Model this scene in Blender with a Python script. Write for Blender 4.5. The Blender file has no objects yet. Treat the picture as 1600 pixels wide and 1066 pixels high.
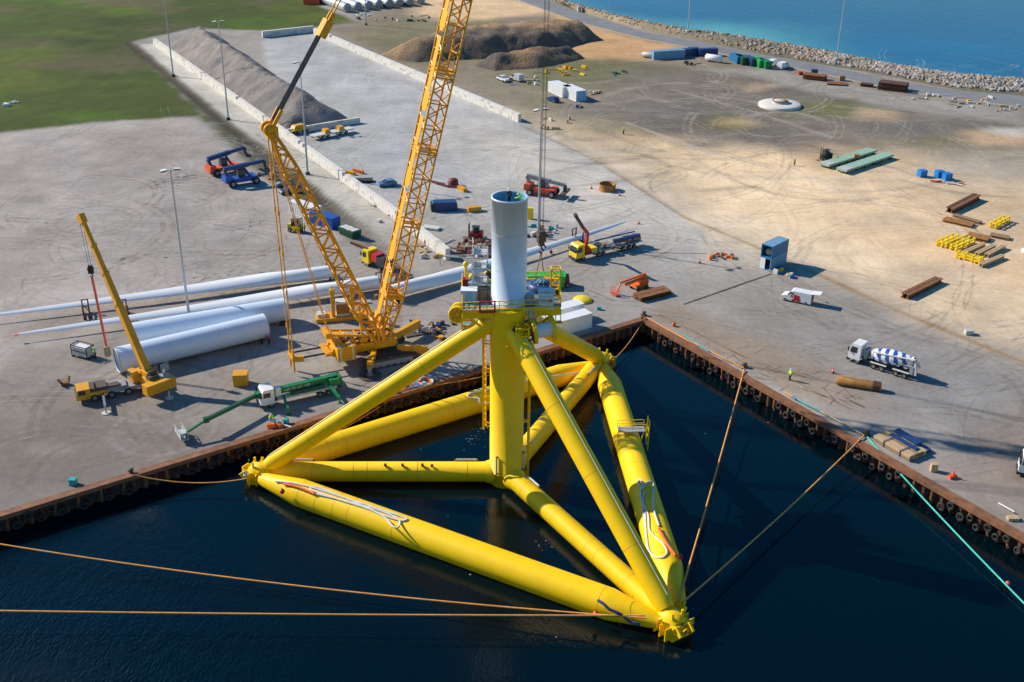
import bpy, bmesh, math, random
import numpy as np
from mathutils import Vector, Matrix
R_ = math.radians
random.seed(7); np.random.seed(7)
S = bpy.context.scene
COL = S.collection
# ------------------------------------------------------------------ camera
CAMH = 84.0; FPX = 1740.0; PITCH = 0.456; ROLL = -0.012
cam = bpy.data.objects.new('camera', bpy.data.cameras.new('camera')); COL.objects.link(cam)
cam.data.sensor_width = 36; cam.data.lens = 36*FPX/1600; cam.data.clip_start = 1; cam.data.clip_end = 9000
_fw = np.array([0, math.cos(PITCH), -math.sin(PITCH)]); _rt = np.array([1., 0, 0]); _dn = np.cross(_fw, _rt)
_c, _s = math.cos(ROLL), math.sin(ROLL)
RW = np.array([_c*_rt+_s*_dn, -_s*_rt+_c*_dn, _fw])
m = Matrix([list(a) for a in np.array([RW[0], -RW[1], -RW[2]]).T]).to_4x4(); m.translation = (0, 0, CAMH)
cam.matrix_world = m
S.camera = cam
# ------------------------------------------------------------------ light
SAZ = (-0.92, 0.39); SEL = R_(33)
w = bpy.data.worlds.new('World'); S.world = w; w.use_nodes = True
nt = w.node_tree; bg = nt.nodes['Background']; sky = nt.nodes.new('ShaderNodeTexSky'); sky.sky_type = 'NISHITA'
sky.sun_disc = False; sky.sun_elevation = SEL; sky.sun_rotation = math.atan2(SAZ[0], SAZ[1]); sky.air_density = 1.3; sky.dust_density = 0.2; sky.ozone_density = 4.5
hs_ = nt.nodes.new('ShaderNodeHueSaturation'); hs_.inputs['Saturation'].default_value = 1.35; nt.links.new(sky.outputs[0], hs_.inputs['Color']); nt.links.new(hs_.outputs[0], bg.inputs[0]); bg.inputs[1].default_value = 0.09
sl = bpy.data.objects.new('sun', bpy.data.lights.new('sun', 'SUN')); COL.objects.link(sl)
sl.data.energy = 4.6; sl.data.angle = R_(0.6); sl.data.color = (1.0, 0.90, 0.76)
sd = Vector((-SAZ[0]*math.cos(SEL), -SAZ[1]*math.cos(SEL), -math.sin(SEL)))
sl.rotation_euler = sd.to_track_quat('-Z', 'Y').to_euler()
S.view_settings.view_transform = 'Standard'; S.view_settings.look = 'None'; S.view_settings.gamma = 1; S.view_settings.exposure = 0.36
# ------------------------------------------------------------------ helpers
def G(u, v, z=0.0):
    d = RW.T @ np.array([(u-800)/FPX, (v-533)/FPX, 1.0]); t = (z-CAMH)/d[2]
    return Vector((d[0]*t, d[1]*t, z))
def PX(p):
    q = RW @ np.array([p[0], p[1], p[2]-CAMH]); return 800+FPX*q[0]/q[2], 533+FPX*q[1]/q[2]
def zat(x, y, v):
    lo, hi = -5., 130.
    for i in range(50):
        mm = (lo+hi)/2
        if PX((x, y, mm))[1] > v: lo = mm
        else: hi = mm
    return lo
class MB:
    def __init__(s, o=(0, 0, 0)): s.v = []; s.f = []; s.m = []; s.sm = []; s.o = Vector(o); s.T = None
    def add(s, vs, fs, m=0, sm=False):
        b = len(s.v)
        for p in vs:
            p = Vector(p)
            if s.T is not None: p = s.T @ p
            s.v.append(p-s.o)
        for i, f in enumerate(fs):
            s.f.append([b+k for k in f]); s.m.append(m); s.sm.append(sm if isinstance(sm, bool) else sm[i])
        return s
    def box(s, c, d, rz=0, m=0, tx=1, ty=1, ry=0):
        M = Matrix.Rotation(rz, 3, 'Z') @ Matrix.Rotation(ry, 3, 'Y'); c = Vector(c); vs = []
        for z, kx, ky in ((-.5, 1, 1), (.5, tx, ty)):
            for x, y in ((-.5, -.5), (.5, -.5), (.5, .5), (-.5, .5)):
                vs.append(c + M @ Vector((x*d[0]*kx, y*d[1]*ky, z*d[2])))
        return s.add(vs, [(3, 2, 1, 0), (4, 5, 6, 7), (0, 1, 5, 4), (1, 2, 6, 5), (2, 3, 7, 6), (3, 0, 4, 7)], m)
    def bar(s, a, b, w_=.1, h=None, m=0, up=(0, 0, 1)):
        a = Vector(a); b = Vector(b); h = h or w_; d = (b-a).normalized(); u = Vector(up)
        if abs(d.dot(u)) > .98: u = Vector((0, 1, 0)) if abs(d.y) < .9 else Vector((1, 0, 0))
        r = d.cross(u).normalized(); u = r.cross(d); vs = []
        for p in (a, b):
            for x, y in ((-1, -1), (1, -1), (1, 1), (-1, 1)): vs.append(p+r*x*w_/2+u*y*h/2)
        return s.add(vs, [(0, 1, 2, 3), (7, 6, 5, 4), (0, 4, 5, 1), (1, 5, 6, 2), (2, 6, 7, 3), (3, 7, 4, 0)], m)
    def tube(s, a, b, r0, r1=None, n=10, m=0, caps=True, m2=None):
        a = Vector(a); b = Vector(b); r1 = r0 if r1 is None else r1; d = (b-a).normalized()
        u = Vector((0, 0, 1)) if abs(d.z) < .95 else Vector((1, 0, 0)); x = d.cross(u).normalized(); y = x.cross(d)
        vs = []
        for p, r in ((a, r0), (b, r1)):
            for k in range(n): t = 2*math.pi*k/n; vs.append(p+x*r*math.cos(t)+y*r*math.sin(t))
        fs = [(k, (k+1) % n, n+(k+1) % n, n+k) for k in range(n)]
        s.add(vs, fs, m, n > 5)
        if caps: s.add(vs, [tuple(range(n))[::-1], tuple(range(n, 2*n))], m if m2 is None else m2)
        return s
    def pipe(s, a, b, prof, n=24, m=0, cap=True):   # prof: list (t along, radius)
        a = Vector(a); b = Vector(b)
        d = (b-a).normalized(); u = Vector((0, 0, 1)) if abs(d.z) < .95 else Vector((1, 0, 0)); x = d.cross(u).normalized(); y = x.cross(d)
        vs = []; fs = []
        for t, r in prof:
            p = a+(b-a)*t
            for k in range(n): q = 2*math.pi*k/n; vs.append(p+x*r*math.cos(q)+y*r*math.sin(q))
        for i in range(len(prof)-1):
            for k in range(n): fs.append((i*n+k, i*n+(k+1) % n, (i+1)*n+(k+1) % n, (i+1)*n+k))
        s.add(vs, fs, m, True)
        if cap: s.add([vs[k] for k in range(n)]+[vs[-n+k] for k in range(n)], [tuple(range(n))[::-1], tuple(range(n, 2*n))], m)
        return s
    def path(s, pts, r, n=6, m=0, closed=False):
        pts = [Vector(p) for p in pts]; N = len(pts); vs = []; fs = []
        for i, p in enumerate(pts):
            a = pts[max(i-1, 0)] if not closed else pts[i-1]; b = pts[min(i+1, N-1)] if not closed else pts[(i+1) % N]
            d = (b-a).normalized(); u = Vector((0, 0, 1)) if abs(d.z) < .95 else Vector((1, 0, 0)); x = d.cross(u).normalized(); y = x.cross(d)
            for k in range(n): t = 2*math.pi*k/n; vs.append(p+x*r*math.cos(t)+y*r*math.sin(t))
        for i in range(N if closed else N-1):
            j = (i+1) % N
            for k in range(n): fs.append((i*n+k, i*n+(k+1) % n, j*n+(k+1) % n, j*n+k))
        return s.add(vs, fs, m, True)
    def prism(s, prof, y0, y1, m=0, ms=None):       # profile in (x,z), extruded along y
        n = len(prof); vs = [(x, y0, z) for x, z in prof]+[(x, y1, z) for x, z in prof]
        s.add(vs, [tuple(range(n)), tuple(range(2*n-1, n-1, -1))], m if ms is None else ms)
        return s.add(vs, [(k, n+k, n+(k+1) % n, (k+1) % n) for k in range(n)], m)
    def slab(s, poly, z0, z1, m=0, ms=None):        # polygon in (x,y)
        n = len(poly); vs = [(p[0], p[1], z0) for p in poly]+[(p[0], p[1], z1) for p in poly]
        ar = sum(poly[k][0]*poly[(k+1) % n][1]-poly[(k+1) % n][0]*poly[k][1] for k in range(n))
        fs = [tuple(range(n-1, -1, -1)), tuple(range(n, 2*n))]; sd_ = [(k, (k+1) % n, n+(k+1) % n, n+k) for k in range(n)]
        if ar < 0: fs = [f[::-1] for f in fs]; sd_ = [f[::-1] for f in sd_]
        s.add(vs, fs, m); return s.add(vs, sd_, m if ms is None else ms)
    def lathe(s, c, prof, n=20, m=0):
        c = Vector(c); vs = []; fs = []
        for r, z in prof:
            for k in range(n): t = 2*math.pi*k/n; vs.append(c+Vector((r*math.cos(t), r*math.sin(t), z)))
        for i in range(len(prof)-1):
            for k in range(n): fs.append((i*n+k, i*n+(k+1) % n, (i+1)*n+(k+1) % n, (i+1)*n+k))
        return s.add(vs, fs, m, True)
    def torus(s, c, R, r, ax=(0, 0, 1), n=20, k_=8, m=0, sq=1):
        c = Vector(c); ax = Vector(ax).normalized(); u = Vector((0, 0, 1)) if abs(ax.z) < .9 else Vector((1, 0, 0)); x = ax.cross(u).normalized(); y = ax.cross(x)
        vs = []; fs = []
        for i in range(n):
            t = 2*math.pi*i/n; e = x*math.cos(t)+y*math.sin(t)
            for k in range(k_): q = 2*math.pi*k/k_; vs.append(c+e*(R+r*math.cos(q))+ax*r*sq*math.sin(q))
        for i in range(n):
            for k in range(k_): fs.append((i*k_+k, i*k_+(k+1) % k_, ((i+1) % n)*k_+(k+1) % k_, ((i+1) % n)*k_+k))
        return s.add(vs, fs, m, True)
    def ball(s, c, r, n=10, m=0, sz=1, jit=0):
        c = Vector(c); vs = []; fs = []; h = n//2
        for i in range(h+1):
            p = math.pi*i/h
            for k in range(n):
                t = 2*math.pi*k/n; q = r*(1+random.uniform(-jit, jit))
                vs.append(c+Vector((q*math.sin(p)*math.cos(t), q*math.sin(p)*math.sin(t), q*sz*math.cos(p))))
        for i in range(h):
            for k in range(n): fs.append((i*n+k, (i+1)*n+k, (i+1)*n+(k+1) % n, i*n+(k+1) % n))
        return s.add(vs, fs, m, jit == 0)
    def build(s, name, mats, parent=None):
        me = bpy.data.meshes.new(name); me.from_pydata([tuple(p) for p in s.v], [], s.f)
        for q in (mats if isinstance(mats, (list, tuple)) else [mats]): me.materials.append(q)
        me.polygons.foreach_set('material_index', s.m); me.polygons.foreach_set('use_smooth', s.sm)
        me.update(); o = bpy.data.objects.new(name, me); COL.objects.link(o)
        if parent: o.parent = parent
        return o
def tag(o, label=None, cat=None, group=None, kind=None):
    if label: o['label'] = label
    if cat: o['category'] = cat; o['kind'] = 'thing'
    if group: o['group'] = group
    if kind: o['kind'] = kind
    return o
def thing(name, label, cat, loc=(0, 0, 0), rz=0, group=None):
    o = bpy.data.objects.new(name, None); COL.objects.link(o); o.location = loc; o.rotation_euler = (0, 0, rz); o.empty_display_size = .5
    return tag(o, label, cat, group)
def dup(r, loc, rz, label, group=None, sc=None):
    def cp(o, par):
        c = o.copy(); COL.objects.link(c)
        if par: c.parent = par
        for ch in [x for x in bpy.data.objects if x.parent == o]: cp(ch, c)
        return c
    c = cp(r, None); c.location = loc; c.rotation_euler = (0, 0, rz); tag(c, label, None, group)
    if sc: c.scale = sc
    return c
def span(a, b, z=0):      # photo ground points of the front and the back -> middle, heading, length
    A = G(*a, z); B = G(*b, z); d = A-B; return (A+B)/2, math.atan2(d.y, d.x), d.length
# ------------------------------------------------------------------ materials
def mat(name, col, rough=.6, metal=0., var=.15, scale=1.5, bump=0., col2=None, spec=.5, dirt=0., dcol=(.12, .08, .05), coat=0):
    m_ = bpy.data.materials.new(name); m_.use_nodes = True; t = m_.node_tree; b = t.nodes['Principled BSDF']
    b.inputs['Roughness'].default_value = rough; b.inputs['Metallic'].default_value = metal; b.inputs['Specular IOR Level'].default_value = spec
    if coat: b.inputs['Coat Weight'].default_value = coat
    g = t.nodes.new('ShaderNodeNewGeometry'); n = t.nodes.new('ShaderNodeTexNoise'); n.inputs['Scale'].default_value = scale; n.inputs['Detail'].default_value = 6
    n.inputs['Roughness'].default_value = .65; t.links.new(g.outputs['Position'], n.inputs['Vector'])
    mx = t.nodes.new('ShaderNodeMix'); mx.data_type = 'RGBA'
    c2 = col2 or tuple(min(1, c*(1+var)) for c in col); c1 = tuple(c*(1-var) for c in col) if not col2 else col
    mx.inputs['A'].default_value = (*c1, 1); mx.inputs['B'].default_value = (*c2, 1)
    r = t.nodes.new('ShaderNodeMapRange'); r.inputs['From Min'].default_value = .35; r.inputs['From Max'].default_value = .65
    t.links.new(n.outputs['Fac'], r.inputs['Value']); t.links.new(r.outputs[0], mx.inputs['Factor'])
    out = mx.outputs['Result']
    if dirt:
        n2 = t.nodes.new('ShaderNodeTexNoise'); n2.inputs['Scale'].default_value = scale*.6; n2.inputs['Detail'].default_value = 9; n2.inputs['Roughness'].default_value = .75
        t.links.new(g.outputs['Position'], n2.inputs['Vector'])
        r2 = t.nodes.new('ShaderNodeMapRange'); r2.inputs['From Min'].default_value = .52; r2.inputs['From Max'].default_value = .75; r2.inputs['To Max'].default_value = dirt
        t.links.new(n2.outputs['Fac'], r2.inputs['Value'])
        m2 = t.nodes.new('ShaderNodeMix'); m2.data_type = 'RGBA'; m2.inputs['B'].default_value = (*dcol, 1)
        t.links.new(r2.outputs[0], m2.inputs['Factor']); t.links.new(out, m2.inputs['A']); out = m2.outputs['Result']
    t.links.new(out, b.inputs['Base Color'])
    if bump:
        bp = t.nodes.new('ShaderNodeBump'); bp.inputs['Strength'].default_value = bump; bp.inputs['Distance'].default_value = .1
        t.links.new(n.outputs['Fac'], bp.inputs['Height']); t.links.new(bp.outputs[0], b.inputs['Normal'])
    return m_
M = {}
def mm(k, *a, **kw): M[k] = mat(k, *a, **kw)
mm('yellow', (.97, .615, .001), .5, var=.04, scale=.4, spec=.35, dirt=.22, dcol=(.55, .34, .02))
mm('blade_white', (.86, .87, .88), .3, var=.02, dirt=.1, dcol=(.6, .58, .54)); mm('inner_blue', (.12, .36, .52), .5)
mm('yellow_seam', (.62, .33, .02), .5)
mm('crane_yellow', (.74, .34, .008), .42, var=.08, scale=.8, dirt=.35, dcol=(.25, .12, .01))
mm('crane_dark', (.38, .16, .008), .5, var=.15)
mm('bright_yellow', (.85, .62, .01), .45, var=.06)
mm('white', (.78, .79, .80), .35, var=.03, scale=.5, dirt=.12, dcol=(.5, .48, .44))
mm('tower_white', (.66, .77, .90), .28, var=.02, scale=.3)
mm('offwhite', (.62, .60, .55), .6, var=.12, scale=2, dirt=.3)
mm('grey', (.3, .31, .32), .6, dirt=.3)
mm('light_grey', (.5, .51, .52), .5, dirt=.25)
mm('dark', (.03, .032, .035), .6)
mm('black', (.012, .012, .013), .55)
mm('rubber', (.022, .022, .024), .85, var=.3, scale=3)
mm('glass', (.02, .03, .04), .08, spec=.8)
mm('steel', (.34, .35, .36), .4, metal=.6, var=.15)
mm('galv', (.42, .47, .52), .45, metal=.35, var=.1)
mm('rust', (.16, .06, .025), .85, var=.4, scale=1.2, bump=.3, col2=(.30, .13, .05), dirt=.6, dcol=(.05, .025, .018))
mm('rust_dark', (.07, .032, .022), .85, col2=(.14, .06, .035), scale=2)
mm('rust_orange', (.27, .12, .03), .8, col2=(.42, .2, .05), scale=1)
mm('rust_cap', (.17, .07, .035), .75, col2=(.29, .13, .06), scale=.8, dirt=.5, dcol=(.08, .04, .03))
mm('green', (.008, .20, .07), .4, dirt=.2); mm('dark_green', (.01, .09, .045), .45, dirt=.3)
mm('skip_green', (.02, .42, .06), .5); mm('pale_green', (.30, .46, .33), .6, dirt=.3, dcol=(.2, .2, .15))
mm('blue', (.01, .08, .38), .4, dirt=.2); mm('navy', (.015, .05, .17), .45, dirt=.25); mm('bright_blue', (.01, .2, .55), .45)
mm('cont_blue', (.012, .17, .36), .5, dirt=.3); mm('cont_grey', (.16, .33, .48), .5, dirt=.3); mm('sky_blue', (.25, .45, .65), .5)
mm('red', (.5, .02, .02), .4, dirt=.2); mm('orange', (.75, .16, .02), .5, dirt=.2); mm('maroon', (.16, .03, .03), .6); mm('red_orange', (.75, .1, .03), .5)
mm('hivis', (.45, .9, .03), .7, var=.05); mm('skin', (.5, .3, .2), .6); mm('trousers', (.02, .025, .04), .8)
mm('wood', (.42, .29, .15), .8, scale=3, col2=(.55, .42, .25)); mm('wood_brown', (.24, .14, .08), .85, scale=3, col2=(.36, .23, .13))
mm('rope_orange', (.75, .32, .07), .8); mm('rope_teal', (.05, .55, .45), .7); mm('rope_white', (.66, .63, .6), .8); mm('strap', (.85, .2, .12), .8)
mm('concrete', (.50, .49, .46), .85, var=.18, scale=1.2, bump=.2, dirt=.35, dcol=(.25, .22, .18)); mm('concrete_white', (.66, .63, .58), .85, var=.06, scale=.9, dirt=.25, dcol=(.3, .27, .22))
mm('teal', (.02, .35, .35), .5); mm('silver', (.62, .64, .66), .35, metal=.3, dirt=.25, dcol=(.3, .28, .25)); mm('car_blue', (.07, .2, .38), .25, coat=.5)
mm('rock', (.22, .19, .16), .9, var=.5, scale=.35, col2=(.5, .4, .3)); mm('rock2', (.16, .15, .15), .9, var=.4, scale=.35, col2=(.36, .34, .32))
mm('deck_grey', (.16, .22, .28), .6, dirt=.3); mm('plate', (.09, .07, .06), .8, dirt=.4); mm('poster', (.55, .72, .82), .5); mm('logo_blue', (.03, .2, .45), .6)
mm('led', (.6, .62, .6), .4)
def water(name, base, rough, nscale, strength, attr=None):
    m_ = bpy.data.materials.new(name); m_.use_nodes = True; t = m_.node_tree; b = t.nodes['Principled BSDF']
    b.inputs['Base Color'].default_value = (*base, 1); b.inputs['Roughness'].default_value = rough; b.inputs['IOR'].default_value = 1.33
    g = t.nodes.new('ShaderNodeNewGeometry'); hs = []
    for sc_, st in nscale:
        mp = t.nodes.new('ShaderNodeMapping'); mp.inputs['Scale'].default_value = st; mp.inputs['Rotation'].default_value = (0, 0, .6)
        t.links.new(g.outputs['Position'], mp.inputs[0]); n = t.nodes.new('ShaderNodeTexNoise'); n.inputs['Scale'].default_value = sc_; n.inputs['Detail'].default_value = 5
        t.links.new(mp.outputs[0], n.inputs[0]); hs.append(n)
    # wind patches: ripples strong in some areas, calm in others
    n2 = t.nodes.new('ShaderNodeTexNoise'); n2.inputs['Scale'].default_value = .018; n2.inputs['Detail'].default_value = 3; t.links.new(g.outputs['Position'], n2.inputs[0])
    ad = t.nodes.new('ShaderNodeMath'); ad.operation = 'ADD'; t.links.new(hs[0].outputs[0], ad.inputs[0]); t.links.new(hs[-1].outputs[0], ad.inputs[1])
    bp = t.nodes.new('ShaderNodeBump'); bp.inputs['Distance'].default_value = .3 if attr else .12
    if attr:
        a = t.nodes.new('ShaderNodeAttribute'); a.attribute_name = attr; ml = t.nodes.new('ShaderNodeMath'); ml.operation = 'MULTIPLY'; ml.inputs[1].default_value = strength
        t.links.new(a.outputs['Fac'], ml.inputs[0]); t.links.new(ml.outputs[0], bp.inputs['Strength'])
    else: bp.inputs['Strength'].default_value = strength
    t.links.new(ad.outputs[0], bp.inputs['Height']); t.links.new(bp.outputs[0], b.inputs['Normal'])
    return m_, t, b
# ------------------------------------------------------------------ ground (one sheet with local soil colours, some broad light and shade painted in)
def vnoise(x, y, sc, seed=0, oct=4):
    out = 0; amp = 1; tot = 0
    for o in range(oct):
        X = x/sc; Y = y/sc; xi = np.floor(X).astype(np.int64); yi = np.floor(Y).astype(np.int64); fx = X-xi; fy = Y-yi; fx = fx*fx*(3-2*fx); fy = fy*fy*(3-2*fy)
        def h(a, b):
            n = (a*374761393+b*668265263+seed*1442695041+o*97531) & 0x7fffffff; n = ((n ^ (n >> 13))*1274126177) & 0x7fffffff; return ((n ^ (n >> 16)) & 0xffff)/65535.
        v = (h(xi, yi)*(1-fx)+h(xi+1, yi)*fx)*(1-fy)+(h(xi, yi+1)*(1-fx)+h(xi+1, yi+1)*fx)*fy
        out = out+v*amp; tot += amp; amp *= .5; sc *= .5
    return out/tot
def sdist(x, y, P):
    P = np.array(P); ins = np.zeros(x.shape, bool); dm = np.full(x.shape, 1e9)
    for i in range(len(P)):
        a = P[i]; b = P[(i+1) % len(P)]; d = b-a; t = np.clip(((x-a[0])*d[0]+(y-a[1])*d[1])/(d@d+1e-9), 0, 1)
        dm = np.minimum(dm, np.hypot(x-a[0]-t*d[0], y-a[1]-t*d[1]))
        c = ((a[1] > y) != (b[1] > y)) & (x < (b[0]-a[0])*(y-a[1])/(b[1]-a[1]+1e-12)+a[0]); ins ^= c
    return np.where(ins, dm, -dm)
def ldist(x, y, P):
    P = np.array(P); dm = np.full(x.shape, 1e9)
    for i in range(len(P)-1):
        a = P[i]; b = P[i+1]; d = b-a; t = np.clip(((x-a[0])*d[0]+(y-a[1])*d[1])/(d@d+1e-9), 0, 1)
        dm = np.minimum(dm, np.hypot(x-a[0]-t*d[0], y-a[1]-t*d[1]))
    return dm
def W2(pts): return [tuple(G(*p)[:2]) for p in pts]
QL = G(0, 803); QM = G(400, 687); QC = G(1006, 497); QR1 = G(1350, 682); QR = G(1600, 837)
def yq(x):
    dl = (QC.y-QL.y)/(QC.x-QL.x); dr = (QR.y-QC.y)/(QR.x-QC.x)
    return np.where(x < QC.x, QC.y+dl*(x-QC.x), QC.y+dr*(x-QC.x))
crest_px = [(872, 0), (930, 17), (1000, 33), (1050, 43), (1100, 50), (1150, 57), (1200, 66), (1300, 84), (1400, 104), (1500, 119), (1600, 126)]
CR = [G(u, v, 2.0) for u, v in crest_px]
CR = [Vector((CR[0].x-260, CR[0].y+560, 2)), Vector((CR[0].x-40, CR[0].y+110, 2))]+CR+[Vector((CR[-1].x+120, CR[-1].y-75, 2)), Vector((CR[-1].x+900, CR[-1].y-500, 2))]
crx = [p.x for p in CR]; cry = [p.y for p in CR]
def ys(x): return np.interp(x, crx, cry)
xs = np.concatenate([np.arange(-700, -240, 20), np.arange(-240, QC.x-.5, 1.0), [QC.x], np.arange(QC.x+1, 215, 1.0), np.arange(220, 800, 20)])
nr = 430
ty = np.linspace(0, 1, nr)**1.35
X = np.repeat(xs[:, None], nr, 1); Y0 = np.minimum(yq(xs), ys(xs)-30)[:, None]; Y1 = np.minimum(ys(xs), 1100)[:, None]; Y = Y0+(Y1-Y0)*ty[None, :]
Z = np.zeros_like(X)
C_ = np.zeros(X.shape+(3,))
def lay(col, msk):
    global C_
    C_ = C_*(1-msk[..., None])+np.array(col)*msk[..., None]
def zone(px, col, soft=1.5, rag=3., rs=12., a=1., seed=1, world=None):
    P = world or W2(px); d = sdist(X, Y, P)+(vnoise(X, Y, rs, seed)-.5)*2*rag
    lay(col, np.clip(d/soft*.5+.5, 0, 1)*a*(CLIP if CLIP is not None else 1))
CLIP = None
def line(px, col, wd, soft=.8, a=1., rag=.4, seed=3, world=None):
    P = world or W2(px); d = wd/2-ldist(X, Y, P)+(vnoise(X, Y, 5, seed)-.5)*2*rag
    lay(col, np.clip(d/soft*.5+.5, 0, 1)*a)
CONC = (.35, .32, .285); CONC_SHADE = (.235, .208, .185); SAND = (.78, .54, .31); TAN = (.52, .36, .21); DIRT = (.25, .20, .145); DIRTD = (.15, .14, .125); MOSS = (.14, .14, .05); GRASS = (.058, .080, .011); GRAV = (.39, .345, .315); YARD = (.44, .435, .42)
C_[:] = CONC
# near apron: dimmer light painted in as darker concrete, plus a browner patch
zone([(-400, 1200), (-400, 560), (60, 575), (330, 610), (520, 640), (600, 700)], CONC_SHADE, 25, 8, 40, .9, 11)
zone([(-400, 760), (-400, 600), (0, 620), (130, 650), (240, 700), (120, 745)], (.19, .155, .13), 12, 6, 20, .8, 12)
# yard between the walls, lane beside it
zone([(410, 62), (490, 52), (815, 190), (1075, 340), (980, 400), (700, 405), (445, 205)], YARD, 1.5, 1, 30, 1, 13)
zone([(815, 192), (1075, 341), (1080, 400), (900, 330), (700, 250), (640, 170)], (.55, .51, .46), 25, 8, 30, .8, 16)
zone([(217, 70), (243, 68), (440, 212), (690, 405), (670, 440), (628, 402), (440, 250), (345, 178), (270, 114)], (.52, .49, .43), .6, .2, 10, 1, 14)
# left gravel yard
zone([(-700, 260), (0, 206), (150, 193), (310, 182), (395, 250), (470, 315), (560, 395), (600, 430), (500, 470), (300, 500), (150, 530), (0, 575), (-700, 700)], GRAV, 3, 2, 14, 1, 15)
for i, (q, a) in enumerate([([(150, 215), (260, 205), (270, 240), (170, 260)], .5), ([(0, 250), (60, 245), (50, 300), (0, 310)], .5), ([(10, 350), (100, 360), (60, 430), (0, 440)], .5), ([(280, 240), (330, 215), (390, 262), (330, 300)], .25)]):
    zone(q, (.25, .19, .15), 8, 8, 9, a, 30+i)
zone([(0, 560), (90, 540), (320, 480), (430, 470), (560, 440), (600, 440), (480, 490), (330, 540), (150, 565), (0, 590)], (.27, .235, .20), 3, 2, 8, .8, 18)
zone([(0, 505), (130, 480), (450, 430), (440, 450), (200, 500), (0, 540)], (.25, .2, .165), 3, 2, 8, .7, 19)
# grass
zone([(-900, 270), (0, 208), (60, 201), (160, 190), (310, 182), (400, 262), (440, 290), (203, 68), (300, 45), (410, 48), (492, 42), (560, 36), (500, 10), (470, -20), (300, -110), (-1200, -110)], GRASS, 1.5, 1.6, 6, 1, 20)
CLIP = np.clip(sdist(X, Y, W2([(-900, 270), (0, 208), (60, 201), (160, 190), (310, 182), (400, 262), (203, 68), (300, 45), (410, 48), (492, 42), (560, 36), (500, 10), (470, -20), (300, -110), (-1200, -110)]))/2, 0, 1)
for i in range(70):
    gx_, gy_ = random.uniform(-60, 540), random.uniform(-30, 200); rx_ = random.uniform(20, 90)
    if gy_ > 60+gx_*.35 and gx_ > 190: continue
    zone([(gx_+rx_*math.cos(t), gy_+rx_*.16*math.sin(t)) for t in np.linspace(0, 6.283, 9)[:-1]], random.choice([(.07, .13, .006), (.095, .12, .012), (.12, .10, .045), (.035, .055, .008), (.10, .09, .04)]), 4, 6, 7, random.uniform(.4, .9), 300+i)
CLIP = None
# verge and ditch
zone([(200, 66), (216, 70), (270, 116), (360, 190), (440, 250), (560, 345), (630, 398), (660, 428), (600, 420), (540, 370), (470, 318), (400, 262), (345, 205), (260, 122)], (.085, .08, .045), .8, .7, 6, 1, 21)
line([(203, 68), (262, 118), (350, 190), (440, 262), (560, 358), (640, 420)], (.065, .05, .035), 2.6, 1, .9)
# rough ground behind the right wall
zone([(492, 46), (560, 34), (640, -30), (900, -60), (872, 4), (1000, 50), (1200, 90), (1400, 128), (1700, 165), (1700, 260), (1500, 240), (1200, 290), (1000, 240), (815, 185), (640, 112)], DIRT, 7, 4, 25, 1, 22)
zone([(560, 60), (600, 30), (760, 18), (820, 60), (1000, 90), (920, 140), (800, 130), (740, 100), (640, 100)], (.20, .185, .10), 6, 4, 14, .8, 23)
zone([(660, -60), (740, -10), (800, 0), (870, 14), (850, 22), (700, 34), (650, 22)], SAND, 6, 3, 14, .8, 24)
zone([(860, 20), (960, 52), (1060, 72), (1090, 82), (1000, 94), (900, 90), (870, 66)], (.62, .37, .17), 4, 3, 12, .9, 25)
zone([(820, 120), (900, 95), (1000, 95), (1080, 110), (1000, 125), (900, 130), (850, 160)], MOSS, 5, 5, 12, .55, 26)
zone([(920, 150), (1000, 110), (1200, 110), (1330, 150), (1500, 165), (1600, 190), (1600, 230), (1350, 210), (1260, 235), (1100, 230), (960, 210)], DIRTD, 12, 8, 25, .6, 27)
# the pale verge beside the shore road and the sand sweep
zone([(1090, 108), (1200, 108), (1300, 125), (1420, 150), (1600, 172), (1600, 195), (1400, 170), (1250, 140), (1180, 120)], (.34, .32, .28), 3, 2, 12, .9, 28)
zone([(900, 185), (1000, 215), (1150, 225), (1240, 240), (1420, 240), (1500, 275), (1700, 290), (1700, 620), (1600, 567), (1270, 420), (1075, 342), (930, 245), (840, 190)], SAND, 7, 5, 28, .85, 29)
zone([(1060, 250), (1240, 265), (1330, 300), (1300, 400), (1150, 370), (1000, 260)], (.95, .73, .47), 25, 8, 25, .95, 35)  # sunlit brightness painted into the middle of the sand
zone([(1400, 230), (1700, 240), (1700, 400), (1530, 360), (1380, 290)], (.42, .34, .24), 14, 9, 20, .6, 36)
for i in range(110):
    u_, v_ = random.uniform(0, 1590), random.uniform(260, 760); r_ = random.uniform(4, 22); zone([(u_+r_*math.cos(t)*random.uniform(.6, 1.3), v_+r_*.4*math.sin(t)*random.uniform(.6, 1.3)) for t in np.linspace(0, 6.283, 8)[:-1]], random.choice([(.15, .13, .12), (.2, .16, .12), (.42, .38, .33), (.12, .115, .11)]), 2, 2, 4, random.uniform(.15, .5), 500+i)
zone([(780, 170), (850, 165), (960, 200), (1040, 250), (1100, 300), (1070, 335), (900, 250), (820, 195)], (.48, .38, .25), 5, 4, 12, .7, 37)
zone([(780, 120), (870, 150), (980, 200), (960, 215), (840, 175), (740, 130)], (.22, .2, .13), 5, 4, 12, .7, 38)
zone([(410, 62), (490, 52), (815, 194), (930, 250), (1075, 342), (1100, 362), (1040, 520), (700, 520), (695, 407), (445, 205)], YARD, .7, .5, 8, 1, 13)
zone([(560, 360), (760, 330), (930, 350), (1110, 368), (1110, 640), (560, 640)], CONC, 22, 5, 25, 1, 40)
zone([(830, 205), (930, 252), (1070, 341), (1060, 380), (900, 330), (760, 250), (700, 190)], (.60, .54, .46), 14, 6, 30, .8, 16)
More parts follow.
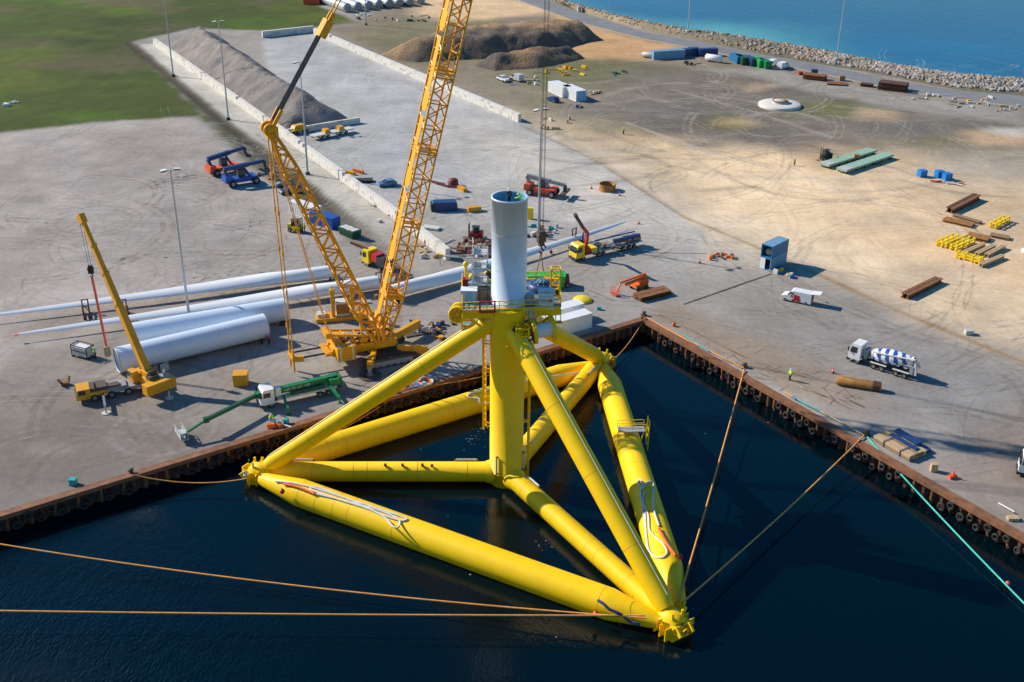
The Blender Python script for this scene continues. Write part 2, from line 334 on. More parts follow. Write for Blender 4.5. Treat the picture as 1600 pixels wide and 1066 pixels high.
line([(815, 196), (930, 251), (1075, 343)], (.20, .15, .10), .7, .5, .8, .3)
for i, (cx, cy, rx, ry, col, a) in enumerate([(1130, 192, 45, 12, MOSS, .9), (1150, 192, 30, 5, TAN, .8), (1310, 172, 50, 14, MOSS, .9), (1370, 180, 34, 8, TAN, .9), (1180, 136, 22, 7, TAN, .8), (1560, 215, 60, 12, TAN, .9), (1285, 240, 42, 10, TAN, .9), (1290, 258, 36, 9, TAN, .8), (1450, 222, 60, 8, MOSS, .6), (1090, 227, 30, 6, DIRTD, .8), (1570, 320, 50, 10, TAN, .6), (1250, 170, 60, 16, MOSS, .5), (1400, 205, 70, 10, DIRTD, .7), (1050, 175, 60, 20, DIRTD, .5), (930, 170, 60, 14, DIRTD, .5), (1370, 345, 50, 10, (.5, .40, .3), .5), (1470, 430, 60, 18, (.40, .32, .25), .6), (1290, 376, 20, 6, TAN, .5), (1570, 205, 26, 4, (.6, .6, .58), .8)]):
    zone([(cx+rx*math.cos(t), cy+ry*math.sin(t)) for t in np.linspace(0, 6.283, 10)[:-1]], col, 4, 4, 7, a, 50+i)
zone([(1075, 343), (1270, 423), (1600, 570), (1700, 620), (1700, 480), (1400, 400), (1200, 350)], (.70, .57, .40), 5, 2, 14, .5, 39)
# warm crust along the right quay, worn slabs
zone([(1010, 492), (1040, 470), (1120, 500), (1280, 560), (1330, 590), (1385, 625), (1370, 645), (1330, 658), (1200, 590)], (.34, .25, .175), 2, 1.5, 8, .95, 70)
zone([(1075, 470), (1210, 425), (1400, 500), (1600, 570), (1700, 700), (1500, 740), (1300, 600), (1150, 520)], (.27, .245, .225), 12, 5, 30, .7, 71)  # right apron: the dimmer foreground light painted into its colour
zone([(1520, 680), (1620, 640), (1700, 700), (1640, 800), (1540, 760)], (.25, .16, .10), 6, 5, 12, .7, 72)
zone([(1450, 725), (1520, 735), (1640, 850), (1560, 800)], (.36, .28, .24), 3, 2, 10, .7, 73)
zone([(1400, 560), (1600, 540), (1700, 640), (1500, 680), (1350, 620)], (.25, .245, .245), 15, 6, 25, .6, 74)
# joints, kerb of sand, tracks
line([(1075, 342), (1180, 385), (1270, 425), (1400, 485), (1600, 567), (1900, 690)], (.33, .21, .10), 1.0, .6, .9, .5)
line([(840, 190), (930, 245), (1075, 342)], (.42, .30, .18), .8, .8, .6, .5)
line([(980, 192), (1100, 235), (1250, 275), (1600, 400)], (.62, .54, .42), 1.2, .8, .6, .5)
line([(1050, 140), (1180, 175), (1300, 215)], (.42, .38, .32), 1.5, .8, .5, .5)
for i in range(60):   # long tyre sweeps in the sand and dirt
    cx, cy = random.uniform(880, 1580), random.uniform(120, 330); a0 = random.uniform(-.5, .7); L = random.uniform(60, 220)*(cy/300+.3); cu = random.uniform(-.6, .6)
    pts = [(cx+t*L*math.cos(a0+cu*t), cy+t*L*.35*math.sin(a0+cu*t*2)) for t in np.linspace(-.5, .5, 8)]
    line(pts, random.choice([(.5, .44, .35), (.12, .11, .10), (.45, .4, .33), (.16, .14, .12)]), random.uniform(.5, 1.6), 1., random.uniform(.25, .55), .6, 100+i)
n1 = vnoise(X, Y, 60, 5, 5); n2 = vnoise(X, Y, 9, 6, 4); n3 = vnoise(X, Y, 2.5, 8, 2)
C_ *= (1+.34*(n1-.5)+.30*(n2-.5)+.10*(n3-.5))[..., None]
# gentle relief away from the slabs
rough_zone = np.clip(sdist(X, Y, W2([(880, 190), (1075, 335), (1270, 418), (1700, 600), (1700, 180), (1300, 130), (1000, 80), (700, 20), (520, 50)]))/15, 0, 1)
Z += rough_zone*(vnoise(X, Y, 14, 41, 3)-.5)*.28
lz = np.clip(sdist(X, Y, W2([(-900, 250), (310, 186), (560, 400), (300, 480), (-300, 600), (-900, 700)]))/10, 0, 1); Z += lz*(vnoise(X, Y, 12, 42, 4)-.5)*.35
gz = np.clip(sdist(X, Y, W2([(-900, 260), (300, 184), (210, 75), (480, 30), (300, -100), (-1200, -100)]))/8, 0, 1); Z += gz*(vnoise(X, Y, 6, 43, 4))*.5
dz = np.clip(1.6-ldist(X, Y, W2([(203, 68), (262, 118), (350, 190), (440, 262), (560, 358), (640, 420)])), 0, 1.3); Z -= dz*.45
nx_ = len(xs); idx = np.arange(nx_*nr).reshape(nx_, nr)
F4 = np.stack([idx[:-1, :-1], idx[1:, :-1], idx[1:, 1:], idx[:-1, 1:]], -1).reshape(-1, 4)
def npmesh(name, V, F, mats, col=None, smooth=True):
    me = bpy.data.meshes.new(name); me.vertices.add(len(V)); me.vertices.foreach_set('co', V.astype(np.float32).ravel())
    n = F.shape[1]; me.loops.add(F.size); me.loops.foreach_set('vertex_index', F.astype(np.int32).ravel()); me.polygons.add(len(F))
    me.polygons.foreach_set('loop_start', (np.arange(len(F))*n).astype(np.int32)); me.polygons.foreach_set('loop_total', np.full(len(F), n, np.int32))
    if smooth: me.polygons.foreach_set('use_smooth', np.ones(len(F), bool))
    for q in mats: me.materials.append(q)
    me.update(calc_edges=True)
    if col is not None:
        a = me.color_attributes.new('soil', 'FLOAT_COLOR', 'POINT'); a.data.foreach_set('color', np.concatenate([col, np.ones((len(col), 1))], 1).astype(np.float32).ravel())
    me.validate(); o = bpy.data.objects.new(name, me); COL.objects.link(o); return o
def soil(name, streak=True, bump=.35):
    m_ = bpy.data.materials.new(name); m_.use_nodes = True; t = m_.node_tree; b = t.nodes['Principled BSDF']; b.inputs['Roughness'].default_value = .9; b.inputs['Specular IOR Level'].default_value = .2
    at = t.nodes.new('ShaderNodeAttribute'); at.attribute_name = 'soil'; g = t.nodes.new('ShaderNodeNewGeometry'); cur = at.outputs['Color']; hts = []
    def mul(fac_socket, lo, hi, cur):
        r = t.nodes.new('ShaderNodeMapRange'); r.inputs['From Min'].default_value = .3; r.inputs['From Max'].default_value = .7; r.inputs['To Min'].default_value = lo; r.inputs['To Max'].default_value = hi
        t.links.new(fac_socket, r.inputs['Value']); v = t.nodes.new('ShaderNodeVectorMath'); v.operation = 'SCALE'; t.links.new(cur, v.inputs[0]); t.links.new(r.outputs[0], v.inputs['Scale']); return v.outputs[0]
    for sc_, lo, hi, st, rot in ((1.1, .88, 1.10, (1, 1, 1), 0), (5, .92, 1.08, (1, 1, 1), 0), (.12, .86, 1.12, (1, 1, 1), 0), (.35, .92, 1.07, (.25, 1.3, 1), .25), (.22, .92, 1.06, (1.5, .25, 1), -.7)):
        mp = t.nodes.new('ShaderNodeMapping'); mp.inputs['Scale'].default_value = st; mp.inputs['Rotation'].default_value = (0, 0, rot); t.links.new(g.outputs['Position'], mp.inputs[0])
        n = t.nodes.new('ShaderNodeTexNoise'); n.inputs['Scale'].default_value = sc_; n.inputs['Detail'].default_value = 6; n.inputs['Roughness'].default_value = .65; n.inputs['Distortion'].default_value = .6 if st != (1, 1, 1) else 0
        t.links.new(mp.outputs[0], n.inputs[0]); cur = mul(n.outputs[0], lo, hi, cur); hts.append(n)
    t.links.new(cur, b.inputs['Base Color'])
    bp = t.nodes.new('ShaderNodeBump'); bp.inputs['Strength'].default_value = bump; bp.inputs['Distance'].default_value = .15; t.links.new(hts[0].outputs[0], bp.inputs['Height']); t.links.new(bp.outputs[0], b.inputs['Normal'])
    return m_
SOIL = soil('ground_soil'); HSOIL = soil('heap_soil', bump=1.0); HSOIL.node_tree.nodes['Bump'].inputs['Distance'].default_value = .6
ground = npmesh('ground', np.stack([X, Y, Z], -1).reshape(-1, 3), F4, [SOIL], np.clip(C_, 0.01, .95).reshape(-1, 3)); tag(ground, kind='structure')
# shore bund: bank and boulders
road_edge = [(850, -6), (905, 17), (1000, 45), (1075, 60), (1180, 83), (1300, 103), (1350, 111), (1450, 131), (1500, 140), (1600, 149)]
RE = [G(u, v) for u, v in road_edge]; RE = [Vector((RE[0].x-240, RE[0].y+560, 0)), Vector((RE[0].x-40, RE[0].y+100, 0))]+RE+[Vector((RE[-1].x+120, RE[-1].y-70, 0)), Vector((RE[-1].x+880, RE[-1].y-480, 0))]
def res(pts, n):
    pts = [Vector(p) for p in pts]; L = [0]
    for a, b in zip(pts, pts[1:]): L.append(L[-1]+(b-a).length)
    out = []; T = np.linspace(0, L[-1], n)
    for t in T:
        k = min(max(np.searchsorted(L, t)-1, 0), len(pts)-2); f = (t-L[k])/(L[k+1]-L[k]+1e-9); out.append(pts[k].lerp(pts[k+1], f))
    return out
NB = 700
A_ = []; 
xx = np.linspace(-150, 320, NB); rex = [p.x for p in RE]; rey = [p.y for p in RE]
vb = []; cb = []
for x in xx:
    y0 = np.interp(x, rex, rey)-1; y1 = ys(x)
    for k, (f, z) in enumerate(((0, .02), (.35, 1.0), (.75, 2.0), (1., 2.1), (1.35, .2), (2.1, -3.2))):
        y = y0+(y1-y0)*f if f <= 1 else y1+(f-1)*8
        vb.append((x, y, z+random.uniform(-.15, .15)*(0 < k < 5))); sandy = np.clip((90-x)/60, 0, 1)*random.uniform(.6, 1)
        c0 = np.array((.16, .145, .10)); c1 = np.array((.42, .33, .21)); cb.append(c0*(1-sandy)+c1*sandy)
vb = np.array(vb); ix = np.arange(NB*6).reshape(NB, 6); fb = np.stack([ix[:-1, :-1], ix[1:, :-1], ix[1:, 1:], ix[:-1, 1:]], -1).reshape(-1, 4)
tag(npmesh('shore_bank', vb, fb, [SOIL], np.array(cb)), kind='structure')
rk = MB(); base_ico = None
bm_ = bmesh.new(); bmesh.ops.create_icosphere(bm_, subdivisions=1, radius=1); iv = [v.co.copy() for v in bm_.verts]; fi = [[v.index for v in f.verts] for f in bm_.faces]; bm_.free()
for i in range(7500):
    x = random.uniform(-20, 215) if random.random() < .3 else random.uniform(85, 215)
    y0 = np.interp(x, rex, rey); y1 = ys(x)+1
    f = random.uniform(.12, 1.3)
    if x < 100 and random.random() < .6: f = random.uniform(.85, 1.35)
    y = y0+(y1-y0)*min(f, 1)+max(0, f-1)*10; z = np.interp(f, [0, .35, .75, 1, 1.35], [.2, 1.2, 2.1, 2.1, .2])
    s_ = random.uniform(.45, 1.15)*(.8 if x < 100 else 1); sx, sy, sz = s_*random.uniform(.7, 1.3), s_*random.uniform(.7, 1.3), s_*random.uniform(.5, .9); q = Matrix.Rotation(random.uniform(0, 6), 3, 'Z') @ Matrix.Rotation(random.uniform(0, 1), 3, 'X')
    rk.add([Vector((x, y, z))+q @ Vector((v.x*sx*random.uniform(.75, 1.2), v.y*sy*random.uniform(.75, 1.2), v.z*sz*random.uniform(.75, 1.2))) for v in iv], fi, random.choice([0, 1, 1, 2, 3] if x > 110 else [0, 0, 3, 1]))
mm('rock3', (.42, .39, .35), .9, var=.2); mm('rock4', (.36, .25, .15), .9, var=.2)
tag(rk.build('boulder_bank', [M['rock'], M['rock2'], M['rock3'], M['rock4']]), 'rough boulders heaped along the sea side of the shore road', 'rocks', kind='stuff')
# shore road: asphalt strip with sandy edges
ra = MB(); up_px = [(852, -3), (905, 19), (1000, 50), (1100, 68), (1200, 89), (1300, 106), (1400, 128), (1500, 143), (1600, 151)]; lo_px = [(800, -3), (900, 34), (1000, 60), (1100, 79), (1200, 99), (1300, 119), (1400, 141), (1500, 156), (1600, 168)]
U = [G(*p) for p in up_px]; Lo = [G(*p) for p in lo_px]
U = [U[0]+Vector((-200, 450, 0))]+U+[U[-1]+Vector((500, -290, 0))]; Lo = [Lo[0]+Vector((-200, 450, 0))]+Lo+[Lo[-1]+Vector((500, -290, 0))]
U = res(U, 300); Lo = res(Lo, 300)
for q in U+Lo: q.z = .16
for k in range(299): ra.add([Lo[k], Lo[k+1], U[k+1], U[k]], [(0, 1, 2, 3)])
for k in range(299): ra.add([Lo[k], Lo[k+1], Lo[k+1]-Vector((.3, .8, .3)), Lo[k]-Vector((.3, .8, .3))], [(0, 3, 2, 1)], 1)
mm('asphalt', (.20, .205, .215), .85, var=.12, scale=.15, dirt=.4, dcol=(.34, .29, .22)); mm('verge_sand', (.36, .31, .24), .9)
tag(ra.build('shore_road', [M['asphalt'], M['verge_sand']]), kind='structure')
# ------------------------------------------------------------------ water
mh, t_, b_ = water('harbour_water', (.0002, .0055, .0095), .05, ((.9, (1, .5, 1)), (3.2, (1, .45, 1))), .8, 'ripple')
gx = np.linspace(-170, 170, 120); gy = np.linspace(30, 190, 100); HX, HY = np.meshgrid(gx, gy, indexing='ij'); HY = np.minimum(HY, yq(HX)+1.5)
hv = np.stack([HX, HY, np.full_like(HX, -2.5)], -1).reshape(-1, 3); ii = np.arange(HX.size).reshape(HX.shape); hf = np.stack([ii[:-1, :-1], ii[1:, :-1], ii[1:, 1:], ii[:-1, 1:]], -1).reshape(-1, 4)
wat = npmesh('harbour_water', hv, hf, [mh]); tag(wat, kind='structure')
wi = np.clip((-8-HX)/45, 0, 1)*np.clip((128-HY)/35, 0.0, 1); wi = .10+.9*wi*(.5+.8*vnoise(HX, HY, 20, 77, 3))
aa = wat.data.attributes.new('ripple', 'FLOAT', 'POINT'); vals = wi.ravel().astype(np.float32)
if len(aa.data) == len(vals): aa.data.foreach_set('value', vals)
ms_, t_, b_ = water('sea_water', (.0, .1, .2), .2, ((.35, (1, .35, 1)), (1.2, (1, .3, 1))), .9); b_.inputs['Specular IOR Level'].default_value = .12
at = t_.nodes.new('ShaderNodeAttribute'); at.attribute_name = 'soil'; t_.links.new(at.outputs['Color'], b_.inputs['Base Color'])
sx_ = np.concatenate([np.linspace(-900, -60, 30), np.linspace(-50, 420, 240), np.linspace(440, 3000, 20)]); sn = 160; SX = np.repeat(sx_[:, None], sn, 1); tt = np.linspace(0, 1, sn)[None, :]**2
SY = (ys(sx_)+3)[:, None]+tt*5000; sn1 = vnoise(SX, SY, 90, 91, 5); sn2 = vnoise(SX, SY, 22, 92, 4)
off = (SY-(ys(sx_))[:, None]); deep = np.clip((SX-60)/120, 0, 1); shal = np.clip(1.15-off/60, 0, 1)*(1-deep)
c = np.array([.0, .11, .24])*np.ones(SX.shape+(1,)); c2 = np.array([.10, .38, .40])
k_ = np.clip(shal*.9+(sn1-.5)*2.2*(1-deep*.9), 0, 1)[..., None]; c = c*(1-k_)+c2*k_; c3 = np.array([.0, .165, .36]); k3 = np.clip((sn2-.5)*1.5+.4*np.sin((SY-SX*.7)/38), 0, 1)[..., None]*.6; c = c*(1-k3)+c3*k3
ii = np.arange(SX.size).reshape(SX.shape); sf = np.stack([ii[:-1, :-1], ii[1:, :-1], ii[1:, 1:], ii[:-1, 1:]], -1).reshape(-1, 4)
tag(npmesh('sea', np.stack([SX, SY, np.full_like(SX, -2.5)], -1).reshape(-1, 3), sf, [ms_], c.reshape(-1, 3)), kind='structure')
# tyre tracks, joints, slab seams and dark lines: thin strips lying on the ground
ty_arr = ty
def zg(x, y):
    i = int(np.clip(np.searchsorted(xs, x)-1, 0, len(xs)-2)); f = min(1, max(0, (x-xs[i])/(xs[i+1]-xs[i]))); out = []
    for k in (i, i+1): out.append(np.interp(y, Y[k], Z[k]))
    return out[0]*(1-f)+out[1]*f
def trackmat(name, col, a):
    m_ = bpy.data.materials.new(name); m_.use_nodes = True; t = m_.node_tree; b = t.nodes['Principled BSDF']; b.inputs['Base Color'].default_value = (*col, 1); b.inputs['Roughness'].default_value = .9; b.inputs['Specular IOR Level'].default_value = .1
    g = t.nodes.new('ShaderNodeNewGeometry'); n = t.nodes.new('ShaderNodeTexNoise'); n.inputs['Scale'].default_value = .22; n.inputs['Detail'].default_value = 7; n.inputs['Roughness'].default_value = .7; t.links.new(g.outputs['Position'], n.inputs[0])
    r = t.nodes.new('ShaderNodeMapRange'); r.inputs['From Min'].default_value = .38; r.inputs['From Max'].default_value = .62; r.inputs['To Min'].default_value = 0 if a < .9 else .5; r.inputs['To Max'].default_value = a; t.links.new(n.outputs['Fac'], r.inputs['Value'])
    t.links.new(r.outputs[0], b.inputs['Alpha']); return m_
TM = [trackmat('track_dark', (.17, .155, .14), .17), trackmat('track_pale', (.50, .47, .43), .32), trackmat('track_brown', (.26, .2, .15), .2), trackmat('track_sand', (.72, .60, .45), .28), trackmat('dark_line', (.07, .06, .05), .95), trackmat('crust_brown', (.22, .14, .08), .8)]
tk_ = MB()
def ribbon(pts, wd, m, dz=.035):
    P = [Vector((p[0], p[1], 0)) for p in pts]; L_ = []; R2 = []
    for i, p in enumerate(P):
        d = (P[min(i+1, len(P)-1)]-P[max(i-1, 0)]).normalized(); n = Vector((-d.y, d.x, 0)); a = p+n*wd/2; b = p-n*wd/2
        if p.y < yq(np.array([p.x]))[0]+1.2: return
        zz = zg(p.x, p.y)+dz; L_.append((a.x, a.y, zz)); R2.append((b.x, b.y, zz))
    tk_.add(L_+R2, [(i, len(P)+i, len(P)+i+1, i+1) for i in range(len(P)-1)], m)
random.seed(21)
kk = 0
for (u0, v0, u1, v1, n, ms4, rlo, rhi) in ((20, 215, 420, 470, 190, (1, 1, 1, 0, 1, 2, 1), 5, 60), (0, 600, 380, 730, 26, (1, 2, 0, 1), 8, 30), (1150, 470, 1590, 760, 80, (0, 1, 2, 1), 14, 100), (640, 120, 1000, 400, 60, (0, 1, 1), 20, 90), (1000, 250, 1590, 470, 70, (3, 3, 3, 3, 2), 15, 90), (880, 110, 1590, 250, 150, (3, 0, 1, 0, 3), 10, 60), (480, 520, 760, 600, 14, (0, 1), 6, 20), (720, 400, 1100, 480, 24, (0, 1, 2), 8, 40), (240, 90, 620, 380, 10, (1, 0), 30, 90)):
    for i in range(n):
        c = G(random.uniform(u0, u1), random.uniform(v0, v1)); r = random.uniform(rlo, rhi); a0 = random.choice([.35, .35, 2.2, random.uniform(0, 6.28)])+random.uniform(-.35, .35); ln = random.uniform(14, 75); sg = random.choice((-1, 1)); m = random.choice(ms4); wd = random.choice((random.uniform(.2, .4), random.uniform(.4, 1.1)))
        ctr = c+Vector((-math.sin(a0), math.cos(a0), 0))*r*sg; nseg = int(ln/1.2)
        for off in (-1.0, 1.0):
            kk += 1; pts = []
            for k in range(nseg+1): th_ = (k*ln/nseg)/r*sg; b_ = a0+th_; rr = r+off*sg; pts.append((ctr.x+math.sin(b_)*rr*sg, ctr.y-math.cos(b_)*rr*sg))
            ribbon(pts, wd, m, .03+.0006*(kk % 60))
def gl(a, b, wd, m, n=40): A = G(*a); B = G(*b); ribbon([tuple(A.lerp(B, t)[:2]) for t in np.linspace(0, 1, n)], wd, m, .07)
gl((1068, 476), (1206, 428), .42, 4); gl((1005, 395), (1105, 397), .2, 4); gl((560, 605), (640, 570), .15, 4); gl((860, 430), (960, 470), .12, 4); gl((1300, 740), (1600, 620), .14, 4); gl((1440, 770), (1600, 640), .1, 4)  # straight dark lines across the apron; the widest is a joint
for i in range(46):   # crazed seams of the worn slabs beside the right quay
    t = random.random(); u = 1040+t*300; v = 500+t*105+random.uniform(5, 60)*(1-.3*t); 
    if i % 2: gl((u, v), (u+random.uniform(15, 45), v+random.uniform(7, 22)), random.uniform(.1, .3), 5, 10)
    else: gl((u, v), (u+random.uniform(8, 22), v-random.uniform(4, 10)), random.uniform(.1, .25), 5, 8)
gl((1012, 500), (1345, 672), .3, 5, 90); gl((1030, 492), (1330, 640), .25, 5, 90)
tag(tk_.build('tyre_tracks', TM), 'faint tyre tracks, seams and scuffs on the concrete, gravel and sand', 'tyre tracks', kind='stuff')
# ------------------------------------------------------------------ quay walls with tyre fenders
def quay_side(a, b, name, label, first_s=0):
    A = Vector((a.x, a.y, 0)); B = Vector((b.x, b.y, 0)); d = (B-A); L = d.length; d.normalize(); nrm = Vector((d.y, -d.x, 0))
    if nrm.y > 0: nrm = -nrm
    root = thing(name, label, 'quay wall', A)
    sp = MB(A); n = int(L/1.5)
    prof = [(0, 0), (.35, .55), (.75, .55), (1.1, 0), (1.5, 0)]; pts = []
    for k in range(n):
        for t, o_ in prof[:-1]: pts.append(A+d*(k*1.5+t)+nrm*(.15+o_))
    for k in range(len(pts)-1):
        p, q = pts[k], pts[k+1]; sp.add([(p.x, p.y, -4), (q.x, q.y, -4), (q.x, q.y, -.25), (p.x, p.y, -.25)], [(0, 1, 2, 3)])
    for k in range(n):     # tubular bearing piles that end above the water
        if k % 2 == 0:
            p = A+d*(k*1.5+.55)+nrm*.62; r_ = .28
            sp.tube((p.x, p.y, -2.0-random.uniform(0, .15)), (p.x, p.y, -.3), r_, n=8, m=1, m2=2)
    sp.build('sheet_piling', [M['rust_dark'], M['rust'], M['rust_orange']], root)
    cp = MB(A); cp.bar(A+nrm*.45+Vector((0, 0, -.12)), B+nrm*.45+Vector((0, 0, -.12)), 1.15, .5); cp.bar(A+nrm*.98+Vector((0, 0, -.05)), B+nrm*.98+Vector((0, 0, -.05)), .18, .62)
    cp.bar(A-nrm*.25+Vector((0, 0, .0)), B-nrm*.25+Vector((0, 0, 0)), .25, .28)
    cp.build('capping_beam', M['rust_cap'], root)
    return A, d, nrm, L
tyre = None
def tyres(A, d, nrm, L, s0, s1, gaps, where):
    global tyre
    s_ = s0; k = 0
    while s_ < s1:
        if not any(g0 < s_ < g1 for g0, g1 in gaps) and random.random() > .07:
            p = A+d*(s_+random.uniform(-.22, .22))+nrm*1.12+Vector((0, 0, (-.95 if k % 2 == 0 else -1.75)+random.uniform(-.2, .12)))
            if tyre is None:
                mb = MB(); mb.torus((0, 0, 0), .42, .2, (1, 0, 0), 18, 8); tyre = mb.build('fender_tyre', M['rubber']); o = tyre
            else: o = tyre.copy(); COL.objects.link(o)
            o.location = p; o.scale = (1,)+(random.uniform(.88, 1.1),)*2; o.rotation_euler = (random.uniform(-.1, .1), random.uniform(-.12, .12), math.atan2(nrm.y, nrm.x))
            tag(o, 'black rubber tyre fender hung on the rusty sheet piling of the '+where, 'tyre', 'tyre fenders on the '+where)
        s_ += 1.45; k += 1
dL = (QC-QL).normalized(); dR = (QR-QC).normalized()
A, d, nr_, L = quay_side(QC, QL-dL*70, 'quay_wall', 'rusty sheet pile quay wall below the left apron, in shade')
tyres(A, d, nr_, L, 22, 118, [(37, 40), (62, 66), (88, 92)], 'left quay')
A, d, nr_, L = quay_side(QC, QR+dR*60, 'quay_wall', 'rusty sheet pile quay wall along the sunlit right apron')
tyres(A, d, nr_, L, 6, 92, [(11, 14), (31.5, 34.5), (59, 65)], 'right quay')
# ------------------------------------------------------------------ floating foundation
ZT = -1.15
NA = G(405, 737, ZT); NBk = G(1052, 972, ZT); NC = G(940, 563, ZT); NO = G(791, 737, ZT)
fd = thing('floating_foundation', 'bright yellow tubular tetrahedral floating wind turbine foundation moored in the harbour basin', 'floating foundation', (NO.x, NO.y, -2.5))
FO = fd.location.copy()
cm = MB(FO); cm.pipe((NO.x, NO.y, -4), (NO.x, NO.y, 24.3), [(0, 2.32), (.12, 2.32), (.1201, 2.36), (.124, 2.36), (.1241, 2.32), (.83, 2.32), (.86, 2.3), (1, 2.3)], 40)
col = cm.build('central_column', [M['yellow']], fd)
def seams(mb, a, b, r, ts):
    a = Vector(a); b = Vector(b); d = (b-a); L = d.length; d.normalize()
    for t in ts: mb.pipe(a+d*(L*t-.03), a+d*(L*t+.03), [(0, r+.012), (1, r+.012)], 28, 1, False)
def fender_bars(parent, spots):
    for a, b, nn in spots:
        mb = MB(FO); a = Vector(a); b = Vector(b); nn = Vector(nn).normalized(); mb.tube(a+nn*.28, b+nn*.28, .14, n=8); d = (b-a).normalized()
        for q in (a-d*.1, b+d*.1): mb.tube(q-nn*.1, q+nn*.34, .13, n=8, m=1)
        mb.build('anode_bar', [M['light_grey'], M['rust']], parent)
def frame_of(a, b):
    d = (Vector(b)-Vector(a)).normalized(); u = Vector((0, 0, 1)); x = d.cross(u).normalized(); y = x.cross(d); return d, x, y
for nm, E_, r in (('A', NA, 1.42), ('B', NBk, 1.38), ('C', NC, 1.5)):
    d = (E_-NO).normalized(); a = NO+d*1.6; b = E_-d*1.2; mb = MB(FO)
    mb.pipe(a, b, [(0, r+.25), (.03, r+.22), (.045, r), (.93, r), (.99, r*.62), (1, r*.5)], 28); seams(mb, a, b, r, [.12, .34, .56, .62, .8])
    rb = mb.build('radial_brace', [M['yellow'], M['yellow_seam']], fd); d, x, y = frame_of(a, b); L = (b-a).length; dd = x if x.y < 0 else -x
    fender_bars(rb, [(a+d*L*t+y*r*.88+(-x if nm == 'B' else x)*r*.45, a+d*(L*t+2.9)+y*r*.88+(-x if nm == 'B' else x)*r*.45, y+(-x if nm == 'B' else x)*.5) for t in ((.08, .80) if nm != 'C' else (.06, .8))])
lats = {}
for nm, P_, Q_, ra_ in (('AB', G(408, 748, ZT), G(1030, 972, ZT), 1.92), ('BC', G(1061, 948, ZT), G(944, 574, ZT), 1.95), ('CA', G(925, 572, ZT), G(440, 722, ZT), 1.85)):
    mb = MB(FO); r = ra_; mb.pipe(P_, Q_, [(0, .75), (.012, 1.0), (.115, r), (.13, r), (.88, r), (.895, r), (.985, 1.0), (1, .75)], 32)
    seams(mb, P_, Q_, r, {'AB': [.13, .18, .23, .27, .39, .88, .93], 'BC': [.13, .2, .27, .34, .47, .87], 'CA': [.14, .5, .83, .88]}[nm]); lats[nm] = (P_, Q_, r, mb.build('lateral_brace', [M['yellow'], M['yellow_seam']], fd))
dec = 22.6
tops = {}
for nm, E_, (u, v), r, top in (('A', NA, (438, 716), 1.22, 22.5), ('B', NBk, (1036, 945), 1.32, 21.4), ('C', NC, (934, 560), 1.22, 22.8)):
    dirh = Vector((E_.x-NO.x, E_.y-NO.y, 0)).normalized(); a = E_-dirh*1.3+Vector((0, 0, 1.0)); b = Vector((NO.x, NO.y, top))+dirh*1.6; L = (b-a).length
    mb = MB(FO); mb.pipe(a, b, [(0, r*.75), (.035, r), (.94, r), (1, r*1.05)], 28); seams(mb, a, b, r, [.2, .45, .7]); dg = mb.build('diagonal_brace', [M['yellow'], M['yellow_seam']], fd); tops[nm] = (a, b, r, dg, dirh)
    d, x, y = frame_of(a, b); pm = MB(FO)     # thin pipe running on the brace
    sgn = {'A': (.2, .98), 'B': (.1, 1.0), 'C': (-.2, .98)}[nm]
    pm.path([a+d*L*t+y*(r+.08)*sgn[1]+x*(r)*sgn[0] for t in np.linspace(.03, .95, 12)], .055); pm.build('messenger_pipe', M['rope_white'], dg)
# corner nodes
for E_ in (NA, NBk, NC):
    dirh = Vector((E_.x-NO.x, E_.y-NO.y, 0)).normalized(); side = Vector((-dirh.y, dirh.x, 0)); mb = MB(FO)
    mb.pipe(E_-dirh*1.6, E_+dirh*1.1, [(0, 1.25), (.3, 1.5), (.8, 1.4), (1, 1.0)], 16)
    mb.bar(E_-dirh*1.2+Vector((0, 0, -.4)), E_+dirh*1.5+Vector((0, 0, -.4)), 2.6, 1.9)
    for k in (-1, 1):
        for j in (-.9, .1, 1.1): mb.bar(E_+dirh*j+side*k*1.2-Vector((0, 0, .3)), E_+dirh*j+side*k*2.1-Vector((0, 0, .3)), .12, 1.7)
        mb.bar(E_+dirh*1.3+side*k*.9+Vector((0, 0, .4)), E_+dirh*2.3+side*k*.9+Vector((0, 0, -.3)), .2, 1.1)
        mb.tube(E_+dirh*.6+side*k*.7+Vector((0, 0, .6)), E_+dirh*.6+side*k*.7+Vector((0, 0, 1.9)), .16, n=8)
        mb.tube(E_-dirh*.2+side*k*1.5+Vector((0, 0, .3)), E_-dirh*.2+side*k*1.9+Vector((0, 0, 1.2)), .2, n=8)
    mb.bar(E_+dirh*1.6+side*-1.3+Vector((0, 0, -.1)), E_+dirh*1.6+side*1.3+Vector((0, 0, -.1)), .3, .3)
    mb.torus(E_+dirh*2.2+Vector((0, 0, .1)), .38, .1, dirh, 12, 6)
    nd = mb.build('corner_node', [M['yellow']], fd)
    fb_ = MB(FO)
    for k in range(9):
        p = E_+dirh*random.uniform(-.3, 2.0)+side*random.uniform(-1.7, 1.7)+Vector((0, 0, random.uniform(.3, 1.0))); fb_.box(p, (random.uniform(.15, .4), .2, .25), random.uniform(0, 3), random.choice([0, 1, 1, 0]))
    fb_.build('fittings', [M['plate'], M['steel']], nd)
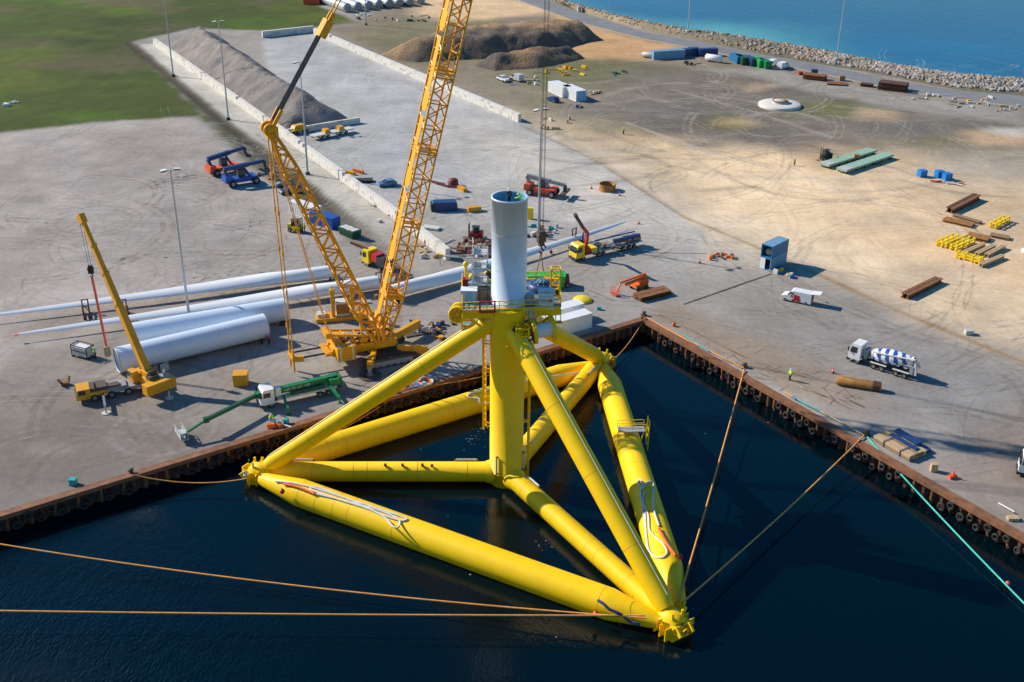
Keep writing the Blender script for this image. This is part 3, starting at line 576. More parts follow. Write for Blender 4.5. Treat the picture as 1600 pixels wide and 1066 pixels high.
# column fenders and ladders
def ladder(parent, x0, y0, z0, z1, out, name='ladder', w_=.9):
    mb = MB(FO); o = Vector(out).normalized(); s_ = Vector((-o.y, o.x, 0)); b = Vector((x0, y0, 0))
    for k in (-1, 1): mb.bar(b+o*.9+s_*k*w_/2+Vector((0, 0, z0)), b+o*.9+s_*k*w_/2+Vector((0, 0, z1)), .16 if k < 0 else .3)
    z = z0+.3
    while z < z1: mb.bar(b+o*.9-s_*w_/2+Vector((0, 0, z)), b+o*.9+s_*w_/2+Vector((0, 0, z)), .09); z += .9
    z = z0+.6
    while z < z1: 
        for k in (-1, 1): mb.bar(b-o*.1+s_*k*w_/2+Vector((0, 0, z)), b+o*.95+s_*k*w_/2+Vector((0, 0, z)), .16)
        z += 4.2
    mb.build(name, M['yellow'], parent)
ladder(col, NO.x-2.2, NO.y+.5, 5.5, 22.5, (-1, .35, 0)); ladder(col, NO.x+2.2, NO.y+.6, -2.3, 17, (1, .3, 0), w_=.5)
fender_bars(col, [((NO.x-1.2, NO.y-1.98, -.1), (NO.x-1.2, NO.y-1.98, 2.4), (-.5, -.86, 0)), ((NO.x+2.2, NO.y-.7, -.1), (NO.x+2.2, NO.y-.7, 2.4), (.95, -.3, 0))])
# access platform on the far right lateral brace
P_, Q_, r, BCo = lats['BC']; d, x, y = frame_of(Q_, P_); c0 = Q_.lerp(P_, .40); ax = MB(FO); px_ = x if x.x > 0 else -x
for zc in (0, 1): pass
ap = MB(FO); plat = [c0-px_*1.6+Vector((0, 0, r+.5)), c0+px_*2.3+Vector((0, 0, r+.5))]
ap.bar(plat[0], plat[1], 1.5, .12, 1, up=(0, 0, 1))
for q in (plat[0], plat[0].lerp(plat[1], .5), plat[1]):
    for k in (-.7, .7): ap.bar(q+d*k, q+d*k+Vector((0, 0, 1.15)), .07); 
for k in (-.7, .7):
    for h in (.6, 1.15): ap.bar(plat[0]+d*k+Vector((0, 0, h)), plat[1]+d*k+Vector((0, 0, h)), .07)
for q in (-.7, .7): ap.bar(plat[1]+d*q+px_*.5+Vector((0, 0, 1.8)), plat[1]+d*q+px_*.5+Vector((0, 0, -3.2)), .16)
for h in (-2.4, -1.2, 0, 1.6): ap.bar(plat[1]+d*-.7+px_*.5+Vector((0, 0, h)), plat[1]+d*.7+px_*.5+Vector((0, 0, h)), .1)
ap.bar(plat[0]-Vector((0, 0, .2)), c0-px_*1.5+Vector((0, 0, .4)), .14); ap.bar(plat[1], c0+px_*1.8, .14); ap.build('access_platform', [M['yellow'], M['galv']], BCo)
# working platform on top of the column
ZD = 24.4
dk = [G(722, 487, ZD), G(876, 481, ZD), G(874, 437, ZD), G(722, 441, ZD)]; dk2 = [(p.x, p.y) for p in dk]
dm = MB(FO); dm.slab(dk2, ZD-.35, ZD, 1, 0)
c_ = sum((Vector((*p, 0)) for p in dk2), Vector())/4
for t in (.1, .3, .5, .7, .9):
    a = dk[0].lerp(dk[1], t); b = dk[3].lerp(dk[2], t); dm.bar((a.x, a.y, ZD-.75), (b.x, b.y, ZD-.75), .25, .7)
for t in (.03, .97):
    a = dk[0].lerp(dk[3], t); b = dk[1].lerp(dk[2], t); dm.bar((a.x, a.y, ZD-.7), (b.x, b.y, ZD-.7), .3, .8)
for (i, tt_) in ((0, .03), (1, .97), (1, .8), (0, .12)):
    p = dk[0].lerp(dk[1], tt_); dm.bar((p.x, p.y+.5, ZD-.6), (NO.x+(p.x-NO.x)*.25, NO.y, 19.4), .3)
wp = dm.build('working_platform', [M['yellow'], M['deck_grey']], fd)
rl = MB(FO)
for i in range(4):
    a, b = dk[i], dk[(i+1) % 4]; n = max(2, int((b-a).length/1.5))
    for k in range(n+1):
        p = a.lerp(b, k/n); rl.bar(p, p+Vector((0, 0, 1.25)), .09)
    for h in (.15, .65, 1.25): rl.bar(a+Vector((0, 0, h)), b+Vector((0, 0, h)), .09 if h > .2 else .16)
rl.build('railing', M['yellow'], wp)
gt = MB(FO); a = dk[0].lerp(dk[1], .18)+Vector((0, -.12, 0)); b = dk[0].lerp(dk[1], .33)+Vector((0, -.12, 0))
for q in (a, b): gt.bar(q-Vector((0, 0, .2)), q+Vector((0, 0, 1.4)), .22)
gt.bar(a+Vector((0, 0, 1.3)), b+Vector((0, 0, 1.3)), .14); gt.bar(a-Vector((0, 0, .1)), b-Vector((0, 0, .1)), .3); gt.build('gate_frame', M['red'], wp)
# lattice davit frame on the right of the platform
dv = MB(FO); p0 = G(864, 470, ZD); 
def pz(u, v, z): return G(u, v, z)
q0 = dk[1].lerp(dk[2], .35)+Vector((-.7, 0, 0))
cs = [(-.6, -.5), (.6, -.5), (.6, .7), (-.6, .7)]
for cx, cy in cs: dv.bar(q0+Vector((cx, cy, 0)), q0+Vector((cx, cy, 4.2)), .16)
for h in (1.4, 2.8, 4.2):
    for i in range(4):
        a, b = cs[i], cs[(i+1) % 4]; dv.bar(q0+Vector((*a, h)), q0+Vector((*b, h)), .13); dv.bar(q0+Vector((*a, h)), q0+Vector((*b, h-1.4)), .12)
dv.build('davit_frame', M['yellow'], wp)
# winch drums hung under the platform
def winch(c, axis, R, L, drumR):
    axis = Vector(axis).normalized(); w_ = MB(FO)
    for k in (-1, 1):
        p = c+axis*k*L/2
        w_.pipe(p-axis*.14, p+axis*.14, [(0, R), (1, R)], 24, 0, True)
        for j in range(8): t = j*math.pi/4; xx_ = axis.cross(Vector((0, 0, 1))).normalized(); yy = xx_.cross(axis); e = xx_*math.cos(t)+yy*math.sin(t); w_.bar(p+axis*.2*k+e*.3, p+axis*.2*k+e*R*.95, .18, .22, 1)
        w_.torus(p+axis*.2*k, R*.92, .14, axis, 22, 6)
    w_.tube(c-axis*L/2, c+axis*L/2, drumR, n=20, m=2)
    o = w_.build('winch_drum', [M['yellow'], M['yellow_seam'], M['white']], wp); return o
def frame_box(c, sx, sy, sz, n=3, parent=None):
    fm = MB(FO); c = Vector(c)
    for x_ in (-1, 1):
        for y_ in (-1, 1): fm.bar(c+Vector((x_*sx/2, y_*sy/2, -sz/2)), c+Vector((x_*sx/2, y_*sy/2, sz/2)), .2)
        for k in range(n+1): z_ = -sz/2+sz*k/n; fm.bar(c+Vector((x_*sx/2, -sy/2, z_)), c+Vector((x_*sx/2, sy/2, z_)), .16)
    for y_ in (-1, 1):
        for k in range(n+1): z_ = -sz/2+sz*k/n; fm.bar(c+Vector((-sx/2, y_*sy/2, z_)), c+Vector((sx/2, y_*sy/2, z_)), .16)
    fm.bar(c+Vector((-sx/2, -sy/2, -sz/2)), c+Vector((-sx/2, sy/2, sz/2)), .14); fm.build('winch_frame', M['yellow'], parent or wp)
wA = tops['A'][1].lerp(tops['A'][0], .10)+Vector((-.3, -1.2, 1.6)); cA = G(716, 489, 22.6); winch(Vector((cA.x, cA.y, 22.6)), (.1, 1, -.15), 1.15, 1.7, .75)
cB = G(849, 516, 21.8); winch(cB, (.97, .22, .12), 1.6, 2.4, .95); frame_box(cB+Vector((-2.7, -.4, -.7)), 1.6, 2.2, 3.0); frame_box(cA+Vector((1.2, -.3, -.9)), 1.3, 2.0, 2.4)
fm = MB(FO)
for t in np.linspace(0, 1, 7): p = G(828+t*48, 508-t*4, 22.2); fm.bar(p, p+Vector((0, 0, 1.9)), .12)
fm.bar(G(826, 508, 22.2), G(878, 503, 22.2), .8, .12); 
cb = MB(FO)
for k in range(44):
    p = cB+Vector((random.uniform(-4.2, -1.6), random.uniform(-1.6, .6), random.uniform(-2.2, 1.4))); cb.bar(p, p+Vector((random.uniform(-.9, .9), random.uniform(-.5, .5), random.uniform(-.9, .9))), random.uniform(.1, .3), None, random.choice([0, 0, 1]))
cb.build('winch_gear', [M['yellow'], M['plate']], wp); fm.build('walkway', M['yellow'], wp)
# tower section standing on the platform
tw = thing('tower_section', 'white open-topped steel tower section standing upright on the yellow foundation platform', 'tower section', (NO.x+.1, NO.y+1.0, ZD+.02)); tb = MB(); TH = zat(NO.x, NO.y+1, 307)-ZD
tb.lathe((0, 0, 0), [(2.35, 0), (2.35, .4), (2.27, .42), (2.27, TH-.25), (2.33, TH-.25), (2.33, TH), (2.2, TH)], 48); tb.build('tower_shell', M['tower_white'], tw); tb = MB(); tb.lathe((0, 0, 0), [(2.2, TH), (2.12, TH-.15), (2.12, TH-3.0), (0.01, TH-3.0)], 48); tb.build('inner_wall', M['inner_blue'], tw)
for sh_ in (.35, .68): tb = MB(); tb.torus((0, 0, TH*sh_), 2.275, .018, n=48, k_=4); tb.build('weld_seam', M['light_grey'], tw)
fl = MB(); fl.torus((0, 0, TH-.12), 2.2, .1, n=48, k_=6, sq=.6); fl.build('flange', M['light_grey'], tw)
fl = MB()
for k in range(14): a = random.uniform(0, 6.28); q = random.uniform(.3, 1.7); fl.box((q*math.cos(a), q*math.sin(a), TH-2.8), (random.uniform(.2, .7), .3, random.uniform(.2, .5)), a, k % 2)
fl.build('inner_equipment', [M['grey'], M['dark']], tw)
TWT = Vector((NO.x+.1, NO.y+1.0, ZD+TH))
# things standing on the platform
sc_ = thing('stair_tower', 'grey aluminium scaffold stair tower on the left of the yellow platform, beside the white tower', 'scaffold', G(750, 458, ZD)); sm = MB()
for x_ in (-1, 1):
    for y_ in (-1.1, 1.1): sm.tube((x_, y_, 0), (x_, y_, 6.2), .07, n=6)
for h in np.arange(.6, 6.3, .8):
    for y_ in (-1.1, 1.1): sm.bar((-1, y_, h), (1, y_, h), .08)
    for x_ in (-1, 1): sm.bar((x_, -1.1, h), (x_, 1.1, h), .08)
sm.build('scaffold_frame', M['galv'], sc_)
sm = MB()
for h in (2.0, 4.0, 5.9): sm.box((0, 0, h), (1.9, 2.1, .1)); sm.box((-.95, 0, h+.5), (.05, 2.1, .7))
sm.build('scaffold_deck', M['light_grey'], sc_)
sm = MB(); 
for y_ in (-.5, .5): sm.bar((.9, y_-1.1, 3.6), (4.0, y_-2.2, .3), .1, .3); sm.bar((.9, y_-1.1, 4.6), (4.0, y_-2.2, 1.3), .08)
for t in np.linspace(.05, .95, 9): sm.bar((.9+3.1*t, -.5-1.1*(1+t), 3.6-3.3*t), (.9+3.1*t, .5-1.1*(1+t), 3.6-3.3*t), .2, .06)
sm.build('stair_flight', M['dark'], sc_)
ar = MB(); ar.bar((-1, -.6, 5.2), (-5.2, -.4, 5.4), .14); ar.bar((-1, .6, 5.2), (-5.2, -.4, 5.4), .1); ar.bar((-5.2, -.4, 5.5), (-5.2, -.4, 3.9), .1); ar.box((-5.1, -.4, 5.5), (.5, .4, .3), 0, 1); ar.build('swing_arm', [M['light_grey'], M['bright_yellow']], sc_)
def crate(u, v, z, s, mk, label, name='equipment_box', cat='box', rz=0, lid=None, parts=True):
    t = thing(name, label, cat, G(u, v, z), rz); mb = MB(); mb.box((0, 0, s[2]/2), (s[0], s[1], s[2]*.96)); mb.build('body', M[mk], t)
    mb = MB(); mb.box((0, 0, s[2]*.985), (s[0]+.06, s[1]+.06, .07)); 
    for k in (-1, 1): mb.box((k*s[0]*.3, 0, s[2]*.5), (.08, s[1]+.05, s[2]*.9))
    mb.build('lid', M[lid or mk], t); return t
crate(733, 470, ZD, (2.1, 1.4, 1.7), 'sky_blue', 'pale blue equipment cabinet at the front left corner of the platform', lid='white')
crate(727, 446, ZD, (.9, .8, 1.0), 'maroon', 'small dark red crate beside the left railing of the platform', lid='red')
crate(738, 449, ZD, (1.0, 1.0, .8), 'white', 'small white tool box in front of the scaffold stair tower', lid='sky_blue')
crate(756, 467, ZD, (1.7, 1.2, 1.6), 'wood_brown', 'brown storage box under the scaffold stair tower', lid='dark')
def post(u, v, z, h, label, mk='bright_yellow'):
    t = thing('vent_post', label, 'post', G(u, v, z)); mb = MB(); mb.tube((0, 0, 0), (0, 0, h), .22, n=10); mb.build('pipe', M[mk], t); mb = MB(); mb.ball((0, 0, h), .42, 10); mb.build('cap', M[mk], t)
post(728, 436, ZD, 2.2, 'round-capped yellow vent post in the back left corner of the platform'); post(737, 445, ZD, 1.2, 'short yellow vent post near the dark red crate on the platform')
ym = thing('cable_guard', 'yellow framed cable guard on the platform against the left of the white tower', 'cable guard', G(766, 452, ZD)); mb = MB(); mb.torus((0, 0, 1.9), .75, .18, (.3, 1, 0), 12, 6); mb.bar((-.6, 0, 0), (-.6, 0, 1.6), .15); mb.bar((.6, 0, 0), (.6, 0, 1.6), .15); mb.build('guard_ring', M['bright_yellow'], ym)
bl = thing('cable_tank', 'dark blue round machine with pipes on the right of the platform behind the white sign', 'machine', G(846, 452, ZD)); mb = MB(); mb.lathe((0, 0, 0), [(1.9, 0), (1.9, .8), (1.3, 1.0), (.01, 1.0)], 20); mb.torus((0, 0, 1.15), .9, .12, n=16); mb.build('housing', M['navy'], bl)
mb = MB()
for k in range(9): a = k*.7; mb.bar((1.2*math.cos(a), 1.2*math.sin(a), .9), (.3*math.cos(a+.5), .3*math.sin(a+.5), 1.5), .13)
mb.bar((-3, .2, .2), (-1.6, 0, .4), .3); mb.build('pipework', M['sky_blue'], bl)
for (u, v, s_, mk, lb) in ((776, 474, (1.3, .8, .9), 'light_grey', 'light grey locker behind the red gate frame of the platform'), (808, 474, (1.6, .7, .7), 'white', 'white equipment box at the foot of the white tower'), (828, 475, (1.1, .9, 1.5), 'galv', 'metal cabinet left of the white box sign'), (868, 458, (1.2, 1.0, 1.2), 'plate', 'dark box inside the yellow davit frame'), (858, 443, (1.4, .7, .8), 'crane_yellow', 'orange box at the back right of the platform'), (790, 477, (.6, .5, 1.0), 'dark', 'small dark pump by the front platform railing')): crate(u, v, ZD, s_, mk, lb)
hs2 = MB(FO)
for k in range(9):
    p = G(826+random.uniform(-4, 10), 484, ZD-.1); hs2.path([p, p+Vector((.1, -.15, -.8)), p+Vector((random.uniform(-.4, .4), -.2, -1.9))], .07, 5)
hs2.build('hose_bundle', M['galv'], wp)
# banner
bn = thing('sign_board', 'white box sign with blue heading and orange logo at the front right of the platform', 'sign'); ba = G(841, 484, ZD-.2); bb = G(865, 484, ZD-.2); bn.location = ba; dB = (bb-ba); ang = math.atan2(dB.y, dB.x); bn.rotation_euler = (0, 0, ang); bL = dB.length
mb = MB(); mb.box((bL/2, .15, 1.1), (bL, .3, 2.1)); mb.box((bL/2, .35, 2.45), (bL*1.1, .8, .65), 0, 0, 1, 1); mb.build('board', M['poster'], bn)
def text(s, size, loc, rot, mk, parent, name='lettering', ext=.01):
    cu = bpy.data.curves.new(name, 'FONT'); cu.body = s; cu.size = size; cu.extrude = ext; cu.align_x = 'CENTER'; cu.align_y = 'CENTER'; cu.space_character = 1.05; cu.resolution_u = 2
    to = bpy.data.objects.new(name, cu); COL.objects.link(to); dg_ = bpy.context.evaluated_depsgraph_get(); me = bpy.data.meshes.new_from_object(to.evaluated_get(dg_)); bpy.data.objects.remove(to)
    me.name = name; me.materials.clear(); me.materials.append(M[mk]); o = bpy.data.objects.new(name, me); COL.objects.link(o); o.location = loc; o.rotation_euler = rot
    if parent: o.parent = parent
    return o
text('Stiesdal', .42, (bL*.36, -.03, 1.25), (R_(90), 0, 0), 'logo_blue', bn); text('TetraSpar', .34, (bL*.34, -.03, .5), (R_(90), 0, 0), 'sky_blue', bn); text('Shell', .32, (bL*.82, -.03, .45), (R_(90), 0, 0), 'logo_blue', bn); text('Demonstrator', .26, (bL*.5, -.03, 1.85), (R_(90), 0, 0), 'sky_blue', bn); text('TetraSpar', .5, (bL*.42, -.08, 2.48), (R_(90), 0, 0), 'logo_blue', bn)
mb = MB(); mb.tube((bL*.8, -.03, 1.25), (bL*.8, 0, 1.25), .24, n=14); mb.build('logo_disc', M['orange'], bn)
# ------------------------------------------------------------------ ropes
def rope(a, b, sag, r, mk, label, n=26, name='mooring_rope', group=None, cat='rope'):
    a = Vector(a); b = Vector(b); pts = [a.lerp(b, t)-Vector((0, 0, sag*4*t*(1-t))) for t in np.linspace(0, 1, n)]
    o = MB(); o.path(pts, r); x = o.build(name, M[mk]); tag(x, label, cat, group); return x
rope(G(385, 748, -.6), G(208, 742, .3), 1.0, .085, 'rope_orange', 'orange mooring rope from the left corner of the foundation to the left quay edge')
bR = NBk+Vector((-4.0, .2, .6))
rope(G(1010, 966, 0), G(-165, 822, .2), 1.6, .11, 'rope_orange', 'long orange mooring rope, the upper of the two crossing the basin at lower left')
rope(G(1008, 962, 0), G(-520, 945, .2), .4, .11, 'rope_orange', 'long orange mooring rope, the lower nearly level one crossing the basin at lower left')
rope(G(946, 572, -.6), G(1008, 496, .3), 1.2, .085, 'rope_orange', 'orange mooring rope from the far corner of the foundation to the quay corner')
rope(NBk+Vector((.8, 2.2, 1.2)), G(1163, 577, .3), .9, .12, 'rope_orange', 'orange mooring rope rising steeply from the near foundation corner to the right quay')
rope(NBk+Vector((1.2, 2.0, 1.2)), G(1350, 681, .3), .6, .12, 'rope_orange', 'orange mooring rope slanting from the near foundation corner far along the right quay')
rope(G(1355, 683, .3), G(1720, 1062, -2.3), .5, .12, 'rope_teal', 'turquoise mooring rope running from the right quay down out of the picture')
rope(G(402, 725, -.3), G(632, 608, .3), 1.4, .07, 'rope_orange', 'orange rope from the left corner of the foundation to the quay under the crane'); rope(G(632, 607, .3), G(765, 586, .2), .3, .07, 'rope_orange', 'slack orange rope along the quay edge left of the yellow column'); rope(G(440, 700, .2), G(600, 600, .3), 1.6, .07, 'galv', 'grey wire rope hanging along the left quay wall')
rope(G(843, 700, -2.3), G(862, 610, -1), .8, .07, 'teal', 'thin teal rope in the water right of the yellow column')
def lie(pxs, z, r, mk, label, name='rope', cat='rope', n=40, cl=False, group=None):   # rope lying on a surface, smoothed
    P = [G(u, v, z) for u, v in pxs]; out = []
    for i in range(len(P)-1):
        p0 = P[max(i-1, 0)]; p1 = P[i]; p2 = P[i+1]; p3 = P[min(i+2, len(P)-1)]
        for t in np.linspace(0, 1, 6)[:-1]: out.append(.5*((2*p1)+(p2-p0)*t+(2*p0-5*p1+4*p2-p3)*t*t+(3*p1-p0-3*p2+p3)*t**3))
    out.append(P[-1]); o = MB(); o.path(out, r); x = o.build(name, M[mk]); return tag(x, label, cat, group)
zt = ZT+1.97
def onlat(pts, key, r_, mk, label, name='mooring_pendant'):   # drape a line over a lateral brace: photo point -> top surface of the tube
    P_, Q_, R0, _ = lats[key]; d = (Q_-P_).normalized(); out = []
    dense = []
    for (a, b) in zip(pts, pts[1:]):
        for t in np.linspace(0, 1, 5)[:-1]: dense.append((a[0]+(b[0]-a[0])*t, a[1]+(b[1]-a[1])*t))
    dense.append(pts[-1])
    L = (Q_-P_).length
    for u, v in dense:
        z = ZT+R0
        for it in range(6):
            p = G(u, v, z); rel = p-P_; s_ = rel.dot(d)/L; rr = R0+r_*.8
            if s_ < .115: rr = 1.0+(R0-1.0)*max(0, s_)/.115+r_
            if s_ > .885: rr = 1.0+(R0-1.0)*max(0, 1-s_)/.115+r_
            hor = Vector((rel.x, rel.y, 0)); lat_ = abs(hor.dot(Vector((-d.y, d.x, 0)))); z = ZT+math.sqrt(max(rr*rr-lat_*lat_, .05))
        out.append(G(u, v, z))
    for _ in range(2): out = [out[0]]+[(out[i-1]+out[i]*2+out[i+1])/4 for i in range(1, len(out)-1)]+[out[-1]]
    o = MB(); o.path(out, r_); return tag(o.build(name, M[mk]), label, 'rope')
onlat([(430, 752), (455, 754), (490, 762), (560, 785), (625, 806), (638, 811), (630, 815), (600, 806), (545, 780), (500, 762), (484, 760), (486, 766), (520, 778), (580, 796), (604, 810), (613, 823), (622, 826), (627, 815), (610, 803), (560, 788), (495, 772)], 'AB', .13, 'rope_white', 'looped white mooring pendant lying on the front yellow float near its left end')
onlat([(443, 756), (462, 760), (478, 766), (492, 772)], 'AB', .17, 'red_orange', 'orange-red sleeved sling on the front yellow float near its left end', 'sling')
onlat([(934, 938), (944, 944), (951, 952), (964, 957), (973, 962), (984, 972), (1000, 976)], 'AB', .18, 'navy', 'blue sleeved sling on the front yellow float near its right end', 'sling')
onlat([(1003, 930), (1013, 870), (1010, 840), (1004, 790), (1000, 770), (1006, 755), (998, 748), (997, 756), (1003, 764), (1012, 752), (1022, 754), (1020, 775), (1022, 800), (1030, 822)], 'BC', .14, 'rope_white', 'long white mooring pendant lying along the right yellow float')
onlat([(1006, 770), (1004, 785), (1014, 805), (1014, 828), (1022, 838), (1037, 850), (1044, 864), (1036, 872), (1022, 871), (1013, 860), (1010, 835), (1008, 800)], 'BC', .13, 'rope_white', 'white mooring pendant coiled in a wide loop on the right yellow float')
onlat([(1030, 826), (1038, 842), (1048, 858), (1056, 868)], 'BC', .18, 'red_orange', 'orange-red sleeved sling on the right yellow float', 'sling')
onlat([(905, 582), (850, 590), (800, 600), (755, 610), (730, 616), (732, 622), (750, 622), (748, 630), (760, 632), (770, 626)], 'CA', .12, 'rope_white', 'white mooring pendant looped on the back yellow float behind the column')
def buoy(p, mk, label, r=.35):
    t = thing('buoy', label, 'buoy', p); mb = MB(); mb.ball((0, 0, 0), r, 12); mb.build('float', M[mk], t); mb = MB(); mb.torus((0, 0, r), .12, .04, (0, 1, 0), 8, 5); mb.build('eye', M['dark'], t)
for k_, (u, v) in enumerate(((602, 728), (629, 728), (660, 728), (675, 729))):
    p = G(u, v, ZT+1.35); mb = MB(FO); mb.tube(p, p+Vector((0, 0, .3)), .2, n=10); mb.build('vent_cap', M['maroon'], fd)
rm = MB()
for i in range(70):   # drifting foam flecks
    u, v = random.choice([(random.gauss(745, 12), random.gauss(680, 20)), (random.gauss(845, 8), random.gauss(850, 8)), (random.gauss(745, 12), random.gauss(680, 20)), (random.uniform(500, 1400), random.uniform(600, 1000))])
    p = G(u, v, -2.49); 
    if p.y < yq(np.array([p.x]))[0]-3: r_ = random.uniform(.03, .12); rm.add([(p.x+r_*math.cos(t)*random.uniform(.6, 1.4), p.y+r_*math.sin(t)*random.uniform(.5, 1.2), -2.485) for t in np.linspace(0, 6.28, 7)[:-1]], [(0, 1, 2, 3, 4, 5)], 0)
tag(rm.build('foam_flecks', M['rock']), 'pale flecks drifting on the dark harbour water', 'foam', kind='stuff')
buoy(G(1575, 912, -2.1), 'red_orange', 'orange-red float threaded on the turquoise rope'); buoy(G(1063, 870, .9), 'red', 'red float at the end of the sling on the right yellow float'); buoy(G(955, 568, .4), 'red', 'red float at the far corner of the foundation'); buoy(G(931, 959, -.8), 'red_orange', 'orange-red float at the side of the front yellow float')
buoy(G(441, 768, .1), 'red', 'red float at the left end of the front yellow float'); buoy(G(1068, 989, -1.5), 'red_orange', 'orange float hanging at the near corner of the foundation'); buoy(G(384, 742, -.6), 'white', 'white and pink float at the left corner of the foundation')
# ------------------------------------------------------------------ crawler crane
cF = G(598, 556); mH = G(456, 583); cd_ = Vector((cF.x-mH.x, cF.y-mH.y, 0)); crz = math.atan2(cd_.y, cd_.x); RM = cd_.length; Hm = zat(mH.x, mH.y, 205)
BA = R_(75.1); BL = 108.
cr = thing('crawler_crane', 'huge orange-yellow lattice boom crawler crane on the quay left of the foundation', 'crane', (cF.x, cF.y, 0), crz)
Mi = Matrix.Rotation(-crz, 3, 'Z')
def CL(u, v, z): p = G(u, v, z)-Vector((cF.x, cF.y, 0)); return Mi @ p
def lattice(mb, a, b, w0, w1, h0, h1, n, r, side=(0, 1, 0), foot=0, head=0, m=0, rd=None):
    a = Vector(a); b = Vector(b); d = (b-a).normalized(); sy = Vector(side); sz = d.cross(sy).normalized(); L = (b-a).length; rd = rd or r*.5
    def sec(t):
        k = 1.
        if foot and t < foot: k = .18+.82*t/foot
        kw = 1. if not foot or t >= foot else 1.0
        if head and t > 1-head: k = .2+.8*(1-t)/head
        w_ = w0+(w1-w0)*t; h_ = (h0+(h1-h0)*t)*k; p = a+d*L*t
        return [p+sy*w_/2+sz*h_/2, p-sy*w_/2+sz*h_/2, p-sy*w_/2-sz*h_/2, p+sy*w_/2-sz*h_/2]
    S_ = [sec(i/n) for i in range(n+1)]
    for i in range(n):
        for k in range(4): mb.tube(S_[i][k], S_[i+1][k], r, n=6, caps=False, m=m)
        for k in range(4):
            j = (k+1) % 4; a1, b1 = (S_[i][k], S_[i+1][j]) if i % 2 else (S_[i][j], S_[i+1][k]); mb.tube(a1, b1, rd, n=4, caps=False, m=m)
    for i in range(0, n+1, 2):
        for k in range(4): mb.tube(S_[i][k], S_[i][(k+1) % 4], rd, n=4, caps=False, m=m)
    return S_
bf = Vector((0, 0, 3.2)); bt = bf+Vector((BL*math.cos(BA), 0, BL*math.sin(BA))); bdv = (bt-bf).normalized()
mb = MB(); lattice(mb, bf+bdv*8, bf+bdv*(BL-9), 3.1, 3.1, 2.9, 2.9, 46, .17, rd=.1)
lattice(mb, bf, bf+bdv*8, 3.1, 3.1, 1.0, 2.9, 5, .2, rd=.12); lattice(mb, bf+bdv*(BL-9), bt, 3.1, 1.5, 2.9, .8, 5, .15)
sz_ = Vector((0, 1, 0)).cross(bdv).normalized()*-1
if sz_.x < 0: sz_ = -sz_
for s_ in np.arange(8, BL-8, 12.2):     # bolted section joints
    for ds in (-.28, .28):
        p = bf+bdv*(s_+ds)
        for k in (-1, 1): mb.bar(p+sz_*k*1.45+Vector((0, -1.55, 0)), p+sz_*k*1.45+Vector((0, 1.55, 0)), .24); mb.bar(p-sz_*1.45+Vector((0, k*1.55, 0)), p+sz_*1.45+Vector((0, k*1.55, 0)), .24)
boom = mb.build('main_boom', M['crane_yellow'], cr)
mm('walk', (.9, .40, .008), .45, var=.05)
mb = MB()
for s_ in np.arange(1.5, BL-8, 12.2): mb.bar(bf+bdv*s_-sz_*1.5+Vector((0, .2, 0)), bf+bdv*(s_+11.4)-sz_*1.5+Vector((0, .2, 0)), 1.3, .08, up=(1, 0, 0)); mb.bar(bf+bdv*(s_+.5)-sz_*1.6, bf+bdv*(s_+3)-sz_*1.6, 2.8 if s_ < 3 else 2.0, .06, up=(1, 0, 0))
mb.build('boom_walkway', M['walk'], boom)
mt = Vector((-RM, 0, Hm)); mf = Vector((-1.2, 0, 3.4)); md = (mt-mf).normalized()
mb = MB(); lattice(mb, mf, mt, 3.4, 2.2, 2.4, 2.1, 22, .22, foot=.12, head=.16, rd=.13)
mb.box(mt, (1.6, 2.4, 1.6), 0, 0); 
for k in (-.9, .9): mb.tube(mt+Vector((-.3, k-.2, .4)), mt+Vector((-.3, k+.2, .4)), .95, n=14); mb.bar(mt+Vector((0, k, .6)), mt+Vector((0, k, .6))+(bt-mt).normalized()*3.0, .3, .5)
mb.build('derrick_mast', M['crane_yellow'], cr)
pe = (bt-mt).normalized(); blk = mt+pe*16.5
mb = MB(); 
for k in np.linspace(-.75, .75, 9):
    for h in (0, .3): mb.tube(mt+pe*1.0+Vector((0, k, .5+h)), blk+Vector((0, k, .25+h)), .055, n=4, caps=False)
mb.build('hoist_reeving', M['dark'], cr)
mb = MB(); mb.bar(blk-pe*1.2, blk+pe*1.4, 2.0, 1.1)
for k in (-.6, .6): mb.bar(blk+pe*1.2+Vector((0, k, 0)), blk+pe*2.6+Vector((0, k, 0)), .3, .6)
mb.build('pendant_block', M['crane_yellow'], cr)
for k in (-.75, .75):
    mb = MB(); mb.bar(blk+pe*1.5+Vector((0, k, .2)), bt+Vector((0, k*.8, 0)), .17, .17); mb.build('boom_pendant', M['crane_yellow'], cr)
# ballast guide frame and its pendants, a frame behind the machine
bs = Vector((-RM+.4, 0, 3.6)); bz = 4.2
for k in (-1.1, 1.1):
    mb = MB(); mb.bar(mt+Vector((-.3, k, -.3)), Vector((-RM+.2, k, bz)), .16, .16)
    for z_ in np.arange(8, Hm-3, 6.5): mb.box((-RM-.3+.5*(1-z_/Hm), k, z_), (.3, .24, .7))
    mb.bar((-RM+.2, k, bz+.3), (-RM+.2, k, .9), .28, .34); mb.tube((-RM+.2, k, .9), (-RM+.2, k, .4), .07, n=6); mb.build('ballast_pendant', M['crane_yellow'], cr)
mb = MB(); mb.bar((-RM+.2, -1.4, 3.0), (-RM+.2, 1.4, 3.0), .5, .6); mb.bar((-RM+.4, -1.1, 3.0), (-RM+1.8, -1.5, 3.0), .7, .9)
mb.bar((-9.6, -2.0, 3.0), (-9.6, 2.0, 3.0), 1.0, .5); mb.bar((-9.6, -1.3, 3.0), (-4, -1.3, 3.0), .7, .6); mb.bar((-9.6, 1.3, 3.0), (-4, 1.3, 3.0), .7, .6); mb.build('ballast_frame', M['crane_yellow'], cr)
mb = MB()
for k in (-1.2, 1.2): mb.tube((-RM+.4, k, 3.0), (-9.5, k, 3.0), .16, n=8)
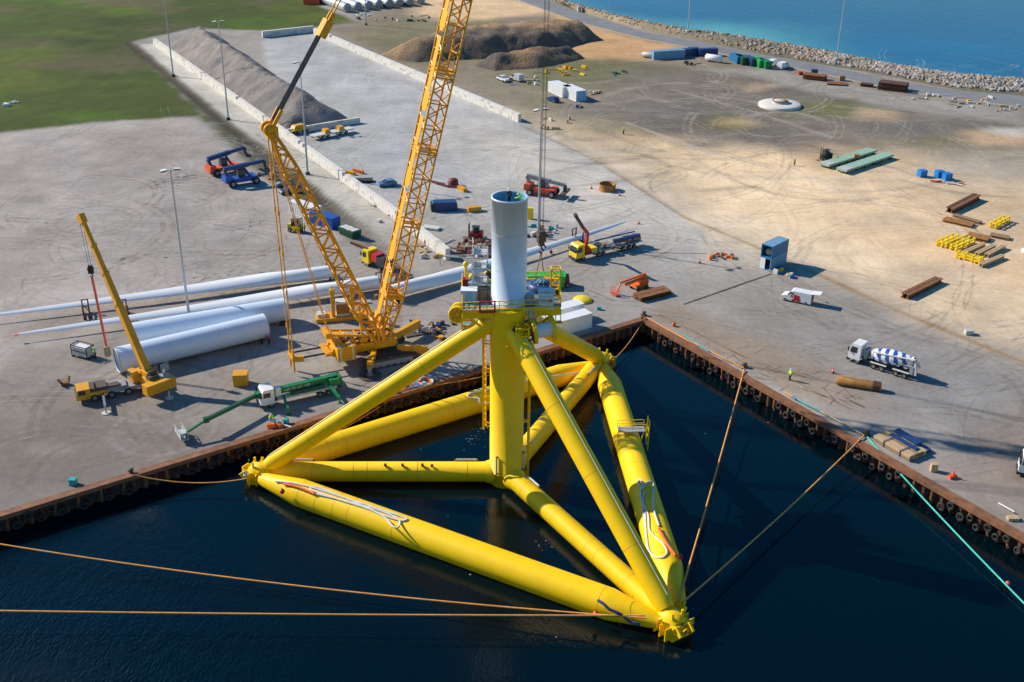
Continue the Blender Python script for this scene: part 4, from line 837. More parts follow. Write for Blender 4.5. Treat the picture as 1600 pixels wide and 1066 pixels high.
mb.build('guide_rod', M['dark'], cr)
# superstructure
mb = MB(); mb.box((-3.6, 0, 2.8), (10.5, 2.6, 1.0))
for k in (-1.35, 1.35): mb.box((-3.4, k, 2.9), (10.9, .35, 1.35))
mb.box((.6, 0, 3.1), (1.4, 3.0, 1.6)); mb.box((-7.8, 0, 3.6), (1.6, 3.4, 2.2), tx=.7); sup = mb.build('superstructure', M['crane_yellow'], cr)
for yk in (-2.45, 2.45):
    mb = MB()
    for k in range(5): mb.box((-7.0, yk, 2.25+k*.5), (3.0, 1.7, .46))
    cwt = mb.build('counterweight', M['crane_yellow'], cr); mb = MB()
    for x_ in (-8.0, -6.0): mb.box((x_, yk-math.copysign(.0, yk), 3.3), (.22, 1.78, 2.5))
    mb.build('warning_strip', M['rope_white'], cwt)
mb = MB()
for k in (-1.1, 1.1): mb.bar((-.6, k, 4.4), (-9.4, k, 6.0), .3, .34); mb.bar((-9.2, k, 6.0), (-7.0, k, 2.8), .3); 
for x_ in (-2.4, -4.6, -6.8, -9.0): mb.bar((x_, -1.1, 4.73-.182*(x_+2.4)), (x_, 1.1, 4.73-.182*(x_+2.4)), .24)
mb.box((-9.2, 0, 6.0), (1.0, 2.8, .9)); mb.build('a_frame', M['crane_yellow'], cr)
for k in (-.7, .7):
    mb = MB(); mb.bar((-9.0, k, 6.3), mt+Vector((-.2, k, -.6)), .13, .13); mb.build('mast_pendant', M['crane_yellow'], cr)
for k, x_ in ((-.8, -3.6), (.8, -3.2)):
    mb = MB(); mb.bar((x_, k, 3.3), (x_-.2, k, 9.5), .3); mb.build('mast_strut', M['crane_yellow'], cr)
mb = MB(); mb.bar((-2.2, -1.5, 3.8), (1.2, -1.3, 9.5), .22); mb.build('boom_backstop', M['crane_yellow'], cr)
for x_, r_ in ((-5.4, .75), (-3.4, .7), (-1.8, .6)):
    mb = MB(); mb.tube((x_, -1.0, 3.9), (x_, 1.0, 3.9), r_, n=14, m=0, m2=1); mb.build('winch', [M['dark'], M['crane_yellow']], cr)
cbx = MB(); cbx.box((1.0, 2.6, 3.1), (2.6, 1.5, 2.0), tx=.8); cab_ = cbx.build('operator_cab', M['crane_yellow'], cr); cbx = MB(); cbx.box((1.35, 2.6, 3.45), (2.1, 1.56, 1.0), tx=.86); cbx.build('cab_glass', M['glass'], cab_)
# crawler chassis: two tracks + carbody + outriggers
th = crz-.0
for yk in (-3.6, 3.6):
    mb = MB(); n = 26; L2 = 5.0; pr = []
    for k in range(n):
        t = 2*math.pi*k/n; pr.append(((L2-.7)*(1 if math.cos(t) > 0 else -1)+.75*math.cos(t), .8+.75*math.sin(t)))
    mb.prism(pr, yk-.62, yk+.62, 0); 
    for k in range(44):
        x_ = -L2+.6+k*(2*L2-1.2)/43
        for z_ in (.04, 1.58): mb.box((x_, yk, z_), (.16, 1.36, .1))
    trk = mb.build('crawler_track', M['plate'], cr); mb = MB(); mb.box((0, yk+math.copysign(.66, yk), .85), (7.6, .12, .7)); 
    for k in range(7): mb.tube((-3.6+k*1.2, yk-.68, .5), (-3.6+k*1.2, yk+.68, .5), .3, n=10)
    mb.build('track_frame', M['grey'], trk)
mb = MB(); mb.box((0, 0, 1.3), (4.2, 6.4, 1.2)); mb.tube((0, 0, 1.6), (0, 0, 2.3), 1.7, n=24); mb.build('carbody', M['dark'], cr)
for (u, v), zz in (((578, 588), 0), ((668, 562), 0), ((532, 540), 0), ((655, 520), 0)):
    P = CL(u, v, 0); st = Vector((math.copysign(2.0, P.x), math.copysign(2.0, P.y), 1.9)); 
    mb = MB(); mb.bar(st, P+Vector((0, 0, 1.9)), .8, 1.3); og = mb.build('outrigger', M['crane_yellow'], cr)
    mb = MB(); mb.tube(P+Vector((0, 0, 1.9)), P+Vector((0, 0, .35)), .35, n=12); mb.box(P+Vector((0, 0, .3)), (1.0, 1.0, .12)); mb.build('support_jack', M['steel'], og)
    mt_ = thing('support_mat', {578: 'round dark steel mat under the near outrigger of the crawler crane', 668: 'dark steel mat under the right outrigger of the crawler crane', 532: 'dark steel mat under the left outrigger of the crawler crane', 655: 'dark steel mat under the far outrigger of the crawler crane'}[u], 'support mat', G(u, v), crz); mb = MB()
    if u == 578: mb.tube((0, 0, .01), (0, 0, .22), 1.9, n=8)
    else: mb.box((0, 0, .12), (5.6, 2.3, .22)); 
    mb.build('plate', M['plate'], mt_); mb = MB()
    for k in (-1, 1): mb.box((k*.8, .2*k, .26), (.9, .12, .06))
    mb.build('lifting_lug', M['dark'], mt_)
# hoist rope, hook block
hk = Vector((bt.x+1.2, 0, 0)); wq = Vector((cF.x, cF.y, 0))+Matrix.Rotation(crz, 3, 'Z') @ hk; hz = zat(wq.x, wq.y, 372)
for i, k in enumerate((-.55, -.3, .3, .55)):
    mb = MB(); mb.tube((bt.x+1.2+k, 0, bt.z), (bt.x+1.2+k*.6, 0, hz+1.4), .035, n=5); mb.build('hoist_rope', M['dark'], cr)
mb = MB(); mb.box(bt+Vector((.6, 0, 0)), (2.2, 1.6, 1.2)); mb.tube(bt+Vector((1.2, -.5, 0)), bt+Vector((1.2, .5, 0)), .9, n=14); mb.build('boom_head', M['crane_yellow'], cr)
hb = thing('hook_block', 'dark hook block with chain slings hanging from the crawler crane right of the white tower', 'hook block', (wq.x, wq.y, hz), crz)
mb = MB(); mb.box((0, 0, .3), (1.5, .8, 1.9), tx=.8); mb.tube((0, -.5, .5), (0, .5, .5), .75, n=14); mb.box((0, 0, -1.0), (.9, .7, .8)); mb.build('sheave_block', M['plate'], hb)
mb = MB(); mb.path([(0, 0, -1.4), (.1, 0, -1.9), (.5, 0, -2.3), (.2, 0, -2.8), (-.3, 0, -2.5)], .16, 8); mb.path([(.5, 0, -1.2), (.9, 0, -1.9)], .15); mb.build('hook', M['maroon'], hb)
for k in (-.35, .3): mb = MB(); mb.path([(0, 0, -2.5), (k, 0, -4.4), (k*1.4, .1, -5.2), (k*2, 0, -6.3)], .1, 6); mb.build('chain_sling', M['wood_brown'], hb)
# spare ballast rack behind the crane
sbk = thing('ballast_rack', 'orange-yellow ballast tray with stacked weights behind the crawler crane', 'ballast rack', G(538, 497), crz*.55)
mb = MB(); mb.box((0, 0, .45), (10, 3.0, .7)); mb.build('tray', M['crane_yellow'], sbk)
for x_ in (-1.9, 1.5): 
    mb = MB(); mb.bar((x_, -.6, .8), (x_, -.3, 5.2), .6, .7); mb.box((x_, -.3, 5.4), (.9, .9, .9)); mb.tube((x_, -.3, 5.8), (x_, -.3, 6.5), .14); mb.build('guide_post', M['crane_yellow'], sbk)
for k in range(6): mb = MB(); mb.box((-.2, 0, 1.05+k*.45), (2.3, 1.9, .4)); mb.build('weight_slab', M['offwhite'] if k in (0, 5) else M['crane_dark'], sbk)
for k in range(2): mb = MB(); mb.box((-4.0, -.4+k*.9, 1.1), (1.4, .8, .6)); mb.build('concrete_block', M['offwhite'], sbk)
# ------------------------------------------------------------------ generic vehicle pieces
def wheel(parent, x, y, r=.5, w_=.32, rim='steel'):
    mb = MB(); mb.pipe((x, y-w_/2, r), (x, y+w_/2, r), [(0, r*.86), (.12, r), (.88, r), (1, r*.86)], 16, 0); s_ = 1 if y > 0 else -1
    mb.tube((x, y+s_*w_*.5, r), (x, y+s_*(w_*.5+.03), r), r*.52, n=12, m=1); return mb.build('wheel', [M['rubber'], M[rim]], parent)
def cabover(parent, x, mk, L=2.1, H=2.75, W=2.45, z0=.75):     # front of the cab at x, facing +x
    pr = [(x-L, z0), (x-.05, z0), (x, z0+.9), (x-.28, z0+H-.35), (x-.55, z0+H), (x-L, z0+H)]; mb = MB(); mb.prism(pr, -W/2, W/2); c = mb.build('cab', M[mk], parent)
    mb = MB(); n_ = [(x+.012, z0+1.15), (x-.235, z0+H-.45)]; mb.add([(n_[0][0], -W/2+.12, n_[0][1]), (n_[0][0], W/2-.12, n_[0][1]), (n_[1][0], W/2-.18, n_[1][1]), (n_[1][0], -W/2+.18, n_[1][1])], [(0, 1, 2, 3)]); mb.build('windscreen', M['glass'], c)
    for s_ in (-1, 1):
        mb = MB(); y = s_*(W/2+.012); v = [(x-.35, y, z0+1.2), (x-.48, y, z0+H-.5), (x-L*.72, y, z0+H-.5), (x-L*.72, y, z0+1.2)]; mb.add(v, [(0, 1, 2, 3) if s_ < 0 else (3, 2, 1, 0)]); mb.build('side_window', M['glass'], c)
        mb = MB(); mb.box((x+.0, s_*(W/2-.3), z0+.2), (.08, .35, .2)); mb.build('headlight', M['led'], c)
        mb = MB(); mb.box((x-.05, s_*(W/2+.2), z0+1.7), (.15, .22, .7)); mb.build('mirror', M['black'], c)
    mb = MB(); mb.box((x-.1, 0, z0-.15), (.5, W, .45)); mb.build('bumper', M['dark'], c); return c
def chassis(parent, x0, x1, axles, mk='dark', r=.5, W=2.3):
    mb = MB(); mb.box(((x0+x1)/2, 0, .85), (abs(x1-x0), .95, .3)); mb.build('chassis', M[mk], parent)
    for a in axles:
        for s_ in (-1, 1): wheel(parent, a, s_*(W/2-.14), r)
def car(name, label, cat, front, rear, mk, kind='car', group=None, L=None):
    c, a, Lp = span(front, rear); L = L or 4.5; t = thing(name, label, cat, c, a, group); h = L/2; W = 1.8
    if kind == 'car': pr = [(-h, .35), (h, .35), (h, .75), (h-.25, .95), (h-1.2, 1.05), (h-1.9, 1.5), (-h+.8, 1.52), (-h+.15, 1.1), (-h, .9)]; gl = [(h-1.3, 1.07), (h-1.92, 1.46), (-h+.85, 1.47), (-h+.35, 1.1)]
    elif kind == 'van': pr = [(-h, .35), (h, .35), (h, .9), (h-.3, 1.15), (h-1.1, 1.3), (h-1.7, 2.1), (h-2.1, 2.3), (-h, 2.3)]; gl = [(h-1.15, 1.33), (h-1.62, 1.98), (h-2.3, 1.98), (h-2.3, 1.35)]; W = 2.0
    else: pr = [(-h, .45), (h, .45), (h, .9), (h-1.1, 1.1), (h-1.7, 1.7), (h-3.0, 1.72), (h-3.1, 1.05), (-h, 1.05)]; gl = [(h-1.2, 1.12), (h-1.72, 1.64), (h-2.9, 1.64), (h-2.9, 1.14)]
    mb = MB(); mb.prism(pr, -W/2, W/2); b = mb.build('body', M[mk], t); mb = MB(); mb.prism(gl, -W/2-.012, W/2+.012); mb.build('window', M['glass'], t)
    k = pr.index(next(p for p in pr if p[1] > 1.0 and p[0] > 0)) if 0 else None
    i = [j for j in range(len(pr)-1) if pr[j][0] > pr[j+1][0] and pr[j+1][1]-pr[j][1] > .35][0]; a0, b0 = pr[i], pr[i+1]; nx, nz = .012, .012
    mb = MB(); mb.add([(a0[0]+nx, -W/2+.15, a0[1]+nz), (a0[0]+nx, W/2-.15, a0[1]+nz), (b0[0]+nx, W/2-.2, b0[1]+nz), (b0[0]+nx, -W/2+.2, b0[1]+nz)], [(0, 1, 2, 3)]); mb.build('windscreen', M['glass'], t)
    for x_ in (h-.85, -h+.9):
        for s_ in (-1, 1): wheel(t, x_, s_*(W/2-.1), .34, .22)
    for s_ in (-1, 1):
        mb = MB(); mb.box((h, s_*(W/2-.3), .72), (.05, .35, .16)); mb.build('headlight', M['led'], t); mb = MB(); mb.box((-h, s_*(W/2-.2), .9), (.05, .18, .3)); mb.build('tail_light', M['red'], t)
    return t
def container(label, c, rz, L, mk, z=0, W=2.44, H=2.6, group=None, open_end=0, doors='white', top=None, name='shipping_container'):
    t = thing(name, label, 'container', (c[0], c[1], z), rz, group); h = L/2; mb = MB(); n = int(L/.55)
    for s_ in (-1, 1):    # corrugated sides
        pts = []
        for k in range(n): x0 = -h+.1+k*(L-.2)/n; dx = (L-.2)/n; pts += [(x0, 0), (x0+dx*.35, 0), (x0+dx*.5, .05), (x0+dx*.85, .05)]
        pts.append((h-.1, 0))
        for p, q in zip(pts, pts[1:]):
            f = [(p[0], s_*(W/2-p[1]), .12), (q[0], s_*(W/2-q[1]), .12), (q[0], s_*(W/2-q[1]), H-.1), (p[0], s_*(W/2-p[1]), H-.1)]; mb.add(f, [(0, 1, 2, 3) if s_ < 0 else (3, 2, 1, 0)])
    mb.box((0, 0, H-.06), (L-.04, W-.06, .1), m=1); mb.box((0, 0, .1), (L-.04, W-.06, .16))
    if open_end <= 0: mb.box((h-.08, 0, H/2), (.1, W-.1, H-.2))
    if open_end >= 0: mb.box((-h+.08, 0, H/2), (.1, W-.1, H-.2))
    for x_ in (-h, h):
        for s_ in (-1, 1): mb.box((x_*.995, s_*(W/2-.07), H/2), (.16, .16, H), m=0)
        for z_ in (.08, H-.08): mb.box((x_*.995, 0, z_), (.15, W-.3, .15))
    for s_ in (-1, 1):
        for z_ in (.07, H-.07): mb.box((0, s_*(W/2-.03), z_), (L-.3, .09, .13))
    mb.build('shell', [M[mk], M[top or mk]], t)
    if open_end:
        x_ = h*open_end
        for s_ in (-1, 1):
            if doors and s_ < 0: mb = MB(); mb.box((x_+open_end*.04, -W/4, H/2), (.06, W/2-.1, H-.3)); mb.build('door', M[doors], t)
    else:
        for s_ in (-1, 1): mb = MB(); mb.box((h+.0, s_*W/4, H/2), (.05, W/2-.2, H-.35)); mb.bar((h+.05, s_*W/4, .2), (h+.05, s_*W/4, H-.2), .05); mb.build('door', M[mk], t)
    return t
def cline(label, fr, bk, L, mk, **k): c, a, _ = span(fr, bk); return container(label, c, a, L, mk, **k)
# cement mixer truck
c, a, L = span((1326, 560), (1434, 594)); t = thing('mixer_truck', 'white concrete mixer truck with blue striped drum on the right apron', 'truck', c, a); chassis(t, -5.4, 5.0, (4.0, 1.2, -.2, -2.6, -4.0)); cabover(t, 5.7, 'white')
mb = MB(); n = 24; A0 = Vector((2.2, 0, 2.1)); A1 = Vector((-4.6, 0, 3.05)); prf = [(0, .45), (.08, .95), (.3, 1.22), (.52, 1.25), (.8, .95), (1, .62)]
def rad(t_):
    return float(np.interp(t_, [p[0] for p in prf], [p[1] for p in prf]))
d = (A1-A0); xx_ = d.normalized().cross(Vector((0, 0, 1))).normalized(); yy = xx_.cross(d.normalized()); N2 = 30; vs = []; fs = []; ms2 = []
for i in range(N2+1):
    for k in range(n): q = 2*math.pi*k/n; r = rad(i/N2); vs.append(A0+d*(i/N2)+xx_*r*math.cos(q)+yy*r*math.sin(q))
for i in range(N2):
    for k in range(n): fs.append((i*n+k, i*n+(k+1) % n, (i+1)*n+(k+1) % n, (i+1)*n+k)); ms2.append(1 if ((i/N2*5.2+k/n*1.0) % 1.0) < .48 and .06 < i/N2 < .95 else 0)
for f, q in zip(fs, ms2): mb.add([vs[j] for j in f], [(0, 1, 2, 3)], q, True)
mb.tube(A1, A1+Vector((-.25, 0, .03)), .66, n=20, m=0, m2=2); mb.build('mixer_drum', [M['white'], M['blue'], M['dark']], t)
mb = MB(); mb.bar((1.5, 1.05, 3.0), (-5.2, .9, 3.7), .35, .12); mb.bar((-5.2, .8, 3.6), (-5.6, .8, 1.0), .4, .15); mb.bar((-4.9, .2, 3.5), (-5.9, .0, 2.2), .7, .2); mb.build('discharge_chute', M['offwhite'], t)
mb = MB(); mb.box((2.9, 0, 2.0), (.5, 1.6, 1.6)); mb.box((-4.9, 0, 1.7), (.6, 1.9, 1.4)); mb.tube((2.7, -1.0, 1.2), (1.2, -1.0, 1.2), .32); mb.build('drum_support', M['grey'], t)
mb = MB()
for x_ in (4.0, .5, -3.3): 
    for s_ in (-1, 1): mb.box((x_, s_*1.03, 1.13), (1.5 if x_ > 2 else 2.7, .42, .06))
mb.build('mudguard', M['offwhite'], t)
# crane truck with trailer (yellow cab)
c, a, L = span((893, 408), (997, 383)); t = thing('crane_truck', 'yellow lorry with red folding crane and a loaded trailer beside the third blade', 'truck', c, a); h = 8.3; chassis(t, -8.2, 7.4, (6.4, 2.6, 1.3, -3.6, -5.2, -6.6)); cabover(t, h, 'bright_yellow')
mb = MB(); mb.box((1.9, 0, 1.25), (5.2, 2.45, .2)); mb.box((-5.2, 0, 1.25), (6.8, 2.45, .2)); mb.build('load_bed', M['steel'], t)
mb = MB(); mb.box((5.3, 0, 1.9), (.9, 2.0, 1.6)); mb.bar((5.3, .2, 2.4), (5.2, .6, 5.4), .5, .55); mb.bar((5.2, .6, 5.4), (6.9, 1.2, 7.2), .5, .6); mb.build('loader_crane', M['red'], t)
mb = MB(); mb.bar((6.7, 1.1, 7.0), (9.8, 2.6, 10.6), .45, .5); mb.tube((9.6, 2.5, 10.4), (10.1, 2.8, 11.0), .4, n=8); mb.build('crane_tip', M['dark'], t)
mb = MB(); mb.box((3.7, 0, 1.8), (1.3, 2.3, .9)); mb.build('tool_locker', M['bright_yellow'], t)
for i in range(11):
    mb = MB(); x_ = random.uniform(-8, 2.6); mb.box((x_, random.uniform(-.7, .7), 1.35+.3+random.uniform(0, .4)), (random.uniform(.8, 2.0), random.uniform(.5, 1.2), random.uniform(.4, .9)), random.uniform(-.2, .2)); mb.build('cargo_box', M[random.choice(['navy', 'blue', 'wood_brown', 'light_grey', 'white', 'rust'])], t)
mb = MB(); mb.bar((-8.3, -1.1, 2.7), (2.0, -1.1, 2.7), .3, .2); mb.bar((-8.3, .6, 2.5), (-1.5, .6, 2.5), .5, .6); mb.build('cargo_beam', M['navy'], t)
# white lorry cut by the right frame edge
c, a, L = span((1605, 741), (1677, 755)); t = thing('lorry', 'white lorry cab entering at the right edge of the photo', 'truck', c, a); chassis(t, -4, 4, (3.0, -1.5, -2.8)); cabover(t, 4.3, 'white'); mb = MB(); mb.box((-1.3, 0, 2.3), (5.4, 2.4, 2.4)); mb.build('box_body', M['light_grey'], t)
# van, cars
vn = car('delivery_van', 'white van with red side stripe and raised rear door on the right apron', 'van', (1221, 466), (1269, 476), 'white', 'van', L=5.6)
mb = MB(); mb.box((.25, 1.015, 1.0), (1.1, .02, 1.2), ry=.25); mb.box((-.5, 1.017, .95), (.5, .02, 1.2), ry=.25); mb.build('side_stripe', M['red'], vn); mb = MB(); mb.box((-3.5, 0, 2.42), (1.7, 1.9, .1), ry=.12); mb.build('tailgate', M['white'], vn); mb = MB(); mb.box((-2.82, 0, 1.35), (.03, 1.7, 1.6)); mb.build('load_opening', M['black'], vn)
mb = MB(); mb.torus((.85, 1.02, 1.15), .42, .07, (0, 1, 0), 14, 5, sq=.3); mb.build('ring_logo', M['white'], vn)
car('parked_car', 'blue car parked alone right of the left block wall', 'car', (592, 292), (618, 289), 'car_blue', 'car')
car('parked_car', 'dark car at the near end of the pair beside the white container under the mast', 'car', (441, 304), (462, 300), 'navy', 'car'); car('parked_car', 'silver-fronted dark car behind the mast, farther of the pair', 'car', (432, 292), (456, 288), 'grey', 'car')
car('delivery_van', 'white van by the shore road right of the green containers', 'van', (1230, 105), (1217, 109), 'white', 'van', L=5.5)
car('pickup_truck', 'white pickup at the left end of the row behind the right block wall', 'pickup', (774, 122), (798, 131), 'white', 'pickup', L=5.5); car('delivery_van', 'white van in the row behind the right block wall', 'van', (800, 124), (814, 128), 'light_grey', 'van', L=5)
car('parked_car', 'dark blue car left of the paired white containers', 'car', (860, 157), (868, 160), 'navy', 'car'); car('delivery_van', 'white van parked right of the green containers by the shore road', 'van', (1198, 106), (1210, 102), 'white', 'van', L=5)
car('parked_car', 'white car cut by the right picture edge beside the yellow frames', 'van', (1598, 400), (1625, 392), 'white', 'van')
# containers
sb0, sa0, _ = span((1203, 424.5), (1233, 410)); sc0 = sb0+Vector((-math.sin(sa0)*-1.2*-1, 0, 0)); nn = Vector((-math.sin(sa0), math.cos(sa0), 0)); 
cc0 = G(1203, 424.5)+(G(1233, 409)-G(1203, 424.5)).normalized()*3.03; dd_ = (G(1203, 424.5)-G(1233, 409)).normalized(); nn = Vector((-dd_.y, dd_.x, 0)); nn = nn if (G(1188, 420)-G(1203, 424.5)).dot(nn) > 0 else -nn; cc0 = cc0+nn*1.22; ca0 = math.atan2(dd_.y, dd_.x)
c1_ = container('grey-blue container with open door, lower of the stacked pair on the apron', cc0, ca0, 6.06, 'cont_grey', open_end=1, doors='white'); c2_ = container('dark blue open container on top of the stacked pair on the apron', cc0, ca0, 6.06, 'cont_blue', z=2.62, open_end=1, doors=None, top='cont_grey')
ins = thing('cargo_sack', 'tan sack inside the open upper blue container', 'sack', cc0+dd_*1.9+Vector((0, 0, 2.8))); mb = MB(); mb.ball((0, 0, .8), .8, 10, 0, 1.0, .08); mb.build('bag', M['wood'], ins)
e1 = G(909, 513); e2 = G(885, 524)
def two(fr, bk, L, mk, label, **k): return cline(label, fr, bk, L, mk, **k)
c, a, _ = span((870, 541), (910, 514)); container('white container nearest the quay behind the working platform', G(891, 517)+Vector((0, .4, 0)), R_(33), 7.5, 'white', H=2.8, top='white'); container('white container behind the nearer white one at the quay', G(876, 505)+Vector((.4, 1.4, 0)), R_(33), 7.5, 'white', H=2.8)
container('white container with blue end, right one of the pair beyond the right block wall', G(896, 153), R_(-62), 9, 'white', H=3.2, W=3.6); container('white container, left one of the pair beyond the right block wall', G(875, 147), R_(-62), 9, 'white', H=3.2, W=3.6)
mb = MB(); mb.box((4.56, 0, 1.6), (.06, 3.3, 2.8)); 
sh = [o for o in bpy.data.objects if o.get('label') == 'white container with blue end, right one of the pair beyond the right block wall'][0]; mb.build('end_panel', M['sky_blue'], sh)
container('long grey-green site office container at the left of the far row', G(1043, 91), R_(18), 12.2, 'cont_grey', H=2.9, W=3.0); container('dark blue container right behind the long grey-green one', G(1063, 88), R_(18), 6, 'navy')
container('small dark blue container with a white machine on top, far row', G(1083, 86), R_(18), 3.5, 'navy'); container('blue container standing alone in the middle of the far row', G(1105, 87), R_(14), 7, 'navy')
for i, (u, v, mk, lb) in enumerate([(1150, 97, 'cont_blue', 'left blue container of the far group near the shore road'), (1158, 99, 'dark_green', 'dark open container between the two blue ones of the far group'), (1172, 101, 'navy', 'blue container next to the green ones of the far group'), (1184, 103, 'skip_green', 'green container with orange cargo in the far group'), (1194, 105, 'green', 'green container at the right end of the far group')]): container(lb, G(u, v), R_(-75), 6.5, mk, group='containers near the shore road')
container('white office container half hidden behind the leaning mast', G(478, 338), R_(-38), 8, 'white', H=3.0); container('bright blue container behind the mast beside the white one', G(508, 352), R_(-38), 7, 'blue', H=2.6); 
def skip_(label, c, rz, L, W, H, mk, fill):
    t = thing('skip', label, 'skip', c, rz); mb = MB(); mb.box((0, 0, H/2), (L*.9, W*.9, H), tx=1.11, ty=1.1)
    for k in range(int(L/.8)): 
        for s_ in (-1, 1): mb.box((-L/2+.5+k*.8, s_*W*.485, H*.5), (.12, .1, H*.9))
    for s_ in (-1, 1): mb.box((0, s_*W/2, H), (L+.05, .14, .14)); mb.box((s_*L/2, 0, H), (.14, W, .14))
    mb.build('hull', M[mk], t); mb = MB(); 
    for k in range(4): mb.box((-L*.35+k*L*.22, random.uniform(-.2, .2), H+.02), (L*.2, W*.75, random.uniform(.06, .2)))
    mb.build('contents', M[fill], t); return t
skip_('long bright green covered skip behind the working platform', G(853, 447), R_(3), 7.2, 2.6, 2.4, 'skip_green', 'skip_green')
t = thing('flatbed_trailer', 'dark red machine behind the bright green skip', 'machine', G(880, 446), 0); mb = MB(); mb.box((0, 0, 1.2), (2.2, 2.0, 1.6)); mb.build('engine_box', M['maroon'], t); [wheel(t, x_, y_, .5) for x_ in (-.7, .8) for y_ in (-1, 1)]
skip_('dark green skip with planks beside the lane, right of the bright blue container', G(547, 368), R_(-45), 5, 2.4, 1.6, 'dark_green', 'offwhite')
# reach stackers
def stacker(label, fr, bk, mk, up_=0.12, bmk='navy', L=9):
    c, a, _ = span(fr, bk); t = thing('reach_stacker', label, 'reach stacker', c, a); mb = MB(); mb.box((-.6, 0, 1.4), (L*.8, 2.6, 1.0)); mb.box((-L*.42, 0, 1.9), (1.8, 3.0, 1.5), tx=.8); mb.box((L*.28, 0, 1.4), (1.2, 3.4, 1.3)); mb.build('chassis', M[mk], t)
    for x_, r_ in ((L*.3, .9), (-L*.33, .85)):
        for s_ in (-1, 1): wheel(t, x_, s_*1.6, r_, .7)
    mb = MB(); mb.box((-.4, 0, 2.9), (1.7, 1.4, 1.7), tx=.8); cb = mb.build('cab', M['dark'], t); mb = MB(); mb.box((-.3, 0, 3.1), (1.56, 1.46, 1.0), tx=.84); mb.build('cab_glass', M['glass'], cb)
    b0 = Vector((-L*.48, 0, 4.2)); b1 = Vector((L*.62, 0, 4.2+L*up_*1.1)); mb = MB(); mb.bar(b0, b0.lerp(b1, .6), .9, 1.0); mb.bar(b0.lerp(b1, .5), b1, .65, .75); bo = mb.build('lifting_boom', M[bmk], t)
    mb = MB(); mb.bar((-L*.4, 0, 2.2), b0, .9, .6); mb.build('boom_support', M[bmk], t); mb = MB()
    mb.tube((L*.2, 0, 1.7), b0.lerp(b1, .45), .3, n=8)
    mb.build('lift_cylinder', M[bmk], t); mb = MB(); mb.bar(b1, b1-Vector((0, 0, 1.6)), .7, .6); mb.box(b1-Vector((0, 0, 1.7)), (1.0, 5.2, .5)); mb.build('spreader', M['plate'], bo); return t
stacker('red reach stacker with dark raised boom, behind the blue one at the left gravel yard', (372, 266), (333, 274), 'red_orange'); stacker('bright blue reach stacker parked in front of the red one', (408, 283), (352, 292), 'blue', .07)
stacker('red reach stacker with grey boom standing behind the white tower', (872, 308), (826, 302), 'red_orange', -.12, 'grey', 8.5)
# forklift and small machines
def forklift(label, u, v, rz, mk, name='forklift'):
    t = thing(name, label, 'forklift', G(u, v), rz); mb = MB(); mb.box((0, 0, .9), (2.6, 1.5, 1.0)); mb.box((-1.1, 0, 1.3), (.7, 1.5, 1.0)); mb.build('body', M[mk], t)
    for x_ in (-.9, .9):
        for s_ in (-1, 1): wheel(t, x_, s_*.8, .5, .35)
    mb = MB()
    for x_ in (-.6, .7):
        for s_ in (-.6, .6): mb.bar((x_, s_, 1.3), (x_*.9, s_*.9, 2.7), .09)
    mb.box((0, 0, 2.72), (1.6, 1.3, .08)); mb.box((0, 0, 1.9), (1.1, 1.1, .9)); mb.build('cage', M['dark'], t)
    mb = MB()
    for s_ in (-.4, .4): mb.bar((1.5, s_, .2), (1.5, s_, 3.3), .16); mb.bar((1.5, s_, .2), (2.9, s_, .15), .14, .06)
    for z_ in (.6, 1.8, 3.2): mb.bar((1.5, -.4, z_), (1.5, .4, z_), .12)
    mb.build('mast', M['plate'], t); return t
forklift('red forklift with dark mast left of the white tower', 744, 373, R_(170), 'red'); 
t = forklift('yellow wheel loader with a driver in green beside the white container', 462, 362, R_(-20), 'bright_yellow', 'wheel_loader'); t['category'] = 'wheel loader'
# yellow and red mobile machine near the blade roots
c, a, _ = span((575, 412), (612, 428)); t = thing('truck_crane', 'yellow cabbed truck with red bonnet and dark loader behind the blade roots', 'truck', c, a); chassis(t, -3.6, 3.2, (2.4, -1.4, -2.7)); cabover(t, 4.0, 'bright_yellow'); mb = MB(); mb.box((.6, 0, 2.3), (2.0, 2.0, 1.6)); mb.build('red_housing', M['red'], t)
mb = MB(); mb.bar((3.0, .5, 3.4), (6.5, 1.8, 4.2), .4, .5); mb.build('arm', M['rust'], t); mb = MB(); mb.box((-1.8, 0, 2.0), (2.8, 2.3, 1.6)); mb.box((-3.4, .6, 2.8), (1.2, .8, 1.2), .4); mb.build('machinery', M['dark'], t)
# orange boom lift
c, a, _ = span((952, 464), (1018, 446)); t = thing('boom_lift', 'orange articulated boom lift folded on the apron by the steel plates', 'boom lift', c, a); mb = MB(); mb.box((-2.0, 0, .9), (2.8, 2.0, .6)); mb.box((-2.6, 0, 1.6), (2.2, 1.6, .9)); mb.build('base', M['orange'], t); [wheel(t, x_, y_, .45) for x_ in (-3, -1) for y_ in (-1, 1)]
mb = MB(); mb.bar((-3.6, .2, 2.3), (1.6, .2, 1.7), .4, .45); mb.bar((-3.6, -.2, 2.7), (2.6, -.2, 2.2), .3, .35); mb.bar((2.6, 0, 2.1), (3.4, 0, .7), .25); mb.build('boom', M['orange'], t); mb = MB()
for s_ in (-.8, .8):
    for z_ in (.3, .8, 1.3): mb.bar((3.3, s_, z_), (4.2, s_, z_), .07)
for x_ in (3.3, 4.2):
    for z_ in (.3, .8, 1.3): mb.bar((x_, -.8, z_), (x_, .8, z_), .07)
    for s_ in (-.8, .8): mb.bar((x_, s_, .2), (x_, s_, 1.3), .07)
mb.box((3.75, 0, .22), (.95, 1.6, .06)); mb.build('basket', M['red_orange'], t)
